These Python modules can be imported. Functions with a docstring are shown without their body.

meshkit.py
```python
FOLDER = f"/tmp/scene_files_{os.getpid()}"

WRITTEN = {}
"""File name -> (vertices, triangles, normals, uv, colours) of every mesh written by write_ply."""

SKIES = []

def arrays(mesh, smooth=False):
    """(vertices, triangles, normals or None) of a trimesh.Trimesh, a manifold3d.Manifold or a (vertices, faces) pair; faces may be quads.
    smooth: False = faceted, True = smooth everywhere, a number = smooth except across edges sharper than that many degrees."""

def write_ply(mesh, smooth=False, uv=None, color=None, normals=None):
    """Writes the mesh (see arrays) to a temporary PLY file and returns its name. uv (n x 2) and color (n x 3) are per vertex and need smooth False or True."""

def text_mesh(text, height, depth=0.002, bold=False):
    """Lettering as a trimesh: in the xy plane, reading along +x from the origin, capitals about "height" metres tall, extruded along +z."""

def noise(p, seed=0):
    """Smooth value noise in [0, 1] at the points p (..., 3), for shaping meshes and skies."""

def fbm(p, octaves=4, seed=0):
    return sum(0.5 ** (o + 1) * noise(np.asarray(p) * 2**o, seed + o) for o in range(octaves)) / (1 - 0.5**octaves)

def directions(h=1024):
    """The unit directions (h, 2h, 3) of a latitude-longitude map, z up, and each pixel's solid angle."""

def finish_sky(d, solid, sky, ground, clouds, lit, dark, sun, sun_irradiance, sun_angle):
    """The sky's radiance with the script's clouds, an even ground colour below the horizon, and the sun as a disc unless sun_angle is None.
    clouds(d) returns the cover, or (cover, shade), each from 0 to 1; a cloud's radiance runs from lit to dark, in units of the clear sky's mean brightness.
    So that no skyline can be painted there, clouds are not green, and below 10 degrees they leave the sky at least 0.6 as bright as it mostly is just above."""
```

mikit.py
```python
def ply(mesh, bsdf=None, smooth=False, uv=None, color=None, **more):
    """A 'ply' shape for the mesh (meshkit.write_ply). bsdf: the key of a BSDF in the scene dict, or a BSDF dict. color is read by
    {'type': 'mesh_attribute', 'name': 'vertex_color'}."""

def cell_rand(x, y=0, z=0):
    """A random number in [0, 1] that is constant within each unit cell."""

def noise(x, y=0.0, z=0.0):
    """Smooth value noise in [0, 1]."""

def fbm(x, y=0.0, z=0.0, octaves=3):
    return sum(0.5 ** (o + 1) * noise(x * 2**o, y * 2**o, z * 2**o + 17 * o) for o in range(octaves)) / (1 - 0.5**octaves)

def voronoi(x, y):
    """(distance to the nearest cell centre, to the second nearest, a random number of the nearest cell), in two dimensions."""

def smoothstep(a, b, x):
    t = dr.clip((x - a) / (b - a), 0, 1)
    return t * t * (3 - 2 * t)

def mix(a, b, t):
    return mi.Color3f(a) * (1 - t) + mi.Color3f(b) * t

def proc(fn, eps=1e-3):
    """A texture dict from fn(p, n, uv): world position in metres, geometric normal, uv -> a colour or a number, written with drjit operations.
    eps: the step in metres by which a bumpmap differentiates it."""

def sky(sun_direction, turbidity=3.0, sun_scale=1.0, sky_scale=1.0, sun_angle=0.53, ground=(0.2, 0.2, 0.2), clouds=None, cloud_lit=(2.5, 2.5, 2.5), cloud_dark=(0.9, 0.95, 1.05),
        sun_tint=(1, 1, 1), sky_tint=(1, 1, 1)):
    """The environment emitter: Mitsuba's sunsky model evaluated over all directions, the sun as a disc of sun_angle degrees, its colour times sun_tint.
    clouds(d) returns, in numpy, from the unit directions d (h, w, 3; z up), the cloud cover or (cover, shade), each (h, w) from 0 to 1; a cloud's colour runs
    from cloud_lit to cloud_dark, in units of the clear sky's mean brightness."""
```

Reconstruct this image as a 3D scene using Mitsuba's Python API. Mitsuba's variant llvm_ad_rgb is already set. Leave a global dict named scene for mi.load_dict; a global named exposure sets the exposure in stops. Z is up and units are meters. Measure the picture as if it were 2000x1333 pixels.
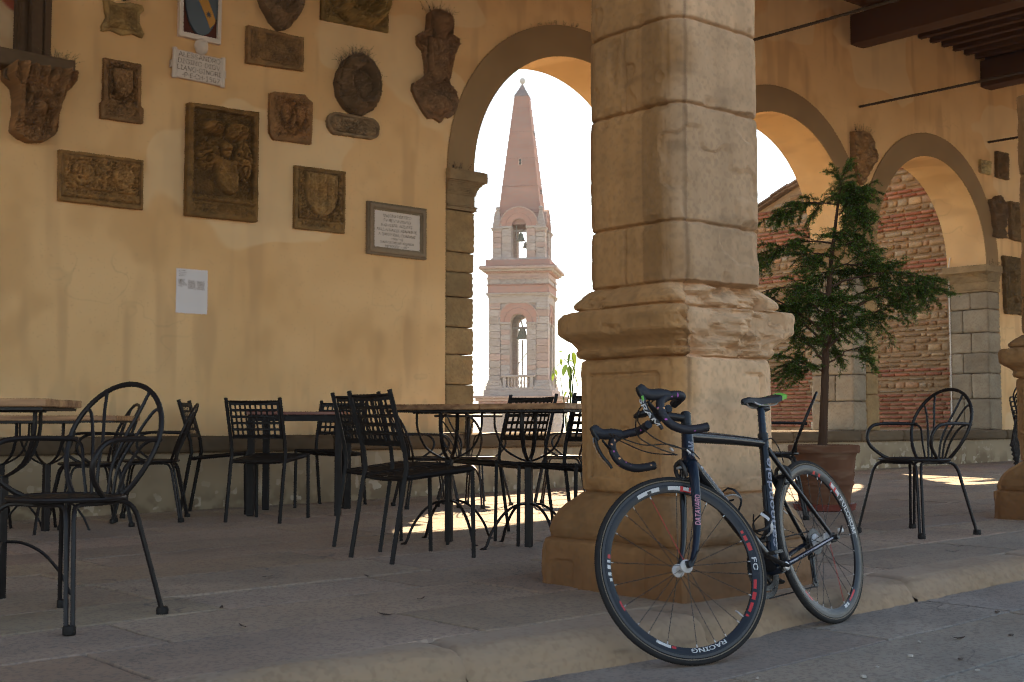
import math, random
import numpy as np
import trimesh, shapely
from shapely.geometry import Polygon, Point, box as sbox
from shapely.ops import unary_union
import drjit as dr
import mitsuba as mi
import mikit, meshkit
from mikit import proc, noise, fbm, smoothstep, mix

# ---------------------------------------------------------------- camera, sky, exposure
T = mi.ScalarTransform4f
scene, labels = {'type': 'scene'}, {}
EYE = 0.71                       # the photographer crouches: eye 0.71 m above the portico floor
YAW, PITCH = math.radians(40.394), math.radians(3.675)
LOOK = np.array([math.sin(YAW) * math.cos(PITCH), math.cos(YAW) * math.cos(PITCH), math.sin(PITCH)])
scene['camera'] = {'type': 'perspective', 'fov': 44.12, 'near_clip': 0.05, 'far_clip': 5000.0,
                   'to_world': T().look_at(origin=[0, 0, EYE], target=[float(LOOK[0]), float(LOOK[1]), float(EYE + LOOK[2])], up=[0, 0, 1])}
SUN = [0.84, 0.80, 1.0]          # high behind the back wall, so light falls through the arches on to the floor
scene['sky'] = mikit.sky(SUN, turbidity=2.2, sun_tint=(1.0, 0.93, 0.80), sky_tint=(1.24, 1.0, 0.80), ground=(0.25, 0.23, 0.2))
exposure = 3.6
# world: x runs along the back wall (to the right and away), y into the wall, z up; metres
# ---------------------------------------------------------------- helpers
USED = {}

def numbered(name):
    n = USED.get(name, 0)
    USED[name] = n + 1
    return name if n == 0 else '%s_%03d' % (name, n)

def add(key, mesh, mat, smooth=False, color=None, **more):
    """one entry of the scene; key may be 'thing__part'; a taken key takes the next number"""
    key = numbered(key)
    if color is not None:
        if isinstance(mesh, tuple):
            mesh = trimesh.Trimesh(np.asarray(mesh[0], float), tri(mesh[1]), process=False)
        c = np.asarray(color, float)
        if c.ndim == 1:
            c = np.tile(c, (len(mesh.vertices), 1))
        scene[key] = mikit.ply(mesh, mat, smooth=bool(smooth), color=c, **more)
    else:
        scene[key] = mikit.ply(mesh, mat, smooth=smooth, **more)
    return key

def tag(key, label=None, cat=None, group=None, kind=None):
    d = labels.setdefault(key, {})
    for k, v in (('label', label), ('category', cat), ('group', group), ('kind', kind)):
        if v:
            d[k] = v
    return key

def thing(name, label, cat, group=None):
    return tag(numbered(name), label, cat, group)

def tri(f):
    f = np.asarray(f, int)
    return np.vstack([f[:, [0, 1, 2]], f[:, [0, 2, 3]]]) if f.shape[1] == 4 else f

def join(*ms):
    vs, fs, n = [], [], 0
    for m in ms:
        v, f = (np.asarray(m.vertices), np.asarray(m.faces)) if hasattr(m, 'vertices') else m
        vs.append(np.asarray(v, float)); fs.append(tri(f) + n); n += len(v)
    return np.vstack(vs), np.vstack(fs)

def rot(a, axis='z'):
    c, s = math.cos(a), math.sin(a)
    return np.array({'z': [[c, -s, 0], [s, c, 0], [0, 0, 1]], 'x': [[1, 0, 0], [0, c, -s], [0, s, c]], 'y': [[c, 0, s], [0, 1, 0], [-s, 0, c]]}[axis])

def move(m, d=(0, 0, 0), R=None, s=1.0):
    v, f = (np.asarray(m.vertices), np.asarray(m.faces)) if hasattr(m, 'vertices') else m
    v = np.asarray(v, float) * s
    if R is not None:
        v = v @ np.asarray(R).T
    return v + np.asarray(d, float), f

def box(x0, x1, y0, y1, z0, z1, ch=0.0):
    if ch <= 0:
        v = [(x, y, z) for x in (x0, x1) for y in (y0, y1) for z in (z0, z1)]
        f = [[0, 1, 3], [0, 3, 2], [4, 6, 7], [4, 7, 5], [0, 4, 5], [0, 5, 1], [2, 3, 7], [2, 7, 6], [0, 2, 6], [0, 6, 4], [1, 5, 7], [1, 7, 3]]
        return np.array(v, float), np.array(f)
    c, h = np.array([x0 + x1, y0 + y1, z0 + z1]) / 2, np.array([x1 - x0, y1 - y0, z1 - z0]) / 2
    ch = min(ch, 0.45 * h.min() * 2)
    V, I = [], {}
    for sx in (-1, 1):
        for sy in (-1, 1):
            for sz in (-1, 1):
                for a in range(3):
                    p = h - ch
                    p[a] = h[a]
                    I[(sx, sy, sz, a)] = len(V)
                    V.append(c + p * (sx, sy, sz))
    F = []
    for a in range(3):
        b, d = (a + 1) % 3, (a + 2) % 3
        for s in (-1, 1):
            q = []
            for (sb, sd) in ((-1, -1), (1, -1), (1, 1), (-1, 1)):
                k = [0, 0, 0]; k[a], k[b], k[d] = s, sb, sd
                q.append(I[(*k, a)])
            F += [q if s > 0 else q[::-1]]
    for a in range(3):
        b, d = (a + 1) % 3, (a + 2) % 3
        for sb in (-1, 1):
            for sd in (-1, 1):
                q = []
                for (sa, w) in ((-1, b), (1, b), (1, d), (-1, d)):
                    k = [0, 0, 0]; k[a], k[b], k[d] = sa, sb, sd
                    q.append(I[(*k, w)])
                F += [q[::-1] if sb * sd > 0 else q]
    F3 = tri(np.array(F)).tolist()
    for sx in (-1, 1):
        for sy in (-1, 1):
            for sz in (-1, 1):
                q = [I[(sx, sy, sz, a)] for a in range(3)]
                F3.append(q if sx * sy * sz > 0 else q[::-1])
    return np.array(V), np.array(F3)

def frames(P, closed=False):
    P = np.asarray(P, float)
    t = (np.roll(P, -1, 0) - np.roll(P, 1, 0)) if closed else np.gradient(P, axis=0)
    t /= np.linalg.norm(t, axis=1, keepdims=True) + 1e-12
    n = np.cross(t[0], [0, 0, 1.0])
    if np.linalg.norm(n) < 1e-3:
        n = np.cross(t[0], [0, 1.0, 0])
    n /= np.linalg.norm(n)
    N = [n]
    for k in range(1, len(P)):
        n = N[-1] - t[k] * (N[-1] @ t[k])
        N.append(n / (np.linalg.norm(n) + 1e-12))
    N = np.array(N)
    return t, N, np.cross(t, N)

def tube(P, r, n=8, closed=False, flat=None):
    """round (or flat: radii r along the normal, flat along the binormal) tube along P"""
    P = np.asarray(P, float)
    t, N, B = frames(P, closed)
    r = np.broadcast_to(np.asarray(r, float), (len(P),))
    r2 = r if flat is None else np.broadcast_to(np.asarray(flat, float), (len(P),))
    a = np.arange(n) * 2 * np.pi / n
    v = P[:, None] + N[:, None] * (np.cos(a)[None, :, None] * r[:, None, None]) + B[:, None] * (np.sin(a)[None, :, None] * r2[:, None, None])
    m = len(P)
    rows = range(m) if closed else range(m - 1)
    f = [[i * n + j, i * n + (j + 1) % n, ((i + 1) % m) * n + (j + 1) % n, ((i + 1) % m) * n + j] for i in rows for j in range(n)]
    v = v.reshape(-1, 3)
    f = tri(np.array(f))
    if not closed:
        c0, c1 = len(v), len(v) + 1
        v = np.vstack([v, P[0], P[-1]])
        f = np.vstack([f, [[c0, (j + 1) % n, j] for j in range(n)], [[c1, (m - 1) * n + j, (m - 1) * n + (j + 1) % n] for j in range(n)]])
    return v, f

def bez(*p, n=14):
    """smooth curve through the points (Catmull-Rom)"""
    p = np.array(p, float)
    q = np.vstack([2 * p[0] - p[1], p, 2 * p[-1] - p[-2]])
    out = []
    k = max(2, n // (len(p) - 1))
    for i in range(1, len(q) - 2):
        t = np.linspace(0, 1, k, endpoint=False)[:, None]
        a, b, c, d = q[i - 1], q[i], q[i + 1], q[i + 2]
        out.append(0.5 * (2 * b + (c - a) * t + (2 * a - 5 * b + 4 * c - d) * t ** 2 + (3 * b - a - 3 * c + d) * t ** 3))
    return np.vstack(out + [p[-1:]])

def lathe(prof, n=24):
    """prof: (r, z) from bottom to top, about z"""
    prof = np.array(prof, float)
    a = np.arange(n) * 2 * np.pi / n
    v = np.stack([prof[:, 0, None] * np.cos(a), prof[:, 0, None] * np.sin(a), np.repeat(prof[:, 1, None], n, 1)], -1).reshape(-1, 3)
    f = [[i * n + j, i * n + (j + 1) % n, (i + 1) * n + (j + 1) % n, (i + 1) * n + j] for i in range(len(prof) - 1) for j in range(n)]
    f = tri(np.array(f))
    c0, c1 = len(v), len(v) + 1
    v = np.vstack([v, [0, 0, prof[0, 1]], [0, 0, prof[-1, 1]]])
    f = np.vstack([f, [[c0, (j + 1) % n, j] for j in range(n)], [[c1, (len(prof) - 1) * n + j, (len(prof) - 1) * n + (j + 1) % n] for j in range(n)]])
    return v, f

def extrude(poly, d):
    return trimesh.util.concatenate([trimesh.creation.extrude_polygon(g, d, engine='earcut') for g in getattr(poly, 'geoms', [poly]) if g.area > 1e-7])

def prism_xz(poly, y0, y1):
    """polygon in (x, z), from y0 to y1"""
    m = extrude(poly, y1 - y0)
    v = np.asarray(m.vertices)
    return np.stack([v[:, 0], y0 + v[:, 2], v[:, 1]], 1), np.asarray(m.faces)[:, ::-1]

def nz(p, s=1.0, o=4, seed=0):
    return meshkit.fbm(np.asarray(p) * s, o, seed) - 0.5

def dblock(x0, x1, y0, y1, z0, z1, step=0.03, amp=0.004, edge=0.012, seed=0, fn=None, faces='xXyYzZ'):
    """a worn stone: a box whose edges are rounded and whose faces are uneven; fn(p, n) adds to the offset"""
    lo, hi = np.array([x0, y0, z0], float), np.array([x1, y1, z1], float)
    c, h = (lo + hi) / 2, (hi - lo) / 2
    V, F, n0 = [], [], 0
    for a in range(3):
        b, d = (a + 1) % 3, (a + 2) % 3
        nb, nd = max(2, int(round(2 * h[b] / step)) + 1), max(2, int(round(2 * h[d] / step)) + 1)
        for s in (-1, 1):
            if 'xyz'[a] not in faces and s < 0 or 'XYZ'[a] not in faces and s > 0:
                continue
            gb, gd = np.meshgrid(np.linspace(-h[b], h[b], nb), np.linspace(-h[d], h[d], nd), indexing='ij')
            p = np.zeros((nb * nd, 3)); p[:, a] = s * h[a]; p[:, b] = gb.ravel(); p[:, d] = gd.ravel()
            i, j = np.meshgrid(np.arange(nb - 1), np.arange(nd - 1), indexing='ij')
            q = np.stack([i * nd + j, (i + 1) * nd + j, (i + 1) * nd + j + 1, i * nd + j + 1], -1).reshape(-1, 4) + n0
            F.append(tri(q if s > 0 else q[:, ::-1])); V.append(p); n0 += len(p)
    p, f = np.vstack(V), np.vstack(F)
    key = np.round(p * 20000).astype(np.int64)
    _, idx, inv = np.unique(key, axis=0, return_index=True, return_inverse=True)
    p, f = p[idx], inv.reshape(-1)[f]
    e = edge * (0.55 + 1.1 * (nz(p + c, 9, 2, seed + 5) + 0.5))
    e = np.minimum(e, h.min() * 0.9)[:, None]
    inner = np.clip(p, -h + e, h - e)
    d = p - inner
    L = np.linalg.norm(d, axis=1, keepdims=True)
    nrm = d / np.maximum(L, 1e-9)
    q = inner + nrm * np.minimum(L, e)
    off = amp * 2 * nz(p + c, 14, 3, seed) + amp * 1.5 * nz(p + c, 4, 2, seed + 9)
    if fn is not None:
        off = off + fn(p + c, nrm)
    return q + nrm * off[:, None] + c, f

def vcol(v, base, amt=0.3, scale=3.0, seed=0, dark=0.0):
    """per-vertex colour: the base with blotches"""
    v = np.asarray(v)
    k = 1 + amt * 2 * nz(v, scale, 4, seed) + amt * nz(v, scale * 7, 2, seed + 3)
    c = np.asarray(base)[None] * np.clip(k, 0.25, 1.9)[:, None]
    w = np.clip(3 * nz(v, scale * 0.6, 3, seed + 7), -1, 1)[:, None] * 0.06
    c = c * (1 + w * np.array([[1.0, 0.0, -1.0]]))
    return np.clip(c, 0.01, 0.9)

def floor_z(x):
    return 0.0105 * (x - 3.8)

def street_z(x):
    return -0.121 + 0.0215 * (x - 3.37)

# ---------------------------------------------------------------- materials
def rgb(c):
    return {'type': 'rgb', 'value': [float(x) for x in c]}

def pr(c, rough=0.6, **k):
    return {'type': 'principled', 'base_color': c if isinstance(c, dict) else rgb(c), 'roughness': rough, **k}

def two(b):
    return {'type': 'twosided', 'bsdf': b}

VC = {'type': 'mesh_attribute', 'name': 'vertex_color'}

def grain(p, n, uv):
    f = fbm(p.x * 60, p.y * 60, p.z * 45, 2)
    g = fbm(p.x * 3 + 5, p.y * 3, p.z * 3, 3)
    return 0.20 * smoothstep(0.45, 0.75, f) + 0.16 * smoothstep(0.5, 0.75, g)

def floor_grain(p, n, uv):
    f = fbm(p.x * 85, p.y * 85, 3, 2)
    g = fbm(p.x * 1.7 + 5, p.y * 2.6, 1, 3)
    c = fbm(p.x * 1.1, p.y * 2.2, 4, 3)
    return 0.42 * smoothstep(0.48, 0.72, f) + 0.22 * smoothstep(0.5, 0.7, g) + 0.5 * smoothstep(0.006, 0.0, dr.abs(c - 0.5)) * smoothstep(0.45, 0.6, g)

def stone_bump(p, n, uv):
    return 0.0022 * fbm(p.x * 95, p.y * 95, p.z * 95, 2) + 0.0028 * fbm(p.x * 22, p.y * 22, p.z * 30, 3)

def floor_bump(p, n, uv):
    a = fbm(p.x * 7, p.y * 9, p.z * 3, 3)
    return 0.003 * fbm(p.x * 60, p.y * 60, p.z * 60, 2) + 0.008 * a + 0.003 * smoothstep(0.5, 0.56, fbm(p.x * 3 + 9, p.y * 4, 0, 3))

def plaster_col(p, n, uv):
    g = fbm(p.x * 0.8 + 3, p.z * 1.1, p.y, 3)
    h = fbm(p.x * 3.1, p.z * 2.2 + 7, p.y, 3)
    s = fbm(p.x * 5.0, p.z * 0.7, p.y + 2, 3)
    sp = noise(p.x * 75, p.z * 75, p.y * 75)
    c = mix(mi.Color3f(0.660, 0.409, 0.184), mi.Color3f(0.748, 0.491, 0.242), smoothstep(0.3, 0.7, g))
    c = mix(c, mi.Color3f(0.572, 0.341, 0.149), 0.55 * smoothstep(0.50, 0.72, h))
    c = mix(c, mi.Color3f(0.484, 0.289, 0.139), 0.42 * smoothstep(0.54, 0.70, s))
    c = mix(c, mi.Color3f(0.550, 0.341, 0.168), 0.35 * smoothstep(0.72, 0.95, sp))
    cr = fbm(p.x * 2.2 + 1.5 * h, p.z * 2.2, p.y + 5, 3)
    c = mix(c, mi.Color3f(0.440, 0.297, 0.143), 0.35 * smoothstep(0.012, 0.0, dr.abs(cr - 0.5)) * smoothstep(0.5, 0.7, g))
    pa = fbm(p.x * 0.55 + 11, p.z * 0.7 + 2, 5, 4)
    c = mix(c, mi.Color3f(0.76, 0.58, 0.345), 0.45 * smoothstep(0.555, 0.575, pa))
    sc = fbm(p.x * 7, p.z * 2.5, 9, 3)
    c = mix(c, mi.Color3f(0.38, 0.26, 0.14), 0.5 * smoothstep(0.52, 0.66, sc) * (1 - smoothstep(0.65, 1.25, p.z)))
    low = 1 - smoothstep(0.0, 0.5, p.z - 0.62 + 0.3 * (h - 0.5))  # light near the ledge put into the colour: plaster paler lower down
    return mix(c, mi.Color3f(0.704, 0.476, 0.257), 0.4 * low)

def plaster_bump(p, n, uv):
    return 0.0022 * fbm(p.x * 55, p.y * 55, p.z * 55, 2) + 0.008 * fbm(p.x * 6, p.y * 6, p.z * 6, 2) + 0.012 * fbm(p.x * 1.5, p.y * 1.5, p.z * 1.5, 2)

def bench_col(p, n, uv):
    h = fbm(p.x * 2.2, p.z * 4, 0, 3)
    d = fbm(p.x * 9, p.z * 9, 3, 3)
    lowz = 1 - smoothstep(0.0, 0.30, p.z - 0.0105 * (p.x - 3.8) + 0.22 * (h - 0.5))
    c = mix(mi.Color3f(0.30, 0.235, 0.155), mi.Color3f(0.40, 0.315, 0.205), h)
    c = mix(c, mi.Color3f(0.19, 0.135, 0.08), 0.75 * lowz * smoothstep(0.3, 0.6, d))
    return mix(c, mi.Color3f(0.55, 0.47, 0.36), smoothstep(0.68, 0.76, fbm(p.x * 14, p.z * 14, 8, 2)) * (0.25 + 0.6 * lowz))

def band_col(p, n, uv):
    g = fbm(p.x * 2.5, p.z * 2.5, p.y * 2, 3)
    return mix(mi.Color3f(0.24, 0.152, 0.074), mi.Color3f(0.33, 0.215, 0.108), g)

def wood_col(p, n, uv):
    a = p.x * 0.79 - p.y * 0.61
    b = p.x * 0.61 + p.y * 0.79
    r = fbm(a * 3.0, b * 42, p.z * 42, 3)
    k = noise(a * 1.3, b * 9, 2)
    return mix(mi.Color3f(0.17, 0.075, 0.03), mi.Color3f(0.46, 0.25, 0.11), smoothstep(0.2, 0.8, r * 0.75 + 0.25 * k))

def terracotta_col(p, n, uv):
    g = fbm(p.x * 9, p.y * 9, p.z * 6, 3)
    w = fbm(p.x * 4, p.y * 4, p.z * 15 + 3, 3)
    c = mix(mi.Color3f(0.125, 0.054, 0.028), mi.Color3f(0.205, 0.098, 0.054), g)
    return mix(c, mi.Color3f(0.30, 0.20, 0.13), 0.45 * smoothstep(0.55, 0.75, w))

def bar_col(p, n, uv):
    a = fbm(p.x * 75, p.y * 75, p.z * 75, 1)
    b = noise(p.x * 40 + 7, p.y * 40, p.z * 40)
    c = mi.Color3f(0.009, 0.008, 0.012)
    m = smoothstep(0.84, 0.90, a)
    return mix(c, mix(mi.Color3f(0.45, 0.08, 0.4), mi.Color3f(0.7, 0.35, 0.15), smoothstep(0.4, 0.6, b)), m)

def bump(b, fn, scale=1.0, eps=2e-3):
    return {'type': 'bumpmap', 'arbitrary': {**proc(fn, eps)}, 'scale': scale, 'bsdf': b}

def mixed(a, b, fn):
    return {'type': 'blendbsdf', 'weight': proc(fn), 'bsdf_0': a, 'bsdf_1': b}

scene['m_stone'] = two(bump(mixed(pr(VC, 0.92, specular=0.25), pr((0.13, 0.085, 0.045), 0.95, specular=0.2), grain), stone_bump))
scene['m_stone_grey'] = two(bump(mixed(pr(VC, 0.75, specular=0.35), pr((0.12, 0.10, 0.085), 0.85, specular=0.3), floor_grain), floor_bump))
def far_grain(p, n, uv):
    return 0.42 * smoothstep(0.38, 0.72, fbm(p.x * 3.2, p.y * 3.2, p.z * 7.5, 2))
scene['m_far'] = two(mixed(pr(VC, 0.95, specular=0.15), pr((0.23, 0.165, 0.145), 0.95, specular=0.1), far_grain))
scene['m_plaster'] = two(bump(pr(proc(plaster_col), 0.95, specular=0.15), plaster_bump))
scene['m_bench'] = two(bump(pr(proc(bench_col), 0.95, specular=0.15), stone_bump, 2.0))
scene['m_band'] = two(bump(pr(proc(band_col), 0.95, specular=0.15), plaster_bump))
scene['m_wood'] = two(pr(proc(wood_col), 0.5, specular=0.4))
scene['m_terracotta'] = two(bump(pr(proc(terracotta_col), 0.9, specular=0.2), stone_bump))
scene['m_iron'] = two(pr((0.013, 0.010, 0.009), 0.42, specular=0.26))
scene['m_steel_dark'] = two(pr((0.013, 0.011, 0.010), 0.55, specular=0.2))
scene['m_beam'] = two(bump(pr((0.085, 0.042, 0.022), 0.8, specular=0.2), stone_bump))
scene['m_marble'] = two(bump(pr((0.60, 0.52, 0.44), 0.7, specular=0.3), stone_bump, 0.4))
scene['m_letter'] = two(pr((0.16, 0.11, 0.075), 0.9))
scene['m_paper'] = two(pr((0.66, 0.62, 0.60), 0.85))
scene['m_ink'] = two(pr((0.30, 0.25, 0.22), 0.9))
scene['m_rust'] = two(pr((0.045, 0.03, 0.02), 0.8))
scene['m_dry'] = two(pr((0.20, 0.14, 0.07), 0.9))
scene['m_leaf'] = two(pr((0.045, 0.085, 0.022), 0.6, specular=0.3))
# ---------------------------------------------------------------- the ground: street, portico floor, kerb, added terrace and valley
rng = np.random.default_rng(7)

def plane_sheet(x0, x1, y0, y1, zf, nx=2, ny=2):
    X, Y = np.meshgrid(np.linspace(x0, x1, nx), np.linspace(y0, y1, ny), indexing='ij')
    i, j = np.meshgrid(np.arange(nx - 1), np.arange(ny - 1), indexing='ij')
    q = np.stack([i * ny + j, (i + 1) * ny + j, (i + 1) * ny + j + 1, i * ny + j + 1], -1).reshape(-1, 4)
    return np.stack([X.ravel(), Y.ravel(), zf(X.ravel(), Y.ravel())], 1), tri(q)

def slab(x0, x1, y0, y1, zf, gap=0.004, th=0.06, ch=0.006, dz=0.0, tilt=(0, 0), n=0, amp=0.0, skew=0.0):
    """a paving slab: chamfered top edge, set in a joint; n > 0 gives it an uneven top of n x n cells"""
    x0 += gap; x1 -= gap; y0 += gap; y1 -= gap
    xc, yc = (x0 + x1) / 2, (y0 + y1) / 2
    def top(x, y):
        return zf(x, y) + dz + tilt[0] * (x - xc) + tilt[1] * (y - yc)
    if n == 0:
        V = []
        for (o, d) in ((0, -th), (0, -ch), (ch, 0)):
            for (x, y) in ((x0 + o, y0 + o), (x1 - o, y0 + o), (x1 - o, y1 - o), (x0 + o, y1 - o)):
                V.append((x + skew * (y - yc), y, top(x, y) + d))
        F = [[a + i, a + (i + 1) % 4, a + 4 + (i + 1) % 4, a + 4 + i] for a in (0, 4) for i in range(4)] + [[8, 9, 10, 11]]
        return np.array(V), tri(F)
    nx, ny = max(3, int((x1 - x0) / n)), max(3, int((y1 - y0) / n))
    gx = np.concatenate([[x0], np.linspace(x0 + ch, x1 - ch, nx), [x1]])
    gy = np.concatenate([[y0], np.linspace(y0 + ch, y1 - ch, ny), [y1]])
    nx, ny = len(gx), len(gy)
    X, Y = np.meshgrid(gx, gy, indexing='ij')
    d = np.minimum(np.minimum(X - x0, x1 - X), np.minimum(Y - y0, y1 - Y))
    Z = top(X, Y)
    P = np.stack([X.ravel(), Y.ravel(), X.ravel() * 0], 1)
    Z = Z.ravel() + amp * 2 * nz(P * [1, 2.2, 1], 2.6, 4, 3) + amp * 0.8 * nz(P, 16, 3, 8)
    Z = Z - np.where(d.ravel() < 1e-9, 0.013, 0)
    i, j = np.meshgrid(np.arange(nx - 1), np.arange(ny - 1), indexing='ij')
    q = np.stack([i * ny + j, (i + 1) * ny + j, (i + 1) * ny + j + 1, i * ny + j + 1], -1).reshape(-1, 4)
    return np.stack([X.ravel() + skew * (Y.ravel() - yc), Y.ravel(), Z], 1), tri(q)

fz = lambda x, y: floor_z(x)
sz = lambda x, y: street_z(x)

def kerb_y(x):
    """the worn front edge of the portico floor"""
    return 3.2 + 0.13 * np.exp(-((np.asarray(x, float) - 1.9) / 0.6) ** 2) - 0.05 * np.exp(-((np.asarray(x, float) - 3.5) / 0.5) ** 2) + 0.006 * np.clip(np.asarray(x, float) - 4.2, 0, 10) ** 1.5

# base sheets: what shows in the joints
add('street', plane_sheet(-60, 60, -60, 3.41, lambda x, y: street_z(np.clip(x, -6, 14)) - 0.034), 'm_stone_grey', color=(0.16, 0.135, 0.115))
tag('street', kind='structure')
add('portico_floor', plane_sheet(-14, 24, 3.40, 9.75, lambda x, y: floor_z(x) - 0.022), 'm_stone_grey', color=(0.17, 0.14, 0.115))
tag('portico_floor', kind='structure')
add('portico_floor__riser_core', box(-14, 24, 3.395, 3.41, -0.6, -0.03), 'm_stone_grey', color=(0.12, 0.095, 0.075))

# portico slabs in courses along the wall
y = 3.42
row = 0
while y < 9.4:
    w = rng.uniform(0.42, 0.62)
    y1 = min(y + w, 9.42)
    if 9.42 - y1 < 0.2:
        y1 = 9.42
    xa = 1.0 + max(0.0, (y - 3.4)) * 0.25 - rng.uniform(0, 1.0)
    xb = 5.2 + (y - 3.4) * 2.2
    xb = min(max(xb, 9.5), 18.2)
    x = xa
    while x < xb:
        L = rng.uniform(0.75, 1.7) if y < 6.5 else rng.uniform(0.7, 1.25)
        near = (x < 6.5 and y < 7.0)
        m = slab(x, x + L, y, y1, fz, gap=0.003, dz=rng.normal(0, 0.0016), tilt=rng.normal(0, 0.0016, 2), n=0.05 if near else 0, amp=0.003)
        tone = np.array([0.285, 0.208, 0.152]) * rng.uniform(0.86, 1.12) * np.array([1 + rng.normal(0, 0.03), 1, 1 + rng.normal(0, 0.04)])
        v = m[0]
        c = vcol(v, tone, 0.20, 1.2, row) if near else tone
        add('portico_floor__slab', m, 'm_stone_grey', color=c)
        x += L
    y, row = y1, row + 1

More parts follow.
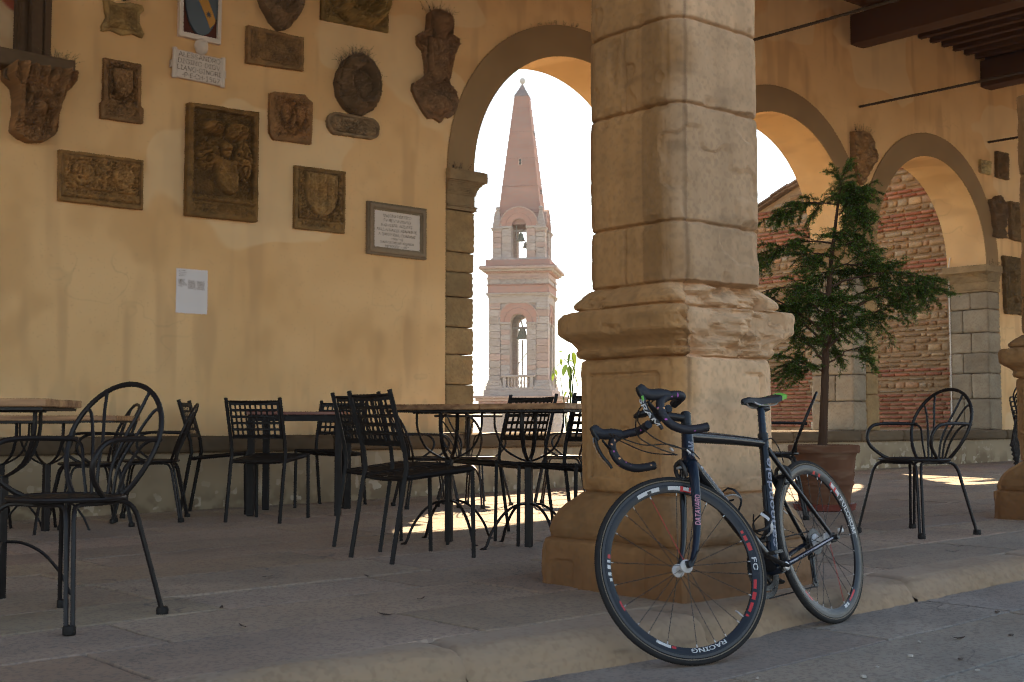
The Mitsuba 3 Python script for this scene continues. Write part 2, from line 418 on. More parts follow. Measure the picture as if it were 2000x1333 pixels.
# kerb stones: the eroded, tan front edge and its riser
def kerb_stone(x0, x1, seed):
    nx, nt = max(4, int((x1 - x0) / 0.013)), 48
    xs = np.linspace(x0 - 0.001, x1 + 0.001, nx)
    t = np.linspace(0, 1, nt)
    V = np.zeros((nx, nt, 3))
    for a, x in enumerate(xs):
        ye, zt, zb = float(kerb_y(x)), floor_z(x) - 0.001, street_z(x) - 0.035
        h = max(zt - zb, 0.035)
        # back edge, flat tread, worn round nose, sloping riser
        s = np.clip(t / 0.52, 0, 1)
        yy = 3.44 + (ye + 0.05 - 3.44) * s
        zz = np.full(nt, zt)
        u = np.clip((t - 0.52) / 0.48, 0, 1)
        yy = yy - u * 0.125 - 0.012 * np.sin(u * np.pi)
        zz = zz - h * (1 - np.cos(u * np.pi / 2) ** 1.25)
        V[a, :, 0], V[a, :, 1], V[a, :, 2] = x, yy, zz
    P = V.reshape(-1, 3)
    u = np.tile(np.clip((t - 0.3) / 0.7, 0, 1), nx)
    e = np.minimum(P[:, 0] - x0, x1 - P[:, 0])
    rough = 0.007 + 0.045 * u
    lay = nz(P * [1.2, 3, 26], 1.0, 3, seed)                 # bedding layers of the sandstone
    off = rough * (nz(P, 5, 4, seed) + 0.8 * lay + 0.5 * nz(P, 26, 3, seed + 2)) - 0.02 * np.exp(-np.maximum(e, 0) / 0.018)
    Q = P.copy()
    Q[:, 2] += off * (1 - 0.55 * u)
    Q[:, 1] -= off * u * 0.9
    i, j = np.meshgrid(np.arange(nx - 1), np.arange(nt - 1), indexing='ij')
    q = np.stack([i * nt + j, i * nt + j + 1, (i + 1) * nt + j + 1, (i + 1) * nt + j], -1).reshape(-1, 4)
    grey, tan = np.array([0.285, 0.212, 0.155]), np.array([0.33, 0.225, 0.140])
    w = np.clip(u * 1.7 - 0.35 + 1.2 * nz(P, 3, 3, 4), 0, 1)[:, None]
    c = vcol(Q, (1, 1, 1), 0.22, 4, seed) * (grey * (1 - w) + tan * w) / 0.9
    crack = np.clip((nz(P * [1, 2, 8], 3.0, 3, seed + 4) - 0.17) * 9, 0, 1)[:, None] * np.clip(u, 0, 1)[:, None]
    c = c * (1 - 0.6 * crack)
    return (Q, tri(q)), c

x, k = -3.0, 0
for L in (1.5, 1.3, 1.2, 1.55, 1.05, 1.45, 1.25, 1.3, 1.4, 1.2, 1.5):
    m, c = kerb_stone(x, x + L, k)
    add('portico_floor__kerb_stone', m, 'm_stone', smooth=True, color=c)
    x += L; k += 1

# street slabs
y, row = 3.16, 0
while y > 0.2:
    w = rng.uniform(0.38, 0.55)
    x = 0.6 - rng.uniform(0, 1.2)
    while x < 6.0 + (3.2 - y) * 1.2 and x < 9:
        L = rng.uniform(0.8, 1.9)
        top_y = np.minimum(y, 3.19)
        m = slab(x, x + L, y - w, top_y, sz, gap=0.0025, dz=rng.normal(0, 0.002), tilt=rng.normal(0, 0.002, 2), n=0.045 if y > 1.5 and x < 6 else 0, amp=0.0045)
        tone = np.array([0.250, 0.203, 0.163]) * rng.uniform(0.88, 1.12) * np.array([1 + rng.normal(0, 0.02), 1, 1 + rng.normal(0, 0.03)])
        c = vcol(m[0], tone, 0.22, 1.6, row) if len(m[0]) > 20 else tone
        add('street__slab', m, 'm_stone_grey', color=c)
        x += L
    y -= w; row += 1

# unseen terrace added to bounce sun into the arches; valley far below
add('terrace_ground', plane_sheet(-10, 30, 10.1, 17.0, lambda x, y: np.full(np.shape(x), -0.12)), 'm_stone_grey', color=(0.14, 0.12, 0.095))
tag('terrace_ground', kind='structure')
def valley(x, y):
    r = np.hypot(x, y)
    return -16 + 26 * meshkit.fbm(np.stack([x / 420, y / 420, x * 0], -1), 3, 5) * np.clip((r - 250) / 1500, 0, 1) - np.clip((r - 100) / 700, 0, 1) * 20
add('valley_ground', plane_sheet(-2600, 2600, 17.0, 2600, valley, 80, 60), 'm_far', smooth=True, color=(0.24, 0.24, 0.15))
tag('valley_ground', kind='structure')

# small litter on the street and floor
lit = [(4.02, 2.35), (3.55, 2.42), (3.9, 2.22), (4.55, 2.45), (4.2, 2.62), (3.95, 2.5), (5.0, 2.75), (3.3, 2.65), (3.72, 2.48), (4.75, 2.3)]
for k, (px, py) in enumerate(lit):
    s = rng.uniform(0.006, 0.013)
    m = dblock(-s, s, -s * 0.8, s * 0.8, 0, s, step=s, amp=0.002, edge=s * 0.5, seed=k)
    key = add('pebble', move(m, (px, py, street_z(px) + 0.002), rot(k)), 'm_stone', color=(0.42, 0.38, 0.33) if k % 3 else (0.1, 0.08, 0.07))
    tag(key, 'tiny pebble lying loose on the street paving in front of the bicycle', 'pebble', 'pebbles scattered on the street')
for k, (px, py) in enumerate([(2.72, 3.92), (2.35, 4.5), (3.05, 4.15), (2.2, 4.05), (3.3, 4.9), (2.95, 5.2), (4.35, 2.55), (6.35, 3.72), (6.1, 3.6)]):
    a = rng.uniform(0, 6.3)
    L, w = rng.uniform(0.025, 0.045), rng.uniform(0.005, 0.010)
    t = np.linspace(-1, 1, 7)
    V = np.vstack([np.stack([t * L, w * (1 - t ** 2), 0.006 + 0.006 * t ** 2], 1), np.stack([t * L, -w * (1 - t ** 2), 0.003 + 0.008 * t ** 2], 1)])
    F = [[i, i + 1, i + 8, i + 7] for i in range(6)]
    z = (floor_z(px) if py > 3.2 else street_z(px)) + 0.004
    key = add('dead_leaf', move((V, tri(F)), (px, py, z), rot(a)), 'm_rust')
    tag(key, 'thin dry curled leaf lying on the grey paving', 'leaf', 'dead leaves on the paving')
# ---------------------------------------------------------------- the back wall with its arches
WY, WB = 9.47, 10.10                     # front and back face
ARCH = [(8.956, 1.39, 3.12), (12.36, 1.42, 3.06), (15.745, 1.40, 3.00)]
JW = [(0.335, 0.30), (0.30, 0.285), (0.285, 0.335)]      # width of the dressed stones left and right of each opening
SILL = 0.60
wall = thing('portico_wall', 'long ochre plastered wall with three round arches along the back of the portico', 'wall')

def circle(c, z, r, n=64):
    return Polygon([(c + r * math.cos(a), z + r * math.sin(a)) for a in np.linspace(0, 2 * math.pi, n, endpoint=False)])

holes = []
for (c, r, z), (wl, wr) in zip(ARCH, JW):
    holes.append(sbox(c - r - wl, SILL - 0.6, c + r + wr, z))
    holes.append(circle(c, z, r, 128).intersection(sbox(c - 3, z - 0.01, c + 3, z + 3)))
face = sbox(-7, 0.44, 24, 6.3).difference(unary_union(holes))
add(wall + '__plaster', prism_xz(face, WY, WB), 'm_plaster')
# low bench wall under the coping, dirty and flaking
add(wall + '__bench_wall', box(-7, 24, WY - 0.055, WB - 0.01, -0.3, 0.462), 'm_bench')
# coping stones of the bench / sill
x, k = 1.2, 0
crng = np.random.default_rng(3)
while x < 20:
    L = crng.uniform(0.95, 1.6)
    m = dblock(x + 0.002, x + L - 0.002, WY - 0.125, WY + 0.09, 0.464, SILL, step=0.035, amp=0.006, edge=0.03, seed=k)
    add(wall + '__coping_stone', m, 'm_stone', smooth=True, color=vcol(m[0], np.array([0.125, 0.088, 0.052]) * crng.uniform(0.85, 1.15), 0.3, 4, k))
    x += L; k += 1
for (c, r, z), (wl, wr) in zip(ARCH, JW):       # the sill through each arch
    n = 3
    for i in range(n):
        a, b = c - r + 2 * r * i / n, c - r + 2 * r * (i + 1) / n
        m = dblock(a + 0.002, b - 0.002, WY + 0.092, WB + 0.05, 0.44, SILL + 0.004, step=0.06, amp=0.004, edge=0.015, seed=50 + i)
        add(wall + '__sill_stone', m, 'm_stone', smooth=True, color=vcol(m[0], (0.25, 0.20, 0.14), 0.25, 3, i))

# archivolts (flat dark painted bands, slightly proud)
for i, (c, r, z) in enumerate(ARCH):
    ring = circle(c, z, r + 0.322, 128).difference(circle(c, z, r - 0.001, 128)).intersection(sbox(c - 3, z, c + 3, z + 3))
    if i == 1:
        ring = ring.intersection(sbox(0, 0, 14.055, 9))
    if i == 2:
        ring = ring.intersection(sbox(14.057, 0, 99, 9))
    add(wall + '__archivolt', prism_xz(ring, WY - 0.014, WY + 0.003), 'm_band')

# dressed jambs: courses of tooled stone, with the moulded impost on top
def chisel(p, n, k):
    w = p[:, 0] * 0.75 + p[:, 2] * (0.62 if k % 2 else -0.5) + 0.03 * nz(p, 6, 2, k)
    return 0.0055 * np.sin(w * 2 * np.pi / 0.034) * (np.abs(n[:, 1]) > 0.7)

def jamb(xa, xb, side, ztop, key, seed, joints, warm):
    """stones between xa and xb; the reveal is the xb (side +1) or the xa (side -1) face"""
    jr = np.random.default_rng(seed)
    edges = [SILL] + joints + [ztop - 0.385]
    for k, (za, zb) in enumerate(zip(edges[:-1], edges[1:])):
        d = jr.uniform(-0.006, 0.012)
        xs = (xa, xb + d) if side > 0 else (xa - d, xb)
        split = WY + (0.27 if k % 2 else 0.40)
        for (ya, yb) in ((WY - 0.006 - jr.uniform(0, 0.006), split), (split, WB + 0.006)):
            front = ya < WY
            base = np.array(warm if front and side > 0 else (0.275, 0.222, 0.155)) * jr.uniform(0.82, 1.15)
            m = dblock(xs[0], xs[1], ya + 0.003 * (not front), yb - 0.003, za + 0.003, zb - 0.003, step=0.016 if side > 0 and front and xa < 9 else 0.03, amp=0.005, edge=0.016, seed=seed * 20 + k,
                       fn=(lambda p, n, kk=k: chisel(p, n, kk)) if front else None)
            add(key + '__jamb_stone', m, 'm_stone', smooth=True, color=vcol(m[0], base, 0.28, 5, seed + k))
    # impost: slab, cavetto, frieze and astragal, projecting on the front and in the opening
    prof = [(0.385, 0.352, 0.028), (0.352, 0.335, 0.038), (0.335, 0.235, 0.010), (0.235, 0.215, 0.022)]
    cav = [(0.215 - 0.016 * i, 0.215 - 0.016 * (i + 1) - 0.0, 0.03 + 0.07 * (1 - math.cos(i / 6 * math.pi / 2))) for i in range(7)]
    prof += cav + [(0.103, 0.0, 0.128)]
    parts = []
    for (a, b, p) in prof:
        q = 0.45 * p
        x0, x1 = (xa - 0.0, xb + p) if side > 0 else (xa - p, xb + 0.0)
        parts.append(dblock(x0, x1, WY - 0.012 - q, WB + 0.012, ztop - a, ztop - b + 0.001, step=0.05, amp=0.003, edge=0.006, seed=seed + 77))
    v, f = join(*parts)
    add(key + '__impost', (v, f), 'm_stone', color=vcol(v, (0.27, 0.185, 0.095), 0.35, 5, seed))

warm = (0.33, 0.215, 0.098)
J1 = [1.065, 1.35, 1.61, 1.90, 2.14, 2.33]
J2 = [0.98, 1.32, 1.62, 1.93, 2.23, 2.48]
J3 = [1.05, 1.42, 1.72, 2.02, 2.36]
c, r, z = ARCH[0]; jamb(c - r - JW[0][0], c - r, 1, z, wall, 1, J1, warm); jamb(c + r, c + r + JW[0][1], -1, z, wall, 2, J2, warm)
c, r, z = ARCH[1]; jamb(c - r - JW[1][0], c - r, 1, z, wall, 3, J3, warm); jamb(c + r, c + r + JW[1][1], -1, z, wall, 4, J2, warm)
c, r, z = ARCH[2]; jamb(c - r - JW[2][0], c - r, 1, z, wall, 5, J1, warm); jamb(c + r, c + r + JW[2][1], -1, z, wall, 6, J3, warm)

# ---------------------------------------------------------------- roof: beams, joists, tiles; tie rods
roof = thing('portico_roof', 'dark timber roof of beams, joists and terracotta tiles over the portico', 'roof')
for bx in (0.5, 3.87, 7.24, 10.62, 14.0, 17.25, 20.7):
    m = dblock(bx - 0.15, bx + 0.15, 2.4, WY + 0.1, 5.62, 6.02, step=0.12, amp=0.006, edge=0.02, seed=int(bx * 3))
    add(roof + '__beam', m, 'm_beam', smooth=30)
jx = 14.3
while jx < 20.5:
    add(roof + '__joist', box(jx - 0.045, jx + 0.045, 2.3, WY + 0.12, 6.025, 6.13, 0.008), 'm_beam')
    jx += 0.30
ty, t = WY + 0.1, []
trng = np.random.default_rng(9)
for gx in np.arange(14.15, 20.4, 0.30):
    for gy in np.arange(WY - 0.02, 6.4, -0.16):
        add(roof + '__tile', move(box(-0.142, 0.142, -0.074, 0.074, 0, 0.03, 0.004), (gx + 0.15, gy, 6.134 + trng.uniform(0, 0.004))), 'm_terracotta') if gx < 18.6 and gy > 6.6 else None
add(roof + '__covering', box(-9, 25, 1.9, 10.5, 6.18, 6.42), 'm_terracotta')
# unseen front arcade wall above the piers, arch height set for the light inside
for bx in (10.62, 14.0, 17.25):
    ys = np.linspace(WY - 0.0, 4.2, 24)
    sag = 0.02 * np.sin(np.linspace(0, np.pi, 24))
    k = add('tie_rod', tube(np.stack([np.full(24, bx + 0.03), ys, 4.83 - sag], 1), 0.017, 8), 'm_rust', smooth=True)
    tag(k, {10.62: 'dark iron tie rod reaching from behind the big pillar to the roof beam', 14.0: 'dark iron tie rod fixed to the wall between the two far arches',
            17.25: 'short dark iron tie rod end right of the last arch above the plaques'}[bx], 'tie rod')
arcade = []
for i in range(-3, 5):
    c0 = 4.176 + 4.42 * i
    arcade.append(circle(c0 + 2.21, 3.40, 1.83, 48).union(sbox(c0 + 2.21 - 1.83, 0, c0 + 2.21 + 1.83, 3.40)))
front = sbox(-9, 3.0, 25, 6.2).difference(unary_union(arcade))
fr = thing('front_arcade', 'unseen plastered wall above the pillars carrying the roof, arch height set for the light', 'wall')
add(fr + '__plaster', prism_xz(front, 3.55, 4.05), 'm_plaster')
# ---------------------------------------------------------------- the two stone pillars
PROF = [(-0.05, .453, .03), (0.0, .453, .03), (.185, .452, .035), (.19, .448, .04), (.20, .440, .05), (.23, .446, .06), (.27, .440, .068), (.31, .420, .07), (.345, .392, .072), (.375, .358, .072), (.395, .342, .072), (.40, .340, .072),
        (.985, .340, .072), (1.0, .340, .072), (1.005, .353, .072), (1.03, .359, .072), (1.042, .350, .072), (1.055, .356, .072), (1.075, .376, .074), (1.09, .400, .076), (1.097, .404, .076), (1.102, .418, .076),
        (1.12, .428, .074), (1.19, .428, .072), (1.21, .421, .072), (1.218, .386, .072), (1.222, .381, .072), (1.25, .376, .072), (1.265, .366, .072), (1.285, .345, .072), (1.302, .326, .072), (1.318, .313, .072), (1.326, .307, .072),
        (1.34, .306, .072), (2.6, .303, .072), (4.15, .300, .072)]
COURSE = [(-0.05, .19, 'plinth'), (.19, .40, 'base_moulding'), (.40, 1.0, 'pedestal'), (1.0, 1.222, 'cornice'), (1.222, 1.322, 'upper_base'),
          (1.322, 1.59, 'shaft_block'), (1.59, 2.11, 'shaft_block'), (2.11, 2.49, 'shaft_block'), (2.49, 3.05, 'shaft_block'), (3.05, 3.6, 'shaft_block'), (3.6, 4.15, 'shaft_block')][:9]
VSPLIT = {5: (0.36, 3.62), 7: (0.36, 3.40), 0: (0.6, 3.3)}     # vertical joints of a course, as perimeter positions

def pillar(key, cx, cy, S, z0, step, seed):
    P = np.array(PROF)
    zj = [c[0] for c in COURSE[1:]]
    zs = [-0.05]
    while zs[-1] < 4.15:
        z = zs[-1]
        zs.append(z + (step if z < 2.75 / S else step * 4))
    zs = np.unique(np.round(np.concatenate([np.array(zs[:-1] + [4.15]), np.array(zj), *[np.array(zj) + d for d in (-0.020, -0.012, -0.007, -0.0035, 0.0035, 0.007, 0.012, 0.020)]]), 4))
    # section: 8 corners, order: left face (-x) going from back to front, chamfer, front face (-y), chamfer, right, chamfer, back, chamfer
    n1, n2 = int(0.45 / step), max(3, int(0.12 / step))
    side, par, t = [], [], []
    for k in range(8):
        n = n1 if k % 2 == 0 else n2
        for i in range(n):
            side.append(k); t.append(i / n); par.append((k // 2) + (0.8 * i / n if k % 2 == 0 else 0.8 + 0.2 * i / n))
    side, t, par = np.array(side), np.array(t), np.array(par)
    w = np.interp(zs, P[:, 0], P[:, 1])[:, None]
    c = np.interp(zs, P[:, 0], P[:, 2])[:, None]
    def corner(k):
        k %= 8
        return {0: (-w, w - c), 1: (-w, -w + c), 2: (-w + c, -w), 3: (w - c, -w), 4: (w, -w + c), 5: (w, w - c), 6: (w - c, w), 7: (-w + c, w)}[k]
    A = [corner(k) for k in range(8)]
    X = np.zeros((len(zs), len(t))); Y = X.copy(); NX = X.copy(); NY = X.copy()
    nrm = [(-1, 0), (-.707, -.707), (0, -1), (.707, -.707), (1, 0), (.707, .707), (0, 1), (-.707, .707)]
    for k in range(8):
        m = side == k
        X[:, m] = A[k][0] * (1 - t[m]) + A[(k + 1) % 8][0] * t[m]
        Y[:, m] = A[k][1] * (1 - t[m]) + A[(k + 1) % 8][1] * t[m]
        NX[:, m], NY[:, m] = nrm[k]
    for _ in range(6):        # normals turn gradually at the corners
        NX, NY = [(np.roll(a, 1, 1) + a + np.roll(a, -1, 1)) / 3 for a in (NX, NY)]
    Z = np.repeat(zs[:, None], len(t), 1)
    pts = np.stack([X, Y, Z], -1).reshape(-1, 3)
    N = np.stack([NX, NY], -1).reshape(-1, 2)
    z, pp = pts[:, 2], np.tile(par, len(zs))
    q = pts + seed * 7.3
    cor = np.clip((z - 0.99) / 0.02, 0, 1) * np.clip((1.335 - z) / 0.02, 0, 1)
    wob = z + 0.012 * nz(q * [1, 1, 0.2], 5, 2, 3)
    off = 0.005 * nz(q, 7, 4, 1) + 0.005 * nz(q, 30, 3, 2) + (1 - 0.7 * cor) * 0.014 * nz(q, 2.2, 2, 5) + 0.005 * nz(q * [1, 1, .2], 40, 2, 6)
    # shallow flaked patches, edge raised or sunk
    fl = nz(q * [1, 1, .8], 4.5, 3, 11)
    fl = nz(q * [1, 1, .7], 2.4, 4, 11)
    off -= 0.012 * np.clip((fl - 0.11) * 60, 0, 1)
    chip = np.clip((nz(q, 5, 3, 23) - 0.06) * 8, 0, 1)
    for j in zj:
        off -= 0.019 * np.exp(-((z - j) / 0.006) ** 2) + 0.004 * np.exp(-((z - j) / 0.02) ** 2) + 0.028 * chip * np.exp(-((z - j) / 0.028) ** 2)
    for ci, joints in VSPLIT.items():
        za, zb, _ = COURSE[ci]
        for s in joints:
            off -= 0.017 * np.exp(-((pp - s) / 0.011) ** 2) * ((z > za) & (z < zb))
    # worn arrises
    fr = np.abs(((pp - 0.9 + 0.5) % 1.0) - 0.5)
    off -= 0.010 * np.exp(-((fr - 0.1) / 0.03) ** 2) * (nz(q, 8, 3, 21) + 0.5) * 2.6
    # the cornice is broken away at its front corner and on the street side
    front = np.exp(-((pp - 1.15) / 0.30) ** 2) + 0.75 * np.exp(-((pp - 1.62) / 0.22) ** 2)
    brk = 0.42 * (nz(q, 5, 5, 31) + 0.22 * front - 0.055) + 0.10 * nz(q * [1, 1, 5], 6, 3, 33) * front
    off -= cor * np.clip(front * 1.6, 0, 1) * np.clip(brk, 0, 0.11)
    off -= cor * np.clip(0.25 * (nz(q, 8, 4, 35) - 0.13), 0, 0.04)
    # sunk panels on the pedestal
    f = par % 1.0
    for face in range(4):
        u = (pp - face) / 0.8
        inface = (u > 0) & (u < 1)
        strong = 1.0 if face != 1 else np.clip((u - 0.62) * 8, 0, 1)
        for (uu, d) in ((0.10, 0), (0.88, 0)):
            off -= 0.014 * strong * inface * np.exp(-((u - uu) / 0.016) ** 2) * ((z > 0.47) & (z < 0.925))
        off -= 0.014 * strong * inface * ((u > 0.1) & (u < 0.88)) * np.exp(-((z - 0.925) / 0.009) ** 2)
        off -= 0.004 * strong * inface * ((u > 0.10) & (u < 0.88) & (z > 0.47) & (z < 0.925))
    if True:   # the plinth and base are deeply weathered
        low = np.clip((0.40 - z) / 0.1, 0, 1)
        off += low * (0.022 * nz(q, 4, 4, 41) + 0.012 * nz(q, 16, 3, 43) - 0.006)
    pts[:, :2] += N * off[:, None]
    pts[:, 2] += 0.004 * nz(q * [1, 1, 0], 6, 2, 51)
    # colour: warm tan, light painted in as a paler, greyer street side, brown water stain on the front corner, dark damp foot
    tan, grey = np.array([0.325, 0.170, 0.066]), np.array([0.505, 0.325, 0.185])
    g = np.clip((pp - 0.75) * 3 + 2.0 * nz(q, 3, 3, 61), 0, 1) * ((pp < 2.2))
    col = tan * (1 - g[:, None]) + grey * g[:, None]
    col *= (1 + 0.60 * nz(q * [1, 1, .7], 1.7, 4, 63) + 0.12 * nz(q, 34, 2, 64) + 0.30 * nz(q * [1, 1, .06], 26, 3, 66))[:, None]
    cid = np.zeros(len(z), int)
    for ci, (za, zb, _) in enumerate(COURSE):
        cid[(z >= za) & (z < zb)] = ci
    tone = np.random.default_rng(seed).uniform(0.78, 1.16, (len(COURSE), 2))
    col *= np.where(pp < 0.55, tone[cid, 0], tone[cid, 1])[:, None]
    stain = np.exp(-((pp - (0.975 + 0.03 * nz(q * [0, 0, 1], 3, 3, 71))) / 0.024) ** 4) * np.clip((z - 0.66) * 6, 0, 1)
    stain = np.clip(stain * (0.75 + 0.6 * nz(q, 7, 3, 72)), 0, 1)[:, None] * (1 if seed == 0 else 0.4)
    col = col * (1 - 0.62 * stain) + np.array([0.10, 0.055, 0.025]) * 0.62 * stain
    foot = np.clip((0.42 - z) * 2.6 + 0.8 * nz(q, 4, 3, 73), 0, 1)[:, None]
    col = col * (1 - 0.72 * foot) + np.array([0.150, 0.062, 0.026]) * 0.72 * foot
    und = np.clip(nz(q * [1, 1, 3], 4, 3, 74) * 4 - 0.5, 0, 1)[:, None]
    col = np.clip(col * (1 - 0.3 * und), 0.02, 0.8)
    pts = pts * S + np.array([cx, cy, z0])
    nt, nr = len(t), len(zs)
    i, j = np.meshgrid(np.arange(nr - 1), np.arange(nt), indexing='ij')
    quad = np.stack([i * nt + j, i * nt + (j + 1) % nt, (i + 1) * nt + (j + 1) % nt, (i + 1) * nt + j], -1).reshape(-1, 4)[:, ::-1]
    zm = (zs[i] + zs[i + 1]).reshape(-1) / 2
    sm = par[j].reshape(-1)
    whole = trimesh.Trimesh(pts, tri(quad), process=False)
    for ci, (za, zb, name) in enumerate(COURSE):
        sel = (zm > za) & (zm < zb)
        groups = [sel]
        if ci in VSPLIT:
            a, b = VSPLIT[ci]
            ins = (sm >= a) & (sm < b)
            groups = [sel & ins, sel & ~ins]
        for gsel in groups:
            qd = tri(quad[gsel])
            idx, inv = np.unique(qd, return_inverse=True)
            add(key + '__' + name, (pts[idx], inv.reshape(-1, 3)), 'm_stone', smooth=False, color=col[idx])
    # capital, out of the frame
    caps = [box(-h, h, -h, h, a, b, 0.01) for (h, a, b) in ((.29, 4.15, 4.2), (.33, 4.2, 4.3), (.37, 4.3, 4.42))]
    v, f = join(*[move(m, (cx, cy, z0 - 0.85), None, 1.0) for m in caps])
    # capitals sit where the front arches spring

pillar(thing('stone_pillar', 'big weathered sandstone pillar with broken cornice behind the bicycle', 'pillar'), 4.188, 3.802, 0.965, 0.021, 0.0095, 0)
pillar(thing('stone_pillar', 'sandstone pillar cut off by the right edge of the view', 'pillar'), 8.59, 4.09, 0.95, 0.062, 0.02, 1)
# ---------------------------------------------------------------- carved coats of arms and tablets on the wall
def sdbox(u, v, cx, cz, hx, hz, r=0.0):
    du, dv = np.abs(u - cx) - hx + r, np.abs(v - cz) - hz + r
    return np.hypot(np.maximum(du, 0), np.maximum(dv, 0)) + np.minimum(np.maximum(du, dv), 0) - r

def sdell(u, v, cx, cz, a, b):
    k = np.hypot((u - cx) / a, (v - cz) / b)
    return (k - 1) * min(a, b)

def up(sd, h, w=0.012):
    """raised by h inside, with a soft slope of width w"""
    t = np.clip(-sd / w, 0, 1)
    return h * t * t * (3 - 2 * t)

def line(sd, h, w=0.006):
    return h * np.exp(-(sd / w) ** 2)

def sdshield(u, v, cx, cz, a, b):
    """pointed heater shield, half width a, half height b"""
    t = np.clip((cz + 0.15 * b - v) / (1.15 * b), 0, 1)
    wv = a * np.sqrt(np.clip(1 - t ** 2.2, 0, 1))
    return np.maximum(np.abs(u - cx) - wv, v - cz - b)

def swirl(u, v, f, seed):
    """leafy mantling: ridged, curling"""
    p = np.stack([u * f, v * f, np.zeros_like(u)], -1)
    a = meshkit.fbm(p, 3, seed)
    b = meshkit.fbm(p * 1.9 + 5, 2, seed + 1)
    return np.abs(np.sin((a * 7 + b * 2.2) * np.pi)) ** 0.8

def inscription(u, v, x0, x1, z0, z1, rows, seed):
    """worn, unreadable lines of cut letters"""
    h = (z1 - z0) / rows
    inside = (u > x0) & (u < x1) & (v > z0) & (v < z1)
    r = ((v - z0) / h) % 1.0
    p = np.stack([u / (0.35 * h), np.floor((v - z0) / h) * 3.1, np.zeros_like(u)], -1)
    s = meshkit.noise(p, seed)
    return -0.0045 * inside * (np.abs(r - 0.5) < 0.32) * (s > 0.52)

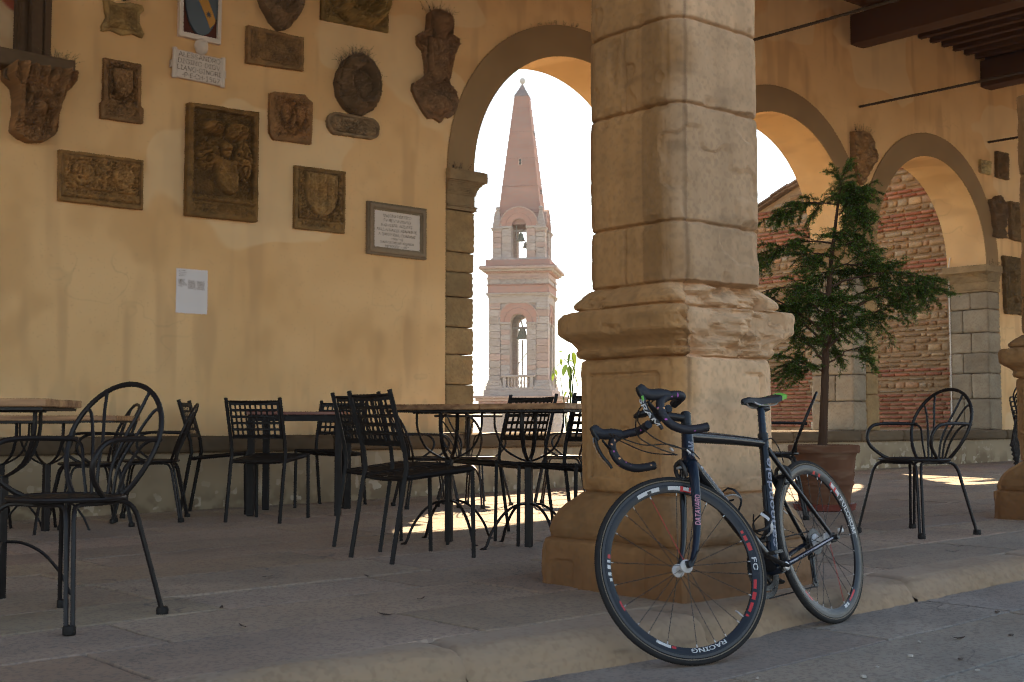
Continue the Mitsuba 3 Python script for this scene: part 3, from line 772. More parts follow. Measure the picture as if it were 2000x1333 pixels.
def relief(key, outline, fn, depth=0.05, base=(0.16, 0.11, 0.06), step=0.009, seed=0, rag=0.005, quad=True, mat='m_stone', amt=0.32, y=WY):
    """a slab with a carved face: outline in (x, z) on the wall, fn(u, v) gives the relief in metres over the slab's face;
    quad: four corners, else a star-shaped outline"""
    O = np.array(outline, float)
    if quad:
        W, H = np.linalg.norm(O[1] - O[0]), np.linalg.norm(O[3] - O[0])
        nu, nv = max(4, int(W / step)), max(4, int(H / step))
        s, t = np.meshgrid(np.linspace(0, 1, nu), np.linspace(0, 1, nv), indexing='ij')
        P = (O[3][None, None] * ((1 - s) * (1 - t))[..., None] + O[2] * (s * (1 - t))[..., None] + O[1] * (s * t)[..., None] + O[0] * ((1 - s) * t)[..., None])
        ed = np.minimum(np.minimum(s, 1 - s) * W, np.minimum(t, 1 - t) * H)
        i, j = np.meshgrid(np.arange(nu - 1), np.arange(nv - 1), indexing='ij')
        q = np.stack([i * nv + j, (i + 1) * nv + j, (i + 1) * nv + j + 1, i * nv + j + 1], -1).reshape(-1, 4)
        rim = [a * nv for a in range(nu)] + [(nu - 1) * nv + b for b in range(1, nv)] + [a * nv + nv - 1 for a in range(nu - 2, -1, -1)] + [b for b in range(nv - 2, 0, -1)]
    else:
        c = O.mean(0) if fn is None or not hasattr(fn, 'centre') else np.array(fn.centre)
        d = np.vstack([O, O[:1]])
        L = np.concatenate([[0], np.cumsum(np.linalg.norm(np.diff(d, axis=0), axis=1))])
        nt = max(24, int(L[-1] / step))
        s = np.linspace(0, L[-1], nt, endpoint=False)
        B = np.stack([np.interp(s, L, d[:, 0]), np.interp(s, L, d[:, 1])], 1)
        R = np.linalg.norm(B - c, axis=1).mean()
        nr = max(5, int(R / step))
        rr = (np.arange(1, nr + 1) / nr)
        P = c + (B - c)[:, None] * rr[None, :, None]
        ed = (1 - rr)[None] * np.linalg.norm(B - c, axis=1)[:, None]
        i, j = np.meshgrid(np.arange(nt), np.arange(nr - 1), indexing='ij')
        q = np.stack([i * nr + j, i * nr + j + 1, ((i + 1) % nt) * nr + j + 1, ((i + 1) % nt) * nr + j], -1).reshape(-1, 4)
        rim = [a * nr + nr - 1 for a in range(nt)]
    sh = P.shape[:2]
    P = P.reshape(-1, 2); ed = ed.reshape(-1)
    n3 = np.stack([P[:, 0], P[:, 1], P[:, 0] * 0 + seed], 1)
    jit = np.stack([nz(n3, 22, 3, seed), nz(n3, 22, 3, seed + 1)], 1) * 2 * rag * np.exp(-ed / 0.02)[:, None]
    C = P.mean(0)
    h = depth + (1.9 * fn(P[:, 0], P[:, 1]) + 0.017 * (swirl(P[:, 0], P[:, 1], 15, seed + 50) - 0.6) * np.clip(ed / 0.03 - 0.6, 0, 1) if fn is not None else 0) + 0.006 * nz(n3, 10, 4, seed + 2) * 2 + 0.003 * nz(n3, 45, 2, seed + 3) - 0.008 * np.exp(-ed / 0.008)
    h = np.maximum(h, 0.006)
    V = np.stack([P[:, 0] + jit[:, 0], y - h, P[:, 1] + jit[:, 1]], 1)
    F = tri(q)
    if not quad:
        k = len(V)
        V = np.vstack([V, [[C[0] if not hasattr(fn, 'centre') else fn.centre[0], y - h.reshape(sh)[:, 0].mean(), C[1] if not hasattr(fn, 'centre') else fn.centre[1]]]])
        a = np.arange(sh[0]) * sh[1]
        F = np.vstack([F, np.stack([np.full(sh[0], k), a, np.roll(a, -1)], 1)])
    m = len(rim)
    b0 = len(V)
    Bk = V[rim].copy(); Bk[:, 1] = y + 0.004
    F = np.vstack([F, tri([[rim[a], rim[(a + 1) % m], b0 + (a + 1) % m, b0 + a] for a in range(m)])])
    V = np.vstack([V, Bk])
    hh = np.concatenate([h, np.full(len(V) - len(h), depth)])
    base = np.asarray(base) * np.array([1.0, 0.86, 0.56]) if mat == 'm_stone' else np.asarray(base)
    tr = np.random.default_rng(seed + 900)
    base = base * tr.uniform(1.0, 1.55) * np.array([1, tr.uniform(.95, 1.08), tr.uniform(0.9, 1.5)])
    c = vcol(V, base, amt + 0.25, 14, seed)
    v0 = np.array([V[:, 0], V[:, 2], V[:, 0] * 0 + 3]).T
    worn = np.clip((hh - depth) / 0.05, -0.35, 0.6)[:, None]  # shade of the relief painted in: recesses darker, raised parts paler
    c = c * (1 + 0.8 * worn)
    lich = np.clip((nz(v0, 9, 4, seed + 12) - 0.08) * 7, 0, 1)[:, None]
    c = c * (1 - 0.35 * lich) + np.asarray(base) * np.array([1.45, 1.4, 1.2]) * 0.35 * lich
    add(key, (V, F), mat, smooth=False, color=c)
    return key

BR = (0.165, 0.108, 0.056)
DK = (0.105, 0.078, 0.048)
PL = 'old stone plaques on the portico wall'

def plaque(label, cat='plaque', name='stone_plaque'):
    return tag(numbered(name), label, cat)

def put(key, *a, **k):
    """one-piece thing under a key already tagged"""
    USED[key] = 0
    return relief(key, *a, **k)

# scroll-shaped small tablet, top left
k = plaque('small dark stone tablet with scrolled edges at the top, left of the blue shield', 'tablet', 'scrolled_tablet')
put(k, [(3.84, 4.03), (3.95, 4.00), (4.06, 4.03), (4.16, 4.03), (4.175, 3.99), (4.145, 3.95), (4.145, 3.88), (4.18, 3.80), (4.17, 3.765), (4.09, 3.785), (4.0, 3.755), (3.91, 3.775), (3.835, 3.755), (3.835, 3.80), (3.87, 3.87), (3.855, 3.95)],
    lambda u, v: line(sdbox(u, v, 4.005, 3.89, 0.11, 0.085), -0.006) + inscription(u, v, 3.91, 4.1, 3.82, 3.96, 4, 3), 0.035, (0.22, 0.155, 0.09), seed=1, quad=False)
k = plaque('tip of a dark carved crest cut off by the top edge above the scrolled tablet', 'carving', 'carved_crest')
put(k, [(3.93, 4.33), (4.10, 4.33), (4.13, 4.18), (4.08, 4.06), (4.02, 4.035), (3.95, 4.07), (3.90, 4.18)], lambda u, v: 0.02 * swirl(u, v, 9, 4), 0.06, DK, seed=2, quad=False)

# painted shield in a marble frame
ps = thing('painted_shield', 'blue shield with a gold star band in a pale stone frame', 'coat of arms')
fr_o, fr_i = Polygon([(4.475, 3.845), (4.845, 3.842), (4.85, 4.52), (4.475, 4.52)]), Polygon([(4.508, 3.885), (4.815, 3.882), (4.818, 4.49), (4.508, 4.49)])
add(ps + '__frame', prism_xz(fr_o.difference(fr_i), WY - 0.045, WY + 0.002), 'm_marble')
add(ps + '__ground', prism_xz(fr_i.buffer(0.002), WY - 0.014, WY + 0.002), pr((0.085, 0.022, 0.012), 0.9))
def shield_out(a, b, cx, cz, n=40):
    t = np.linspace(0, 1, n)
    zz = cz + b - t * 2 * b
    s = np.clip((cz + 0.15 * b - zz) / (1.15 * b), 0, 1)
    ww = a * np.sqrt(np.clip(1 - s ** 2.2, 0, 1))
    return [(cx - x, q) for x, q in zip(ww, zz)] + [(cx + x, q) for x, q in zip(ww[::-1], zz[::-1])]
so = shield_out(0.145, 0.29, 4.672, 4.175)
sh_poly = Polygon(so).buffer(0)
def dome(mesh, cx, cz, a, b, y0, h):
    v, f = np.array(mesh[0]), mesh[1]
    r2 = ((v[:, 0] - cx) / a) ** 2 + ((v[:, 2] - cz) / b) ** 2
    v[:, 1] -= h * np.clip(1 - r2, 0, 1)
    return v, f
def fine(poly, y0, y1, size=0.03):
    m = extrude(poly, y1 - y0)
    v, f = trimesh.remesh.subdivide_to_size(m.vertices, m.faces, size)
    v = np.asarray(v)
    return np.stack([v[:, 0], y0 + v[:, 2], v[:, 1]], 1), np.asarray(f)[:, ::-1]
add(ps + '__field', dome(fine(sh_poly, WY - 0.035, WY - 0.01), 4.672, 4.175, 0.16, 0.32, 0, 0.022), pr((0.062, 0.085, 0.105), 0.55), smooth=40)
bend = Polygon([(4.50, 4.40), (4.555, 4.47), (4.66, 4.30), (4.73, 4.16), (4.80, 4.02), (4.745, 3.955), (4.665, 4.11), (4.59, 4.25)]).intersection(sh_poly)
add(ps + '__bend', dome(fine(bend, WY - 0.039, WY - 0.03), 4.672, 4.175, 0.16, 0.32, 0, 0.022), pr((0.42, 0.20, 0.025), 0.5), smooth=40)
def star(cx, cz, R, n=8):
    return Polygon([(cx + (R if i % 2 == 0 else R * 0.42) * math.cos(math.pi * i / n + 0.2), cz + (R if i % 2 == 0 else R * 0.42) * math.sin(math.pi * i / n + 0.2)) for i in range(2 * n)])
for (sx, szz) in ((4.565, 4.375), (4.645, 4.215), (4.725, 4.065)):
    add(ps + '__star', dome(fine(star(sx, szz, 0.028), WY - 0.0425, WY - 0.036), 4.672, 4.175, 0.16, 0.32, 0, 0.022), pr((0.05, 0.05, 0.055), 0.6))
lily = unary_union([Polygon([(0, .03), (.008, .012), (0, -.012), (-.008, .012)]), Polygon([(.006, 0), (.024, .016), (.026, .002), (.012, -.008)]), Polygon([(-.006, 0), (-.024, .016), (-.026, .002), (-.012, -.008)]), sbox(-.016, -.008, .016, -.003), Polygon([(0, -.004), (.006, -.024), (-.006, -.024)])])
add(ps + '__lily', dome(fine(shapely.affinity.rotate(shapely.affinity.translate(lily, 4.735, 4.235), -25), WY - 0.0425, WY - 0.034), 4.672, 4.175, 0.16, 0.32, 0, 0.022), pr((0.45, 0.24, 0.05), 0.5))

# white tablet held by a cherub
wt = thing('cherub_tablet', 'white marble tablet with Roman lettering held by a cherub under the blue shield', 'tablet')
ta = dblock(-0.205, 0.205, -0.03, 0.0, -0.115, 0.115, step=0.02, amp=0.002, edge=0.006, seed=5)
TR = rot(math.radians(1.0), 'y')
add(wt + '__slab', move(ta, (4.66, WY - 0.004, 3.615), TR), 'm_marble', smooth=True)
for s in (-1, 1):
    rr = tube([(s * 0.215, -0.02, -0.125), (s * 0.215, -0.02, 0.125)], 0.02, 10)
    add(wt + '__scroll', move(rr, (4.66, WY - 0.006, 3.615), TR), 'm_marble', smooth=40)
    hand = [tube(bez((s * 0.245, 0.0, -0.035 + 0.016 * i), (s * 0.236, -0.03, -0.034 + 0.016 * i), (s * 0.212, -0.044, -0.03 + 0.015 * i), n=8), 0.007, 6) for i in range(4)]
    add(wt + '__hand', move(join(*hand), (4.66, WY - 0.004, 3.615), TR), 'm_marble', smooth=True)
hd = trimesh.creation.icosphere(4, 1.0)
hv = np.array(hd.vertices)
def head_shape(v):
    x, y, z = v[:, 0], v[:, 1], v[:, 2]     # face looks to -y
    r = np.ones(len(v))
    f = y < 0
    r += 0.10 * np.exp(-((x / .14) ** 2 + ((z + .12) / .2) ** 2)) * f                       # nose
    for s in (-1, 1):
        r -= 0.10 * np.exp(-(((x - s * .34) / .17) ** 2 + ((z - .10) / .09) ** 2)) * f      # eyes
        r += 0.05 * np.exp(-(((x - s * .34) / .2) ** 2 + ((z - .26) / .06) ** 2)) * f       # brows
        r += 0.08 * np.exp(-(((x - s * .45) / .25) ** 2 + ((z + .28) / .22) ** 2)) * f      # cheeks
    r -= 0.06 * np.exp(-((x / .22) ** 2 + ((z + .47) / .035) ** 2)) * f                     # mouth
    r += 0.05 * np.exp(-((x / .22) ** 2 + ((z + .56) / .07) ** 2)) * f
    r += 0.06 * np.exp(-((x / .25) ** 2 + ((z + .82) / .15) ** 2)) * f                      # chin
    hair = np.clip((z - 0.42 + 0.5 * np.clip(y, -1, 1) + 0.25 * np.abs(x)) * 5, 0, 1)
    return r + hair * (0.10 + 0.10 * meshkit.noise(v * 5.2, 3))
hv = hv * head_shape(hv)[:, None] * np.array([0.054, 0.052, 0.064])
add(wt + '__cherub_head', move((hv, hd.faces), (4.675, WY - 0.035, 3.785), TR), 'm_marble', smooth=True)

def wall_text(key, text, x, z, h, mat='m_letter', y=WY - 0.03, centre=True, R=None, d=0.0016):
    m = meshkit.text_mesh(text, h, d)
    v = np.asarray(m.vertices)
    w = v[:, 0].max() - v[:, 0].min()
    v = v - [v[:, 0].min() + (w / 2 if centre else 0), 0, 0]
    q = np.stack([v[:, 0], -v[:, 2], v[:, 1]], 1)
    if R is not None:
        q = q @ R.T
    return add(key, (q + [x, y, z], np.asarray(m.faces)), mat), w
for i, (t, w0) in enumerate((('ALESSANDRO', 0.37), ('DIGINO·DIGV', 0.375), ('LIANO·GINORI', 0.385), ('·P·E·CH·1507', 0.33))):
    m = meshkit.text_mesh(t, 0.040, 0.0016)
    v = np.asarray(m.vertices); v = (v - [(v[:, 0].max() + v[:, 0].min()) / 2, 0, 0]) * [w0 / np.ptp(v[:, 0]), 1, 1]
    q = np.stack([v[:, 0], -0.0305 - v[:, 2], v[:, 1] + 0.062 - 0.055 * i], 1) @ TR.T
    add(wt + '__lettering', (q + [4.66 + (0.02 if i == 3 else 0.0), WY - 0.004, 3.615], np.asarray(m.faces)), 'm_letter')

# oval with rectangular tablet below
def oval_arms(cx, cz, a, b, seed):
    def fn(u, v):
        return up(sdell(u, v, cx, cz, a, b), 0.05, 0.05) + line(sdell(u, v, cx, cz, a * 0.66, b * 0.66), 0.014, 0.012) - up(sdell(u, v, cx, cz, a * 0.62, b * 0.62), 0.03, 0.03) + up(sdell(u, v, cx, cz, a * 0.56, b * 0.5), 0.024, 0.05) \
            + 0.018 * swirl(u, v, 8, seed) * (sdell(u, v, cx, cz, a * 0.68, b * 0.68) > 0) + line((u - cx) * 0.6 - (v - cz) * 0.8, 0.008, 0.012) * (sdell(u, v, cx, cz, a * 0.5, b * 0.45) < 0)
    fn.centre = (cx, cz)
    return fn
def ell_outline(cx, cz, a, b, n=40, rag=0.0, seed=0, top=1.0):
    r = np.random.default_rng(seed)
    t = np.linspace(0, 2 * np.pi, n, endpoint=False)
    k = 1 + rag * r.normal(0, 1, n)
    return list(zip(cx + a * k * np.cos(t), cz + b * k * np.sin(t)))
k = plaque('dark oval carved shield above a plain rectangular tablet, cut off by the top edge', 'coat of arms', 'oval_shield')
put(k, [(5.385, 4.07), (5.31, 4.13), (5.22, 4.25), (5.16, 4.42), (5.16, 4.60), (5.62, 4.60), (5.625, 4.42), (5.58, 4.25), (5.47, 4.10)], oval_arms(5.395, 4.40, 0.22, 0.31, 8), 0.06, DK, seed=8, quad=False)
k = plaque('plain dark rectangular tablet under the cut-off oval shield', 'tablet')
put(k, [(5.09, 4.06), (5.64, 4.06), (5.64, 3.765), (5.09, 3.735)], lambda u, v: line(sdbox(u, v, 5.365, 3.905, 0.24, 0.115), -0.008, 0.008) - up(sdbox(u, v, 5.365, 3.905, 0.235, 0.11), 0.008, 0.02), 0.05, (0.175, 0.12, 0.068), seed=9)
# square slab with a round dark medallion, at the top
k = plaque('square slab with a dark round carved wreath, cut off by the top edge', 'plaque')
def roundel(u, v):
    r = np.hypot(u - 6.21, v - 4.57)
    return up(r - 0.31, 0.07, 0.06) - up(r - 0.21, 0.06, 0.03) + 0.028 * swirl(u, v, 9, 5) * (r < 0.31) + up(np.hypot(u - 6.21, v - 4.57) - 0.14, 0.05, 0.06)
put(k, [(5.82, 4.72), (6.55, 4.72), (6.545, 4.29), (5.82, 4.265)], roundel, 0.03, (0.17, 0.125, 0.075), seed=10)

# tall narrow plaque, left
k = plaque('tall narrow plaque with diagonal band shield and wider foot, left part of the wall', 'plaque')
def p7(u, v):
    s = sdshield(u, v, 4.01, 3.37, 0.085, 0.12)
    return up(sdbox(u, v, 4.01, 3.38, 0.12, 0.155), -0.012, 0.008) + up(s, 0.022, 0.02) + line((u - 4.01) * .62 + (v - 3.37) * .78, 0.014, 0.024) * (s < 0) + 0.018 * swirl(u, v, 13, 3) * (s > 0.005) * (sdbox(u, v, 4.01, 3.38, 0.115, 0.15) < 0) + inscription(u, v, 3.87, 4.14, 3.085, 3.18, 3, 5)
put(k, [(3.855, 3.545), (4.16, 3.55), (4.165, 3.21), (4.185, 3.195), (4.185, 3.075), (3.84, 3.065), (3.838, 3.19), (3.856, 3.205)], p7, 0.045, BR, seed=11, quad=False)
# wide double plaque
k = plaque('wide low plaque with two carved panels side by side, lowest on the left', 'plaque')
def p8(u, v):
    h = line(sdbox(u, v, 3.855, 2.585, 0.31, 0.165), -0.008, 0.007) - up(sdbox(u, v, 3.855, 2.615, 0.30, 0.125), 0.010, 0.01) + line(u - 3.865, 0.014, 0.012) * (v > 2.49)
    for cx in (3.70, 4.02):
        s = sdell(u, v, cx, 2.615, 0.10, 0.105)
        h += up(s, 0.018, 0.03) + line(sdell(u, v, cx, 2.62, 0.055, 0.06), -0.008, 0.008) + 0.014 * swirl(u, v, 11, int(cx * 10)) * (s > 0) * (sdbox(u, v, 3.855, 2.615, 0.29, 0.12) < 0)
    return h + inscription(u, v, 3.62, 4.1, 2.41, 2.48, 2, 7)
put(k, [(3.52, 2.775), (4.19, 2.78), (4.195, 2.385), (3.525, 2.385)], p8, 0.05, (0.155, 0.10, 0.052), seed=12)
# the large plaque
k = plaque('largest plaque, tall dark relief of a crested helmet over a slanting shield', 'plaque')
def p9(u, v):
    fr = sdbox(u, v, 4.88, 2.92, 0.275, 0.36)
    s = sdshield(u + 0.25 * (v - 2.75), v, 4.90, 2.74, 0.11, 0.15)
    hel = sdell(u, v, 4.90, 2.96, 0.075, 0.10)
    wing = np.minimum(sdell(u, v, 4.78, 3.13, 0.12, 0.075), sdell(u, v, 4.99, 3.12, 0.13, 0.09))
    man = np.minimum(sdell(u, v, 4.74, 2.90, 0.12, 0.16), sdell(u, v, 5.05, 2.88, 0.11, 0.22))
    h = up(fr, -0.022, 0.012) + line(sdbox(u, v, 4.88, 2.92, 0.295, 0.385), 0.006, 0.008)
    h += (0.010 + 0.036 * swirl(u, v, 7.5, 9)) * up(np.minimum(man, wing), 1, 0.05) * (fr < -0.01)
    h += up(s, 0.040, 0.03) + up(hel, 0.055, 0.06) + up(wing, 0.03, 0.05) - up(sdbox(u, v, 4.915, 2.95, 0.05, 0.012, 0.005), 0.03, 0.01)
    h += line((u - 4.90) * .78 + (v - 2.72) * .62, 0.012, 0.012) * (s < 0) + line((u - 4.90) * .78 + (v - 2.66) * .62, 0.010, 0.010) * (s < 0)
    return h + line(v - 2.515, -0.009, 0.008) * (np.abs(u - 4.88) < 0.28) + inscription(u, v, 4.63, 5.13, 2.42, 2.50, 2, 3)
put(k, [(4.56, 3.305), (5.20, 3.325), (5.20, 2.39), (4.555, 2.38)], p9, 0.07, (0.15, 0.098, 0.050), seed=13, step=0.008)
# small eagle plaque with clipped corner
k = plaque('small plaque with a clipped corner and a spread-winged bird, right of the largest plaque', 'plaque')
def p10(u, v):
    cx, cz = 5.54, 3.34
    w = np.abs(u - cx)
    wings = sdell(w, v, 0.065, cz + 0.03, 0.05, 0.10)
    body = np.minimum(sdell(u, v, cx, cz, 0.028, 0.11), sdell(u, v, cx, cz + 0.12, 0.02, 0.025))
    return -up(sdell(u, v, cx, cz, 0.145, 0.165), 0.014, 0.02) + up(np.minimum(wings, body), 0.024, 0.025) + line(w - 0.05 - 0.2 * (v - cz - 0.03) ** 1, -0.006, 0.006) * (wings < 0) + 0.01 * swirl(u, v, 14, 5) * (sdell(u, v, cx, cz, 0.14, 0.16) < 0)
put(k, [(5.32, 3.515), (5.36, 3.535), (5.50, 3.545), (5.66, 3.56), (5.69, 3.53), (5.74, 3.50), (5.735, 3.30), (5.73, 3.13), (5.50, 3.125), (5.36, 3.12), (5.32, 3.17), (5.315, 3.35)], p10, 0.045, (0.17, 0.105, 0.055), seed=14, quad=False)
# oval with base plate
k = plaque('dark oval scrollwork shield sprouting dry grass, above a rounded inscribed plate', 'coat of arms', 'oval_shield')
put(k, [(6.20, 4.03), (6.13, 4.00), (6.05, 3.93), (5.99, 3.83), (5.965, 3.71), (5.985, 3.60), (6.06, 3.51), (6.15, 3.465), (6.25, 3.465), (6.36, 3.53), (6.42, 3.63), (6.44, 3.75), (6.42, 3.87), (6.36, 3.97), (6.28, 4.02)], oval_arms(6.205, 3.73, 0.215, 0.265, 21), 0.06, (0.09, 0.07, 0.045), seed=15, quad=False)
k = plaque('narrow plate with rounded ends and worn lettering under the grassy oval shield', 'tablet')
ro = sbox(5.99, 3.36, 6.35, 3.362).buffer(0.098, 16)
put(k, [(x + 0.0, z + 0.02 * (x - 6.17)) for x, z in list(ro.exterior.coords)[:-1]], lambda u, v: line(sdbox(u, v, 6.17, 3.361, 0.245, 0.068, 0.06), -0.010, 0.007) + inscription(u, v, 5.98, 6.36, 3.325, 3.40, 2, 12), 0.045, (0.20, 0.155, 0.10), seed=16, quad=False)
# shield plaque
k = plaque('square plaque with a large pointed shield divided into stripes, above the framed plaque', 'plaque')
def p12(u, v):
    s = sdshield(u, v, 5.835, 2.70, 0.17, 0.195)
    h = line(sdbox(u, v, 5.83, 2.69, 0.225, 0.22), -0.008, 0.006) - up(sdbox(u, v, 5.83, 2.69, 0.22, 0.215), 0.012, 0.01) + up(s, 0.024, 0.02) + line(s + 0.015, -0.004, 0.006)
    for i in range(-3, 4):
        h += line(u - 5.835 - 0.043 * i, 0.006 * (-1) ** i, 0.009) * (s < -0.02)
    h += line(v - 2.77, -0.004, 0.005) * (s < -0.02)
    return h + 0.016 * swirl(u, v, 13, 8) * (s > 0.005) * (sdbox(u, v, 5.83, 2.69, 0.215, 0.21) < 0) + inscription(u, v, 5.6, 6.05, 2.40, 2.455, 1, 9)
put(k, [(5.57, 2.925), (6.085, 2.935), (6.08, 2.38), (5.57, 2.378)], p12, 0.045, (0.19, 0.125, 0.068), seed=17)

# framed inscription
fp = thing('framed_inscription', 'white inscribed plaque in a moulded brown stone frame beside the near arch', 'plaque')
fo = Polygon([(6.325, 2.225), (6.985, 2.22), (6.985, 2.70), (6.325, 2.705)])
for (i0, i1, d, cc) in ((0.0, 0.022, 0.03, (0.20, 0.145, 0.09)), (0.022, 0.05, 0.048, (0.24, 0.175, 0.11)), (0.05, 0.072, 0.035, (0.21, 0.155, 0.095))):
    ring = fo.buffer(-i0, join_style=2).difference(fo.buffer(-i1, join_style=2))
    m = prism_xz(ring, WY - d, WY + 0.003)
    add(fp + '__frame', m, 'm_stone', color=vcol(m[0], cc, 0.3, 8, 3))
add(fp + '__slab', prism_xz(fo.buffer(-0.071, join_style=2), WY - 0.022, WY + 0.003), 'm_marble')
for (t, zz, h, w0) in (('QVESTO PORTICO', 2.578, .026, .315), ('FV RESTAVRATO', 2.535, .026, .30), ('E QVESTE ARCATE', 2.492, .026, .345), ('SVLLA VALLE RIAPERTE', 2.449, .026, .45), ('A SPESE DEL COMVNE', 2.406, .026, .41), ('PODESTÀ', 2.372, .018, .13), ('DINO CESARONI VENANZI', 2.338, .020, .38), ('MCMXXIX - VII°', 2.304, .020, .26)):
    m = meshkit.text_mesh(t, h, 0.0012)
    v = np.asarray(m.vertices); v = (v - [(v[:, 0].max() + v[:, 0].min()) / 2, 0, 0]) * [w0 / np.ptp(v[:, 0]), 1, 1]
    add(fp + '__lettering', (np.stack([v[:, 0] + 6.655, WY - 0.0225 - v[:, 2], v[:, 1] + zz], 1), np.asarray(m.faces)), 'm_letter')

# tall cartouche with a helmet, beside the arch
k = plaque('tall winged cartouche topped by a mossy helmet, touching the near arch band', 'coat of arms', 'tall_cartouche')
def p14(u, v):
    h = up(sdell(u, v, 7.10, 4.47, 0.115, 0.13), 0.085, 0.09) - up(sdbox(u, v, 7.13, 4.44, 0.07, 0.014, 0.01), 0.03, 0.012) + 0.02 * swirl(u, v, 9, 6) * (v > 4.33)
    s = sdshield(u, v, 7.08, 4.12, 0.115, 0.22)
    h += up(s, 0.04, 0.03) + line(s + 0.012, -0.01, 0.007) + line((u - 7.08) * .7 - (v - 4.1) * .5, 0.008, 0.012) * (s < -0.02)
    p = sdell(u, v, 7.09, 3.71, 0.19, 0.105)
    return h + up(p, 0.025, 0.03) + line(p + 0.03, -0.012, 0.008) + 0.012 * swirl(u, v, 10, 2) * (s > 0) * (v > 3.85)
o14 = [(6.99, 4.56), (7.04, 4.61), (7.12, 4.62), (7.22, 4.60), (7.26, 4.52), (7.255, 4.40), (7.33, 4.38), (7.35, 4.32), (7.30, 4.22), (7.275, 4.12), (7.25, 3.99), (7.205, 3.88), (7.24, 3.85), (7.33, 3.85), (7.36, 3.79), (7.335, 3.70), (7.30, 3.645), (7.24, 3.60), (7.20, 3.615), (7.15, 3.545), (7.07, 3.575), (7.0, 3.56),
       (6.93, 3.63), (6.86, 3.72), (6.81, 3.80), (6.82, 3.87), (6.90, 3.85), (7.0, 3.88), (6.965, 3.98), (6.955, 4.09), (6.93, 4.20), (6.87, 4.24), (6.86, 4.33), (6.92, 4.37), (6.975, 4.40)]
p14.centre = (7.09, 4.08)
put(k, o14, p14, 0.045, (0.145, 0.105, 0.06), seed=18, quad=False, step=0.0075)

# paper notice
pn = thing('paper_notice', 'white printed information sheet low on the plaster wall', 'notice')
add(pn + '__sheet', move(box(-0.1375, 0.1375, -0.004, 0.0, -0.18, 0.18), (4.64, WY - 0.002, 1.77)), 'm_paper')
nr = np.random.default_rng(4)
def block(x0, z0, w, rows, pitch, hgt, mat, ragged=0.25):
    ms = []
    for r_ in range(rows):
        x, end = x0, x0 + w * (1 - (nr.uniform(0, ragged) if nr.uniform() < 0.4 else 0.0))
        while x < end - 0.002:
            L = min(nr.uniform(0.004, 0.013), end - x)
            ms.append(box(x, x + L, -0.0012, 0.0, z0 - r_ * pitch - hgt, z0 - r_ * pitch))
            x += L + 0.0018
    v, f = join(*ms)
    return add(pn + '__text_block', (v + [4.64, WY - 0.0062, 1.77], f), mat)
block(-0.118, 0.092, 0.055, 3, 0.010, 0.006, 'm_letter'); block(-0.118, 0.062, 0.07, 5, 0.006, 0.003, 'm_ink', 0.5)
block(-0.035, 0.090, 0.068, 14, 0.0052, 0.0030, 'm_ink'); block(0.043, 0.087, 0.068, 14, 0.0052, 0.0030, 'm_ink'); block(-0.118, 0.165, 0.065, 4, 0.014, 0.004, 'm_ink', 0.4)

# stone bust fragment between the arches, and the plaques at the far right
k = plaque('dark broken torso fragment between the two far arches above the tree', 'sculpture', 'stone_torso')
p16 = lambda u, v: up(sdell(u, v, 14.03, 4.22, 0.2, 0.33), 0.035, 0.10) + up(sdell(u, v, 14.10, 4.16, 0.14, 0.12), 0.02, 0.08) + 0.02 * swirl(u, v, 5, 3)
put(k, [(13.80, 4.46), (13.95, 4.48), (14.14, 4.46), (14.20, 4.42), (14.16, 4.33), (14.17, 4.27), (14.27, 4.19), (14.29, 4.13), (14.20, 4.06), (14.13, 3.96), (14.07, 3.86), (14.0, 3.78), (13.93, 3.84), (13.88, 3.98), (13.80, 4.05), (13.80, 4.25)], p16, 0.06, (0.14, 0.095, 0.06), seed=19, quad=False, step=0.014)
far = (('small pale lettered tablet beside the small upright plaque, far right', [(16.99, 4.53), (17.29, 4.54), (17.28, 4.34), (16.985, 4.335)], (0.40, 0.34, 0.27), 'tablet'),
       ('small upright dark plaque under the short tie rod, far right', [(17.45, 4.72), (17.78, 4.72), (17.76, 4.32), (17.44, 4.33)], DK, 'plaque'),
       ('dark plaque cut by the right pillar, upper of two', [(17.79, 4.01), (18.2, 4.01), (18.2, 3.43), (17.80, 3.44)], DK, 'plaque'),
       ('tall dark slab low beside the right pillar, with a chipped left edge', [(17.57, 3.17), (18.15, 3.17), (18.15, 2.32), (17.60, 2.31)], DK, 'plaque'))
for i, (lab, q, cc, cat) in enumerate(far):
    k = plaque(lab, cat)
    cx, cz = np.mean([p[0] for p in q]), np.mean([p[1] for p in q])
    w = abs(q[1][0] - q[0][0]) / 2
    hh = abs(q[0][1] - q[3][1]) / 2
    fn = (lambda u, v, q=q: inscription(u, v, q[3][0] + 0.03, q[2][0] - 0.03, q[3][1] + 0.02, q[0][1] - 0.02, 5, 2) * 1.5) if i == 0 else (lambda u, v, cx=cx, cz=cz, w=w, hh=hh: line(sdbox(u, v, cx, cz, w * .8, hh * .85), -0.008, 0.01) + up(sdshield(u, v, cx, cz, w * .5, hh * .6), 0.03, 0.03) + 0.01 * swirl(u, v, 8, 3))
    put(k, q, fn, 0.05, cc, seed=30 + i, step=0.014, rag=0.012)
k = plaque('dark wavy-edged cartouche right of the last arch', 'coat of arms', 'wavy_cartouche')
put(k, [(17.22, 3.97), (17.30, 3.95), (17.38, 4.03), (17.47, 4.06), (17.56, 4.0), (17.66, 3.97), (17.62, 3.88), (17.57, 3.82), (17.63, 3.72), (17.55, 3.63), (17.57, 3.52), (17.62, 3.43), (17.45, 3.42), (17.30, 3.43), (17.34, 3.53), (17.28, 3.62), (17.29, 3.74), (17.24, 3.82)],
    lambda u, v: up(sdshield(u, v, 17.43, 3.74, 0.1, 0.2), 0.04, 0.03) + 0.02 * swirl(u, v, 8, 6), 0.06, DK, seed=36, quad=False, step=0.014)

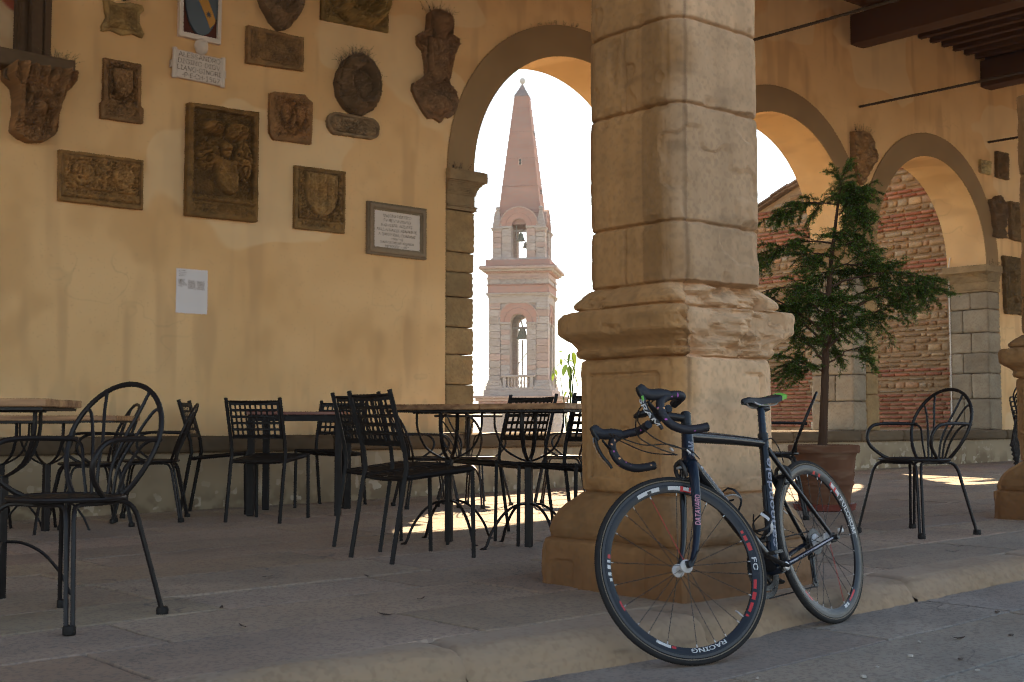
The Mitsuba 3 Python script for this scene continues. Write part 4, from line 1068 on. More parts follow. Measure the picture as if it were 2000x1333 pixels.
# tabernacle at the left edge: fresco, moulded post, shelf and carved bracket
tb = thing('wall_tabernacle', 'dark stone tabernacle with shelf and carved face bracket at the left edge', 'tabernacle')
prof = [(0.0, 0.05), (0.02, 0.05), (0.03, 0.09), (0.055, 0.09), (0.065, 0.06), (0.09, 0.06), (0.10, 0.12), (0.175, 0.12), (0.18, 0.10), (0.19, 0.10), (0.195, 0.13), (0.24, 0.13), (0.24, 0.0), (0.0, 0.0)]
m = extrude(Polygon(prof), 1.6)
v = np.asarray(m.vertices)
add(tb + '__post', (np.stack([3.165 + v[:, 0], WY - v[:, 1], 3.438 + v[:, 2]], 1), np.asarray(m.faces)), 'm_stone', color=vcol(np.stack([v[:, 0], v[:, 1], v[:, 2]], 1), (0.085, 0.05, 0.026), 0.3, 4, 1))
m = dblock(2.55, 3.575, WY - 0.20, WY + 0.02, 3.31, 3.436, step=0.02, amp=0.005, edge=0.02, seed=61)
add(tb + '__shelf', m, 'm_stone', smooth=True, color=vcol(m[0], (0.12, 0.075, 0.04), 0.3, 5, 2))
def fresco_col(p, n, uv):
    a = fbm(p.x * 6, p.z * 6, 1, 3)
    red = smoothstep(0.0, 0.06, p.x - 3.135 + 0.10 * (fbm(p.x * 9, p.z * 9, 4, 3) - 0.5) + 0.35 * smoothstep(3.6, 3.95, p.z) - 0.16)
    c = mix(mi.Color3f(0.50, 0.36, 0.21), mi.Color3f(0.38, 0.23, 0.11), a)
    return mix(c, mi.Color3f(0.24, 0.055, 0.022), red)
add(tb + '__fresco', box(2.5, 3.165, WY - 0.012, WY + 0.002, 3.437, 5.0), pr(proc(fresco_col), 0.9))
bx, bz = 3.31, 3.05
def corb(u, v):
    t = np.clip((3.31 - v) / 0.53, 0, 1)
    h = 0.10 * (1 - t) ** 1.4 + 0.03
    f = sdell(u, v, 3.315, 3.035, 0.062, 0.075)
    h += up(f, 0.055, 0.06) + line(sdell(u, v, 3.315, 3.06, 0.085, 0.085), 0.02, 0.02) * (v > 3.03) + 0.014 * swirl(u, v, 12, 3) * (f > 0)
    for s in (-1, 1):
        h -= 0.020 * np.exp(-(((u - 3.315 - s * .024) / .012) ** 2 + ((v - 3.045) / .009) ** 2))
        h += line(np.abs(u - 3.315) - 0.155 + 0.05 * t, 0.012, 0.010)
    h += 0.018 * np.exp(-(((u - 3.315) / .009) ** 2 + ((v - 3.025) / .022) ** 2)) - 0.012 * np.exp(-(((u - 3.315) / .022) ** 2 + ((v - 2.995) / .005) ** 2))
    h += 0.03 * np.abs(np.sin((u - 3.12) * np.pi / 0.075)) * np.clip((v - 3.19) * 12, 0, 1)
    h += line(v - 2.905, -0.016, 0.008) + line(u - 3.315, 0.014, 0.012) * (v < 2.94)
    return h
corb.centre = (3.31, 3.05)
relief(tb + '__bracket', [(3.085, 3.315), (3.31, 3.315), (3.53, 3.315), (3.54, 3.25), (3.52, 3.20), (3.49, 3.16), (3.475, 3.08), (3.465, 2.96), (3.475, 2.90), (3.46, 2.87), (3.39, 2.81), (3.30, 2.79), (3.21, 2.81), (3.15, 2.86), (3.155, 2.92), (3.165, 2.98), (3.165, 3.1), (3.15, 3.17), (3.12, 3.20), (3.085, 3.24)],
       corb, 0.05, (0.125, 0.075, 0.038), seed=40, quad=False, step=0.008)
sp = bez(*[(0.052 * (1 - i / 14) * math.cos(i * 0.9), -0.012 * i / 14, 0.052 * (1 - i / 14) * math.sin(i * 0.9)) for i in range(14)], n=60)
vs = move(tube(sp, np.linspace(0.014, 0.007, len(sp)), 6), (3.105, WY - 0.13, 3.255))
add(tb + '__volute', vs, 'm_stone', smooth=True, color=vcol(vs[0], (0.12, 0.075, 0.04), 0.3, 9, 3))

# dry grass growing on ledges and carvings
def tuft(x0, x1, z, n, L, seed, label, y=WY - 0.06, fan=0.7, zc=None, arc=None):
    r = np.random.default_rng(seed)
    ms = []
    for i in range(n):
        t = r.uniform()
        x = x0 + (x1 - x0) * t
        zz = z if arc is None else arc(x)
        a = (t - 0.5) * 2 * fan + r.normal(0, 0.25)
        l = L * r.uniform(0.5, 1.1)
        p = np.array([x, y + r.uniform(-0.02, 0.03), zz])
        d = np.array([math.sin(a), -0.35 * r.uniform(0, 1), math.cos(a)])
        q = p + d * l + np.array([0.25 * l * r.normal(), 0, -0.18 * l * r.uniform()])
        ms.append(tube(np.array([p, (p + q) / 2 + np.array([0, 0, 0.12 * l]), q]), np.array([0.0022, 0.0016, 0.0007]), 3))
    k = add('dry_grass', join(*ms), 'm_rust' if seed % 2 else 'm_dry')
    tag(k, label, 'grass', kind='thing')
tuft(3.41, 3.60, 3.43, 46, 0.10, 2, 'tuft of dry straw-coloured grass on the tabernacle shelf', fan=0.9, y=WY - 0.1)
tuft(6.0, 6.42, 3.9, 60, 0.12, 3, 'fan of thin dry stems on top of the oval shield', fan=1.0, arc=lambda x: 3.73 + 0.27 * math.sqrt(max(0, 1 - ((x - 6.205) / 0.225) ** 2)))
tuft(6.93, 7.25, 4.58, 34, 0.12, 5, 'wisps of dry stems on the helmet of the tall cartouche', fan=0.8)
tuft(8.3, 9.0, 4.83, 26, 0.05, 7, 'short dry weeds along the crown of the near arch band', fan=0.4, y=WY - 0.02, arc=lambda x: 3.12 + math.sqrt(max(0.01, 1.715 ** 2 - (x - 8.956) ** 2)))
tuft(13.82, 14.2, 4.46, 30, 0.14, 9, 'dry weeds sprouting from the top of the torso fragment', fan=0.6)
tuft(7.26, 7.62, 3.12, 34, 0.09, 11, 'dead weeds on the impost left of the near arch', fan=0.5, y=WY - 0.02)
tuft(17.2, 17.5, 3.0, 16, 0.10, 13, 'dry weeds on the impost right of the last arch', fan=0.5, y=WY - 0.02)
# ---------------------------------------------------------------- the bell tower beyond the valley edge
def at(lat, dist):
    """point at a distance ahead and to the side of the viewpoint's axis -> (x, y)"""
    return dist * math.sin(YAW) + lat * math.cos(YAW), dist * math.cos(YAW) - lat * math.sin(YAW)

TD, TK = 110.0, 110.0 / 2468.0
TX, TY = at(0.95, TD + 2.7)
TROT = -YAW + math.radians(-9.0)          # the front looks back at the portico, its right side just shows
TR_ = rot(TROT)
def TZ(py):
    """height that stands at a row of the 1333-row view, at the tower's distance"""
    d = TD + 2.6 * min(1.0, max(0.0, (446.0 - py) / 40.0))      # the spire stands behind the front face
    return EYE + d * math.tan(PITCH + math.atan((666.5 - py) / 2468.0))
BRK, PST, PNK = np.array([0.28, 0.150, 0.120]), np.array([0.31, 0.255, 0.228]), np.array([0.33, 0.225, 0.19])
tw = thing('bell_tower', 'tall brick and stone bell tower with pyramid spire seen through the near arch', 'bell tower')
trg = np.random.default_rng(12)
def tput(part, m, col, amt=0.16, sc=1.2, smooth=False):
    v, f = join(m) if not isinstance(m, tuple) else m
    w = np.asarray(v) @ TR_.T + [TX, TY, 0]
    c = vcol(v, col, amt, sc, len(scene))
    return add(tw + '__' + part, (w, f), 'm_far', smooth=smooth, color=c)
def tb_(part, x0, x1, y0, y1, pa, pb, col, ch=0.03, **k):
    """block between picture heights pa (top) and pb (bottom)"""
    return tput(part, box(x0, x1, y0, y1, TZ(pb), TZ(pa), ch), col, **k)
HW = 2.62            # half width of the shaft
def ring_blocks(part, hw, t, pa, pb, col, ch=0.03):
    """a solid square course"""
    return tb_(part, -hw, hw, -hw, hw, pa, pb, col, ch)
# base, cornice at its foot, plain shaft below
ring_blocks('foot', 3.15, 0, 800, 1180, PST * 0.95)
for (hw, a, b) in ((3.85, 774, 778), (3.62, 778, 784), (3.4, 784, 790), (3.22, 790, 800)):
    ring_blocks('lower_cornice', hw, 0, a, b, PNK if hw > 3.5 else BRK * 1.05)
ring_blocks('plinth', 3.02, 0, 762, 774, PST)
# lower storey: four corner piers with stepped bases, inner piers, arches on the four sides
def storey(hw, pier, inner, p_top, p_bot, half, spr, arch_top, outer_px, base_px, blocks, name):
    """walls with an arched opening on each side; heights given as picture rows"""
    zs = np.linspace(TZ(p_bot), TZ(p_top), blocks + 1)
    for sx in (-1, 1):
        for sy in (-1, 1):
            for k in range(blocks):
                g = 0.012
                x0, x1 = sorted((sx * hw, sx * (hw - pier)))
                y0, y1 = sorted((sy * hw, sy * (hw - pier)))
                tput('pier_stone', box(x0, x1, y0, y1, zs[k] + g, zs[k + 1] - g, 0.03), (PST if trg.uniform() < 0.72 else PNK) * trg.uniform(0.88, 1.1))
    r = half
    zsp = TZ(spr)
    for side in range(4):
        R = rot(side * math.pi / 2)
        # recessed wall with opening
        poly = sbox(-(hw - pier + 0.02), TZ(p_bot), hw - pier + 0.02, TZ(p_top)).difference(sbox(-r, TZ(base_px) - 3, r, zsp)).difference(circle(0, zsp, r, 40))
        v, f = prism_xz(poly, -hw + 0.16, -hw + 1.25)
        tput('arch_wall', move((v, f), (0, 0, 0), R), PST * 0.98)
        outer = r + (outer_px * TK)
        ring = circle(0, zsp, outer, 48).difference(circle(0, zsp, r, 48)).intersection(sbox(-9, zsp, 9, zsp + 9))
        tput('arch_ring', move(prism_xz(ring, -hw + 0.04, -hw + 0.3), (0, 0, 0), R), BRK * 1.12 if True else BRK)
        ring2 = circle(0, zsp, outer + 0.10, 48).difference(circle(0, zsp, outer, 48)).intersection(sbox(-9, zsp, 9, zsp + 9))
        tput('arch_rim', move(prism_xz(ring2, -hw - 0.02, -hw + 0.3), (0, 0, 0), R), PNK)
        ring3 = circle(0, zsp, r + outer_px * TK * 0.52, 48).difference(circle(0, zsp, r + outer_px * TK * 0.46, 48)).intersection(sbox(-9, zsp, 9, zsp + 9))
        tput('arch_rim', move(prism_xz(ring3, -hw - 0.0, -hw + 0.3), (0, 0, 0), R), BRK * 0.9)
        for s in (-1, 1):
            a, b = sorted((s * (r - 0.05), s * (hw - pier + 0.0)))
            tput('impost', move(box(a, b, -hw - 0.03, -hw + 0.5, zsp - 0.2, zsp, 0.03), (0, 0, 0), R), PST)
            kz = np.linspace(TZ(base_px), zsp - 0.21, blocks - 1)
            a, b = sorted((s * (r + 0.05), s * (hw - pier - 0.04)))
            for k in range(len(kz) - 1):
                if side in (0, 1):
                    tput('pier_stone', move(box(a, b, -hw + 0.07, -hw + 0.3, kz[k] + 0.012, kz[k + 1] - 0.012, 0.02), (0, 0, 0), R), (PST if trg.uniform() < 0.75 else PNK) * trg.uniform(0.9, 1.1))
storey(HW, 1.02, 0.8, 590, 762, 0.72, 629, 609, 24, 733, 12, 'lower')
for sx in (-1, 1):
    for sy in (-1, 1):
        for (d, a, b) in ((0.26, 754, 762), (0.18, 748, 754), (0.10, 743, 748)):
            x0, x1 = sorted((sx * (HW + d), sx * (HW - 1.02 - d)))
            y0, y1 = sorted((sy * (HW + d), sy * (HW - 1.02 - d)))
            tb_('pier_base', x0, x1, y0, y1, a, b, PST)
        for (d, a, b) in ((0.16, 572, 578), (0.08, 578, 581), (0.05, 599, 601)):
            x0, x1 = sorted((sx * (HW + d), sx * (HW - 1.02 - d)))
            y0, y1 = sorted((sy * (HW + d), sy * (HW - 1.02 - d)))
            tb_('pier_capital', x0, x1, y0, y1, a, b, PST * 1.02)
# balustrade in the front opening
for side in (0, 1):
    R = rot(side * math.pi / 2)
    tput('rail', move(box(-1.5, 1.5, -HW - 0.35, -HW + 0.15, TZ(737), TZ(733), 0.03), (0, 0, 0), R), PST * 1.08)
    tput('rail', move(box(-1.42, 1.42, -HW - 0.32, -HW + 0.15, TZ(762), TZ(757), 0.03), (0, 0, 0), R), PST * 1.05)
    for s in (-1, 1):
        a, b = sorted((s * 1.05, s * 1.32))
        tput('baluster_post', move(box(a, b, -HW - 0.28, -HW + 0.1, TZ(757), TZ(737), 0.02), (0, 0, 0), R), PST * 1.05)
    for i in range(7):
        x = -0.84 + 0.28 * i
        p = [(0.09, TZ(757)), (0.09, TZ(755)), (0.05, TZ(753)), (0.115, TZ(749)), (0.10, TZ(746)), (0.05, TZ(741)), (0.08, TZ(739)), (0.09, TZ(737))]
        tput('baluster', move(move(lathe(p, 10), (x, -HW - 0.1, 0)), (0, 0, 0), R), PST * 1.1, smooth=True)
# entablature between the storeys
for (hw, a, b, c) in ((HW + 0.02, 565, 592, PST * 0.95), (HW + 0.25, 572, 575, PST), (HW + 0.10, 557, 572, BRK * 1.1), (HW + 0.22, 555, 557, BRK), (HW + 0.05, 545, 555, PST * 0.92), (HW + 0.16, 541, 545, PNK), (HW + 0.06, 533, 541, PNK), (HW + 0.34, 530, 533, BRK * 1.05), (HW + 0.55, 526, 530, PST), (HW + 0.78, 521, 526, PNK), (HW + 0.70, 519, 521, BRK), (2.85, 507, 519, BRK * 1.02)):
    ring_blocks('entablature', hw, 0, a, b, c)
for s in (-1, 1):
    for (a, b) in ((545, 555),):
        for side in (0, 1):
            R = rot(side * math.pi / 2)
            x0, x1 = sorted((s * (HW + 0.12), s * (HW - 1.0)))
            tput('frieze_block', move(box(x0, x1, -HW - 0.12, -HW + 0.2, TZ(554), TZ(545), 0.03), (0, 0, 0), R), PST)
fr_ = [dblock(-1.55 + 0.24 * i, -1.55 + 0.24 * i + trg.uniform(.15, .22), -HW - 0.12, -HW, TZ(553) + 0.2 * (i % 2), TZ(553) + 0.2 * (i % 2) + 0.17, step=0.1, amp=0.01, edge=0.03, seed=i) for i in range(13)]
for m in fr_:
    tput('frieze_stone', m, PST * trg.uniform(0.7, 1.0))
# belfry
UH = 2.34
ring_blocks('belfry_base', UH + 0.14, 0, 503, 507, PST * 1.05)
storey(UH, 0.80, 0.6, 443, 503, 0.66, 441, 431, 22, 503, 6, 'upper')
for sx in (-1, 1):
    for sy in (-1, 1):
        for (d, a, b) in ((0.14, 443, 446), (0.07, 446, 449)):
            x0, x1 = sorted((sx * (UH + d), sx * (UH - 0.8 - d)))
            y0, y1 = sorted((sy * (UH + d), sy * (UH - 0.8 - d)))
            tb_('pier_capital', x0, x1, y0, y1, a, b, PST)
        x0, x1 = sorted((sx * (UH - 0.02), sx * (UH - 0.80)))
        y0, y1 = sorted((sy * (UH - 0.02), sy * (UH - 0.80)))
        xc, yc = (x0 + x1) / 2, (y0 + y1) / 2
        tb_('pinnacle', x0, x1, y0, y1, 438, 443, PST)
        v = np.array([[x0, y0, TZ(438)], [x1, y0, TZ(438)], [x1, y1, TZ(438)], [x0, y1, TZ(438)], [xc - .12, yc - .12, TZ(416)], [xc + .12, yc - .12, TZ(416)], [xc + .12, yc + .12, TZ(416)], [xc - .12, yc + .12, TZ(416)]])
        f = [[0, 1, 5, 4], [1, 2, 6, 5], [2, 3, 7, 6], [3, 0, 4, 7], [4, 5, 6, 7]]
        tput('pinnacle', (v, tri(f)), PST * 0.95)
        tput('pinnacle_ball', move(trimesh.creation.icosphere(2, 0.21), (xc, yc, TZ(412.5))), PST)
# spire: brick pyramid with corner rolls, small slit window, dark cap, ball and rod
def pyramid(part, h0, h1, pa, pb, col, n=24, **k):
    z = np.linspace(TZ(pb), TZ(pa), n)
    hw = np.linspace(h0, h1, n)
    V = np.concatenate([np.stack([sx * hw, sy * hw, z], 1) for sx, sy in ((-1, -1), (1, -1), (1, 1), (-1, 1))])
    F = [[a * n + i, ((a + 1) % 4) * n + i, ((a + 1) % 4) * n + i + 1, a * n + i + 1] for a in range(4) for i in range(n - 1)]
    return tput(part, (V, tri(F)), col, **k)
pyramid('spire', 2.0, 0.645, 191, 438, BRK * 0.98, amt=0.2, sc=0.9)
for i, py in enumerate((215, 262, 315, 370, 420)):
    hw = np.interp(py, [191, 438], [0.645, 2.0])
    tb_('spire_band', -hw - 0.006, hw + 0.006, -hw - 0.006, hw + 0.006, py - 0.9, py, BRK * 0.82, 0.0)
hw = np.interp(322, [191, 438], [0.645, 2.0])
tb_('spire_window', -0.13, 0.13, -hw - 0.05, -hw + 0.4, 316, 328, np.array([0.05, 0.05, 0.05]), 0.02)
v, f = prism_xz(sbox(-0.17, TZ(329), 0.17, TZ(318)).union(circle(0, TZ(318), 0.17, 20)).difference(sbox(-0.09, TZ(328), 0.09, TZ(318)).union(circle(0, TZ(318), 0.09, 16))), -hw - 0.08, -hw + 0.2)
tput('spire_window', (v, f), PNK)
for py in (258, 372):
    hw = np.interp(py, [191, 438], [0.645, 2.0])
    tput('iron_bracket', box(hw - 0.02, hw + 0.1, -0.1, 0.1, TZ(py + 8), TZ(py), 0.01), (0.1, 0.1, 0.1))
z0_, z1_ = TZ(191), TZ(164)
pr_ = [(0.74, z0_), (0.72, z0_ + 0.1), (0.5, z0_ + 0.45), (0.22, z0_ + 0.95), (0.05, z1_)]
n = 4
V = np.concatenate([[[r * math.cos(a + math.pi / 4) * 1.3, r * math.sin(a + math.pi / 4) * 1.3, z] for a in np.arange(4) * math.pi / 2] for r, z in pr_])
F = [[i * 4 + j, i * 4 + (j + 1) % 4, (i + 1) * 4 + (j + 1) % 4, (i + 1) * 4 + j] for i in range(4) for j in range(4)]
tput('cap', (V, tri(F)), (0.16, 0.13, 0.13))
tput('ball', move(trimesh.creation.icosphere(3, 0.29), (0, 0, TZ(158))), (0.45, 0.44, 0.42), smooth=True)
tput('rod', tube([(0, 0, TZ(165)), (0, 0, TZ(149))], 0.03, 6), (0.2, 0.2, 0.2))
# bells
def bell(h, r):
    return lathe([(r, 0), (r * .93, h * .06), (r * .74, h * .22), (r * .62, h * .45), (r * .56, h * .7), (r * .45, h * .88), (r * .2, h * .98), (0.05, h * 1.1)], 24)
BZ = (0.13, 0.15, 0.13)
tput('bell', move(bell(0.98, 0.56), (0.12, -0.9, TZ(660))), BZ, smooth=True)
tput('headstock', box(-0.75, 0.75, -1.0, -0.75, TZ(640), TZ(636), 0.02), (0.30, 0.28, 0.27))
tput('clapper_rope', tube([(0.13, -0.9, TZ(733)), (0.12, -0.9, TZ(662))], 0.05, 6), (0.3, 0.27, 0.25))
tput('brace', tube([(-0.70, -0.9, TZ(722)), (0.72, -0.9, TZ(682))], 0.05, 6), (0.3, 0.27, 0.25))
tput('bell_gear', tube(bez((-.1, -.9, TZ(618)), (.05, -.9, TZ(628)), (.12, -.9, TZ(636)), n=6), 0.07, 6), (0.2, 0.18, 0.17))
tput('bell', move(bell(0.72, 0.42), (-0.05, -0.7, TZ(465))), (0.15, 0.19, 0.16), smooth=True)
tput('bell', move(bell(0.50, 0.30), (0.36, -0.6, TZ(479))), (0.08, 0.09, 0.09), smooth=True)
tput('headstock', box(-0.7, 0.7, -0.75, -0.55, TZ(447), TZ(443), 0.02), (0.34, 0.32, 0.31))
tput('wheel', tube([(-0.42, -0.8, TZ(470)), (-0.42, -0.8, TZ(437))], 0.03, 5), (0.3, 0.3, 0.3))

# ---------------------------------------------------------------- rubble-stone house beside the last arch
hs = thing('rubble_house', 'house wall of mixed sandstone rubble and brick courses seen through the two far arches', 'house')
HX, HY0, HY1 = 17.62, 10.12, 17.5
def hroof(y):          # the gable's slope: higher towards the portico
    return 5.94 - 0.39 * (np.asarray(y, float) - 10.1)
poly = Polygon([(HY0, -0.3), (HY1, -0.3), (HY1, float(hroof(HY1))), (HY0, float(hroof(HY0)))])
m = extrude(poly, 0.3)
v = np.asarray(m.vertices)
add(hs + '__wall', (np.stack([HX + 0.03 + v[:, 2], v[:, 0], v[:, 1]], 1), np.asarray(m.faces)), 'm_stone', color=(0.27, 0.19, 0.115))
hr = np.random.default_rng(21)
TONES = [np.array(c) * np.array([0.76, 0.66, 0.54]) for c in ((0.40, 0.30, 0.20), (0.34, 0.255, 0.17), (0.44, 0.35, 0.245), (0.37, 0.33, 0.27), (0.30, 0.22, 0.145), (0.42, 0.29, 0.20))]
BR_T = [np.array(c) * 0.72 for c in ((0.40, 0.155, 0.09), (0.36, 0.135, 0.085), (0.42, 0.19, 0.115))]
stones, zrow, row = [], 0.30, 0
while zrow < 5.9:
    brick = meshkit.noise(np.array([row * 0.45, 1.7, 3.0]), 4) > 0.56
    hgt = 0.055 if brick else hr.uniform(0.055, 0.125)
    y = HY0 + hr.uniform(-0.2, 0)
    while y < 15.6:
        mixr = meshkit.noise(np.array([y * 0.9, zrow * 1.6, 0.5]), 8)
        isb = (brick and mixr > 0.30) or mixr > 0.68
        L = hr.uniform(0.19, 0.29) if isb else hr.uniform(0.09, 0.30)
        if zrow + hgt < hroof(y + L / 2) - 0.02 and y + L > HY0:
            stones.append((y, L, zrow, hgt, isb))
        y += L + 0.012
    zrow += hgt + 0.013; row += 1
small = []
def in_view(y, z):
    return 10.1 < y < 14.9
ranked = sorted(range(len(stones)), key=lambda i: -(stones[i][1] * stones[i][3]) * in_view(stones[i][0], 0))
big = set(ranked[:296])
for i, (y, L, z, hgt, isb) in enumerate(stones):
    g = 0.004
    subs = [(z, hgt)]
    if isb and hgt > 0.10:
        subs = [(z, hgt / 2 - 0.006), (z + hgt / 2 + 0.006, hgt / 2 - 0.006)]
    for (zz, hh) in subs:
        d = hr.uniform(0.0, 0.018)
        dz1, dz2 = hr.uniform(-0.004, 0.016, 2) * (not isb)
        m = dblock(HX - d, HX + 0.06, y + g, y + L - g, zz + g + dz1, zz + hh - g - dz2, step=0.09, amp=0.009 if not isb else 0.004, edge=0.016 if not isb else 0.006, seed=i % 40, faces='xyYzZ')
        base = (BR_T[i % 3] if isb else TONES[hr.integers(6)]) * hr.uniform(0.8, 1.15)
        c = vcol(m[0], base, 0.25, 8, i % 30)
        if i in big:
            add(hs + ('__brick' if isb else '__stone'), m, 'm_stone', smooth=True, color=c)
        else:
            small.append((m, c))
v, f = join(*[s[0] for s in small])
k = add(hs + '__small_stones', (v, f), 'm_stone', smooth=True, color=np.vstack([s[1] for s in small]))
tag(k, kind='stuff')
# blocked window low in the wall: stone frame with brick infill
wy, wz = 12.15, 0.72
for (y0, y1, z0, z1) in ((wy - 0.1, wy + 0.72, wz + 0.60, wz + 0.76), (wy + 0.62, wy + 0.74, wz, wz + 0.60), (wy - 0.12, wy, wz, wz + 0.60), (wy - 0.15, wy + 0.77, wz - 0.14, wz)):
    m = dblock(HX - 0.05, HX + 0.02, y0, y1, z0 + 0.002, z1 - 0.002, step=0.06, amp=0.004, edge=0.012, seed=int(y0 * 10))
    add(hs + '__window_surround', m, 'm_stone', smooth=True, color=vcol(m[0], (0.42, 0.35, 0.25), 0.2, 5, 1))
for r_ in range(8):
    for b_ in range(3):
        y0 = wy + 0.01 + b_ * 0.205 + (0.1 if r_ % 2 else 0) - 0.05
        y1 = min(y0 + 0.195, wy + 0.61)
        y0 = max(y0, wy + 0.005)
        if y1 - y0 > 0.03:
            add(hs + '__brick', box(HX - 0.043, HX, y0, y1, wz + 0.006 + r_ * 0.074, wz + 0.070 + r_ * 0.074, 0.004), 'm_stone', color=BR_T[(r_ + b_) % 3] * 1.1)
# roof edge: slabs and tiles along the slope
for i in range(22):
    y0 = HY1 - 0.35 * i
    y1 = y0 - 0.37
    if y1 < HY0:
        break
    for (o, th, base) in ((0.01, 0.03, 0.08), (0.045, 0.028, 0.13)):
        za, zb = float(hroof(y0)) + o + (0.02 if i % 2 else 0), float(hroof(y1)) + o + (0.02 if i % 2 else 0)
        V = np.array([[HX - base, y0, za], [HX + 0.5, y0, za], [HX + 0.5, y1, zb], [HX - base, y1, zb]])
        V = np.vstack([V, V + [0, 0, th]])
        F = [[3, 2, 1, 0], [4, 5, 6, 7], [0, 1, 5, 4], [1, 2, 6, 5], [2, 3, 7, 6], [3, 0, 4, 7]]
        add(hs + '__roof_tile', (V, tri(F)), 'm_stone', color=np.array([0.20, 0.15, 0.12]) * hr.uniform(.8, 1.2))
# white cable hanging down the reveal of the last arch
k = add('white_cable', tube(bez((17.128, 10.04, 3.16), (17.10, 10.05, 3.0), (17.12, 10.06, 2.75), (17.125, 10.06, 1.8), (17.12, 10.06, 0.62), n=24), 0.008, 6), pr((0.62, 0.56, 0.50), 0.6), smooth=True)
tag(k, 'thin white cable hanging straight down beside the right jamb of the last arch', 'cable')
# ---------------------------------------------------------------- chairs and tables
def instance(root, parts, x, y, rz, z=None, s=1.0, tilt=None):
    """all parts of a thing at one place; parts: list of (part name, shape dict)"""
    M = T().translate([x, y, floor_z(x) if z is None else z]).rotate([0, 0, 1], math.degrees(rz)).scale(s)
    if tilt is not None:
        M = M @ T().rotate(tilt[0], tilt[1])
    for name, shape in parts:
        scene[numbered(root + '__' + name)] = {**shape, 'to_world': M}

# --- wire armchair with a fan back, facing +y
def wire_chair_parts():
    P = []
    def part(n, m, mat='m_iron', smooth=40):
        P.append((n, mikit.ply(m if isinstance(m, tuple) else join(*m), mat, smooth=smooth)))
    R = 0.205
    a = np.linspace(0, 2 * np.pi, 49)[:-1]
    ring = np.stack([R * np.cos(a), R * np.sin(a), np.full(48, 0.452)], 1)
    prof = [(0.0, .446), (R - .004, .446), (R, .450), (R, .456), (R - .006, .460), (R - .02, .459), (0.10, .456), (0.0, .455)]
    mesh_disc = lathe([(R - .006, .448), (R - .006, .456), (R - .02, .4575), (.1, .455), (.004, .454)], 48)
    part('seat', mesh_disc, 'm_steel_dark')
    part('seat_rim', tube(ring, 0.0095, 8, closed=True))
    # hoop: rises from the back of the seat, leans back, wide oval
    def lean(z):
        return -0.165 - 0.175 * np.clip((z - 0.45) / 0.43, 0, 1) ** 1.1
    def hoop_at(u):
        """u from -1 (sitter's right foot of the hoop) over the top to 1"""
        t = np.asarray(u) * math.pi * 0.80
        xx = 0.222 * np.sin(t) * (1 - 0.14 * np.clip(np.abs(u) - 0.55, 0, 1))
        zz = 0.455 + 0.20 + 0.2275 * np.cos(t) + np.clip(np.abs(u) - 0.80, 0, 1) * -0.10
        return xx, zz
    u = np.linspace(-1, 1, 41)
    x, z = hoop_at(u)
    z0 = z.min(); z = 0.455 + (z - z0) / (z.max() - z0) * 0.427
    hp = np.stack([x, lean(z), z], 1)
    part('back_hoop', tube(hp, 0.0105, 8))
    for k, (bx, tu) in enumerate(((-.052, -.40), (-.027, -.18), (0.0, None), (.027, .18), (.052, .40))):
        if tu is None:
            continue
        i = int(round((tu + 1) / 2 * 40))
        e = hp[i]
        s = np.sign(bx)
        m1 = (bx * 1.25, lean(0.56), 0.56)
        m2 = (bx * 2.0 + 0.0, lean(0.67), 0.67)
        m3 = (e[0] * 0.62 + bx * 0.75, lean(0.77), 0.77)
        part('back_rod', tube(bez((bx, -0.19, 0.452), m1, m2, m3, tuple(e), n=20), 0.0068, 6))
    for s in (-1, 1):   # the outer pair of the fan ends low on the hoop
        i = int(round((s * 0.60 + 1) / 2 * 40))
        e = hp[i]
        part('back_rod', tube(bez((s * .075, -0.186, 0.452), (s * .105, lean(.55), .55), (s * .150, lean(.64), .64), tuple(e), n=18), 0.0068, 6))
    for s in (-1, 1):
        i = int(round((s * 0.70 + 1) / 2 * 40))
        e = hp[i]
        part('arm', tube(bez((s * .207, -0.27, 0.664), (s * .232, -0.16, 0.668), (s * .25, 0.0, 0.668), (s * .253, 0.09, 0.650), (s * .248, 0.135, 0.595), (s * .236, 0.125, 0.535), (s * .212, 0.06, 0.478), (s * .195, 0.02, 0.456), n=36), 0.0105, 8))
    # under-seat frame of four bent tubes: two rods side by side in every leg
    C = [(0.245, 0.235), (-0.245, 0.235), (-0.245, -0.255), (0.245, -0.255)]
    for k in range(4):
        fx, fy = C[k]
        top = np.array([fx * 0.66, fy * 0.66, 0.432])
        d = np.array([-fy, fx, 0]); d /= np.linalg.norm(d)
        ms = []
        for s in (-1, 1):
            nb = np.array(C[(k + s) % 4])
            mid = (np.array([fx, fy]) + nb) / 2 * 0.66
            pts = [(*mid, 0.434), tuple(top * 0.75 + np.array([*mid, 0.434]) * 0.25 + d * s * 0.0), tuple(np.array([fx * .70, fy * .70, 0.395]) + d * s * 0.014), (fx * .78 + d[0] * s * .0125, fy * .78 + d[1] * s * .0125, 0.30), (fx + d[0] * s * .011, fy + d[1] * s * .011, 0.012)]
            ms.append(tube(bez(*pts, n=20), 0.0088, 7))
        part('leg', ms)
        ft = lathe([(.021, 0.0), (.023, .004), (.023, .026), (.019, .032)], 12)
        v, f = move(ft, (fx, fy, 0))
        P.append(('leg_%03d__foot' % k if k else 'leg__foot', mikit.ply((v, f), 'm_steel_dark', smooth=40)))
    return P

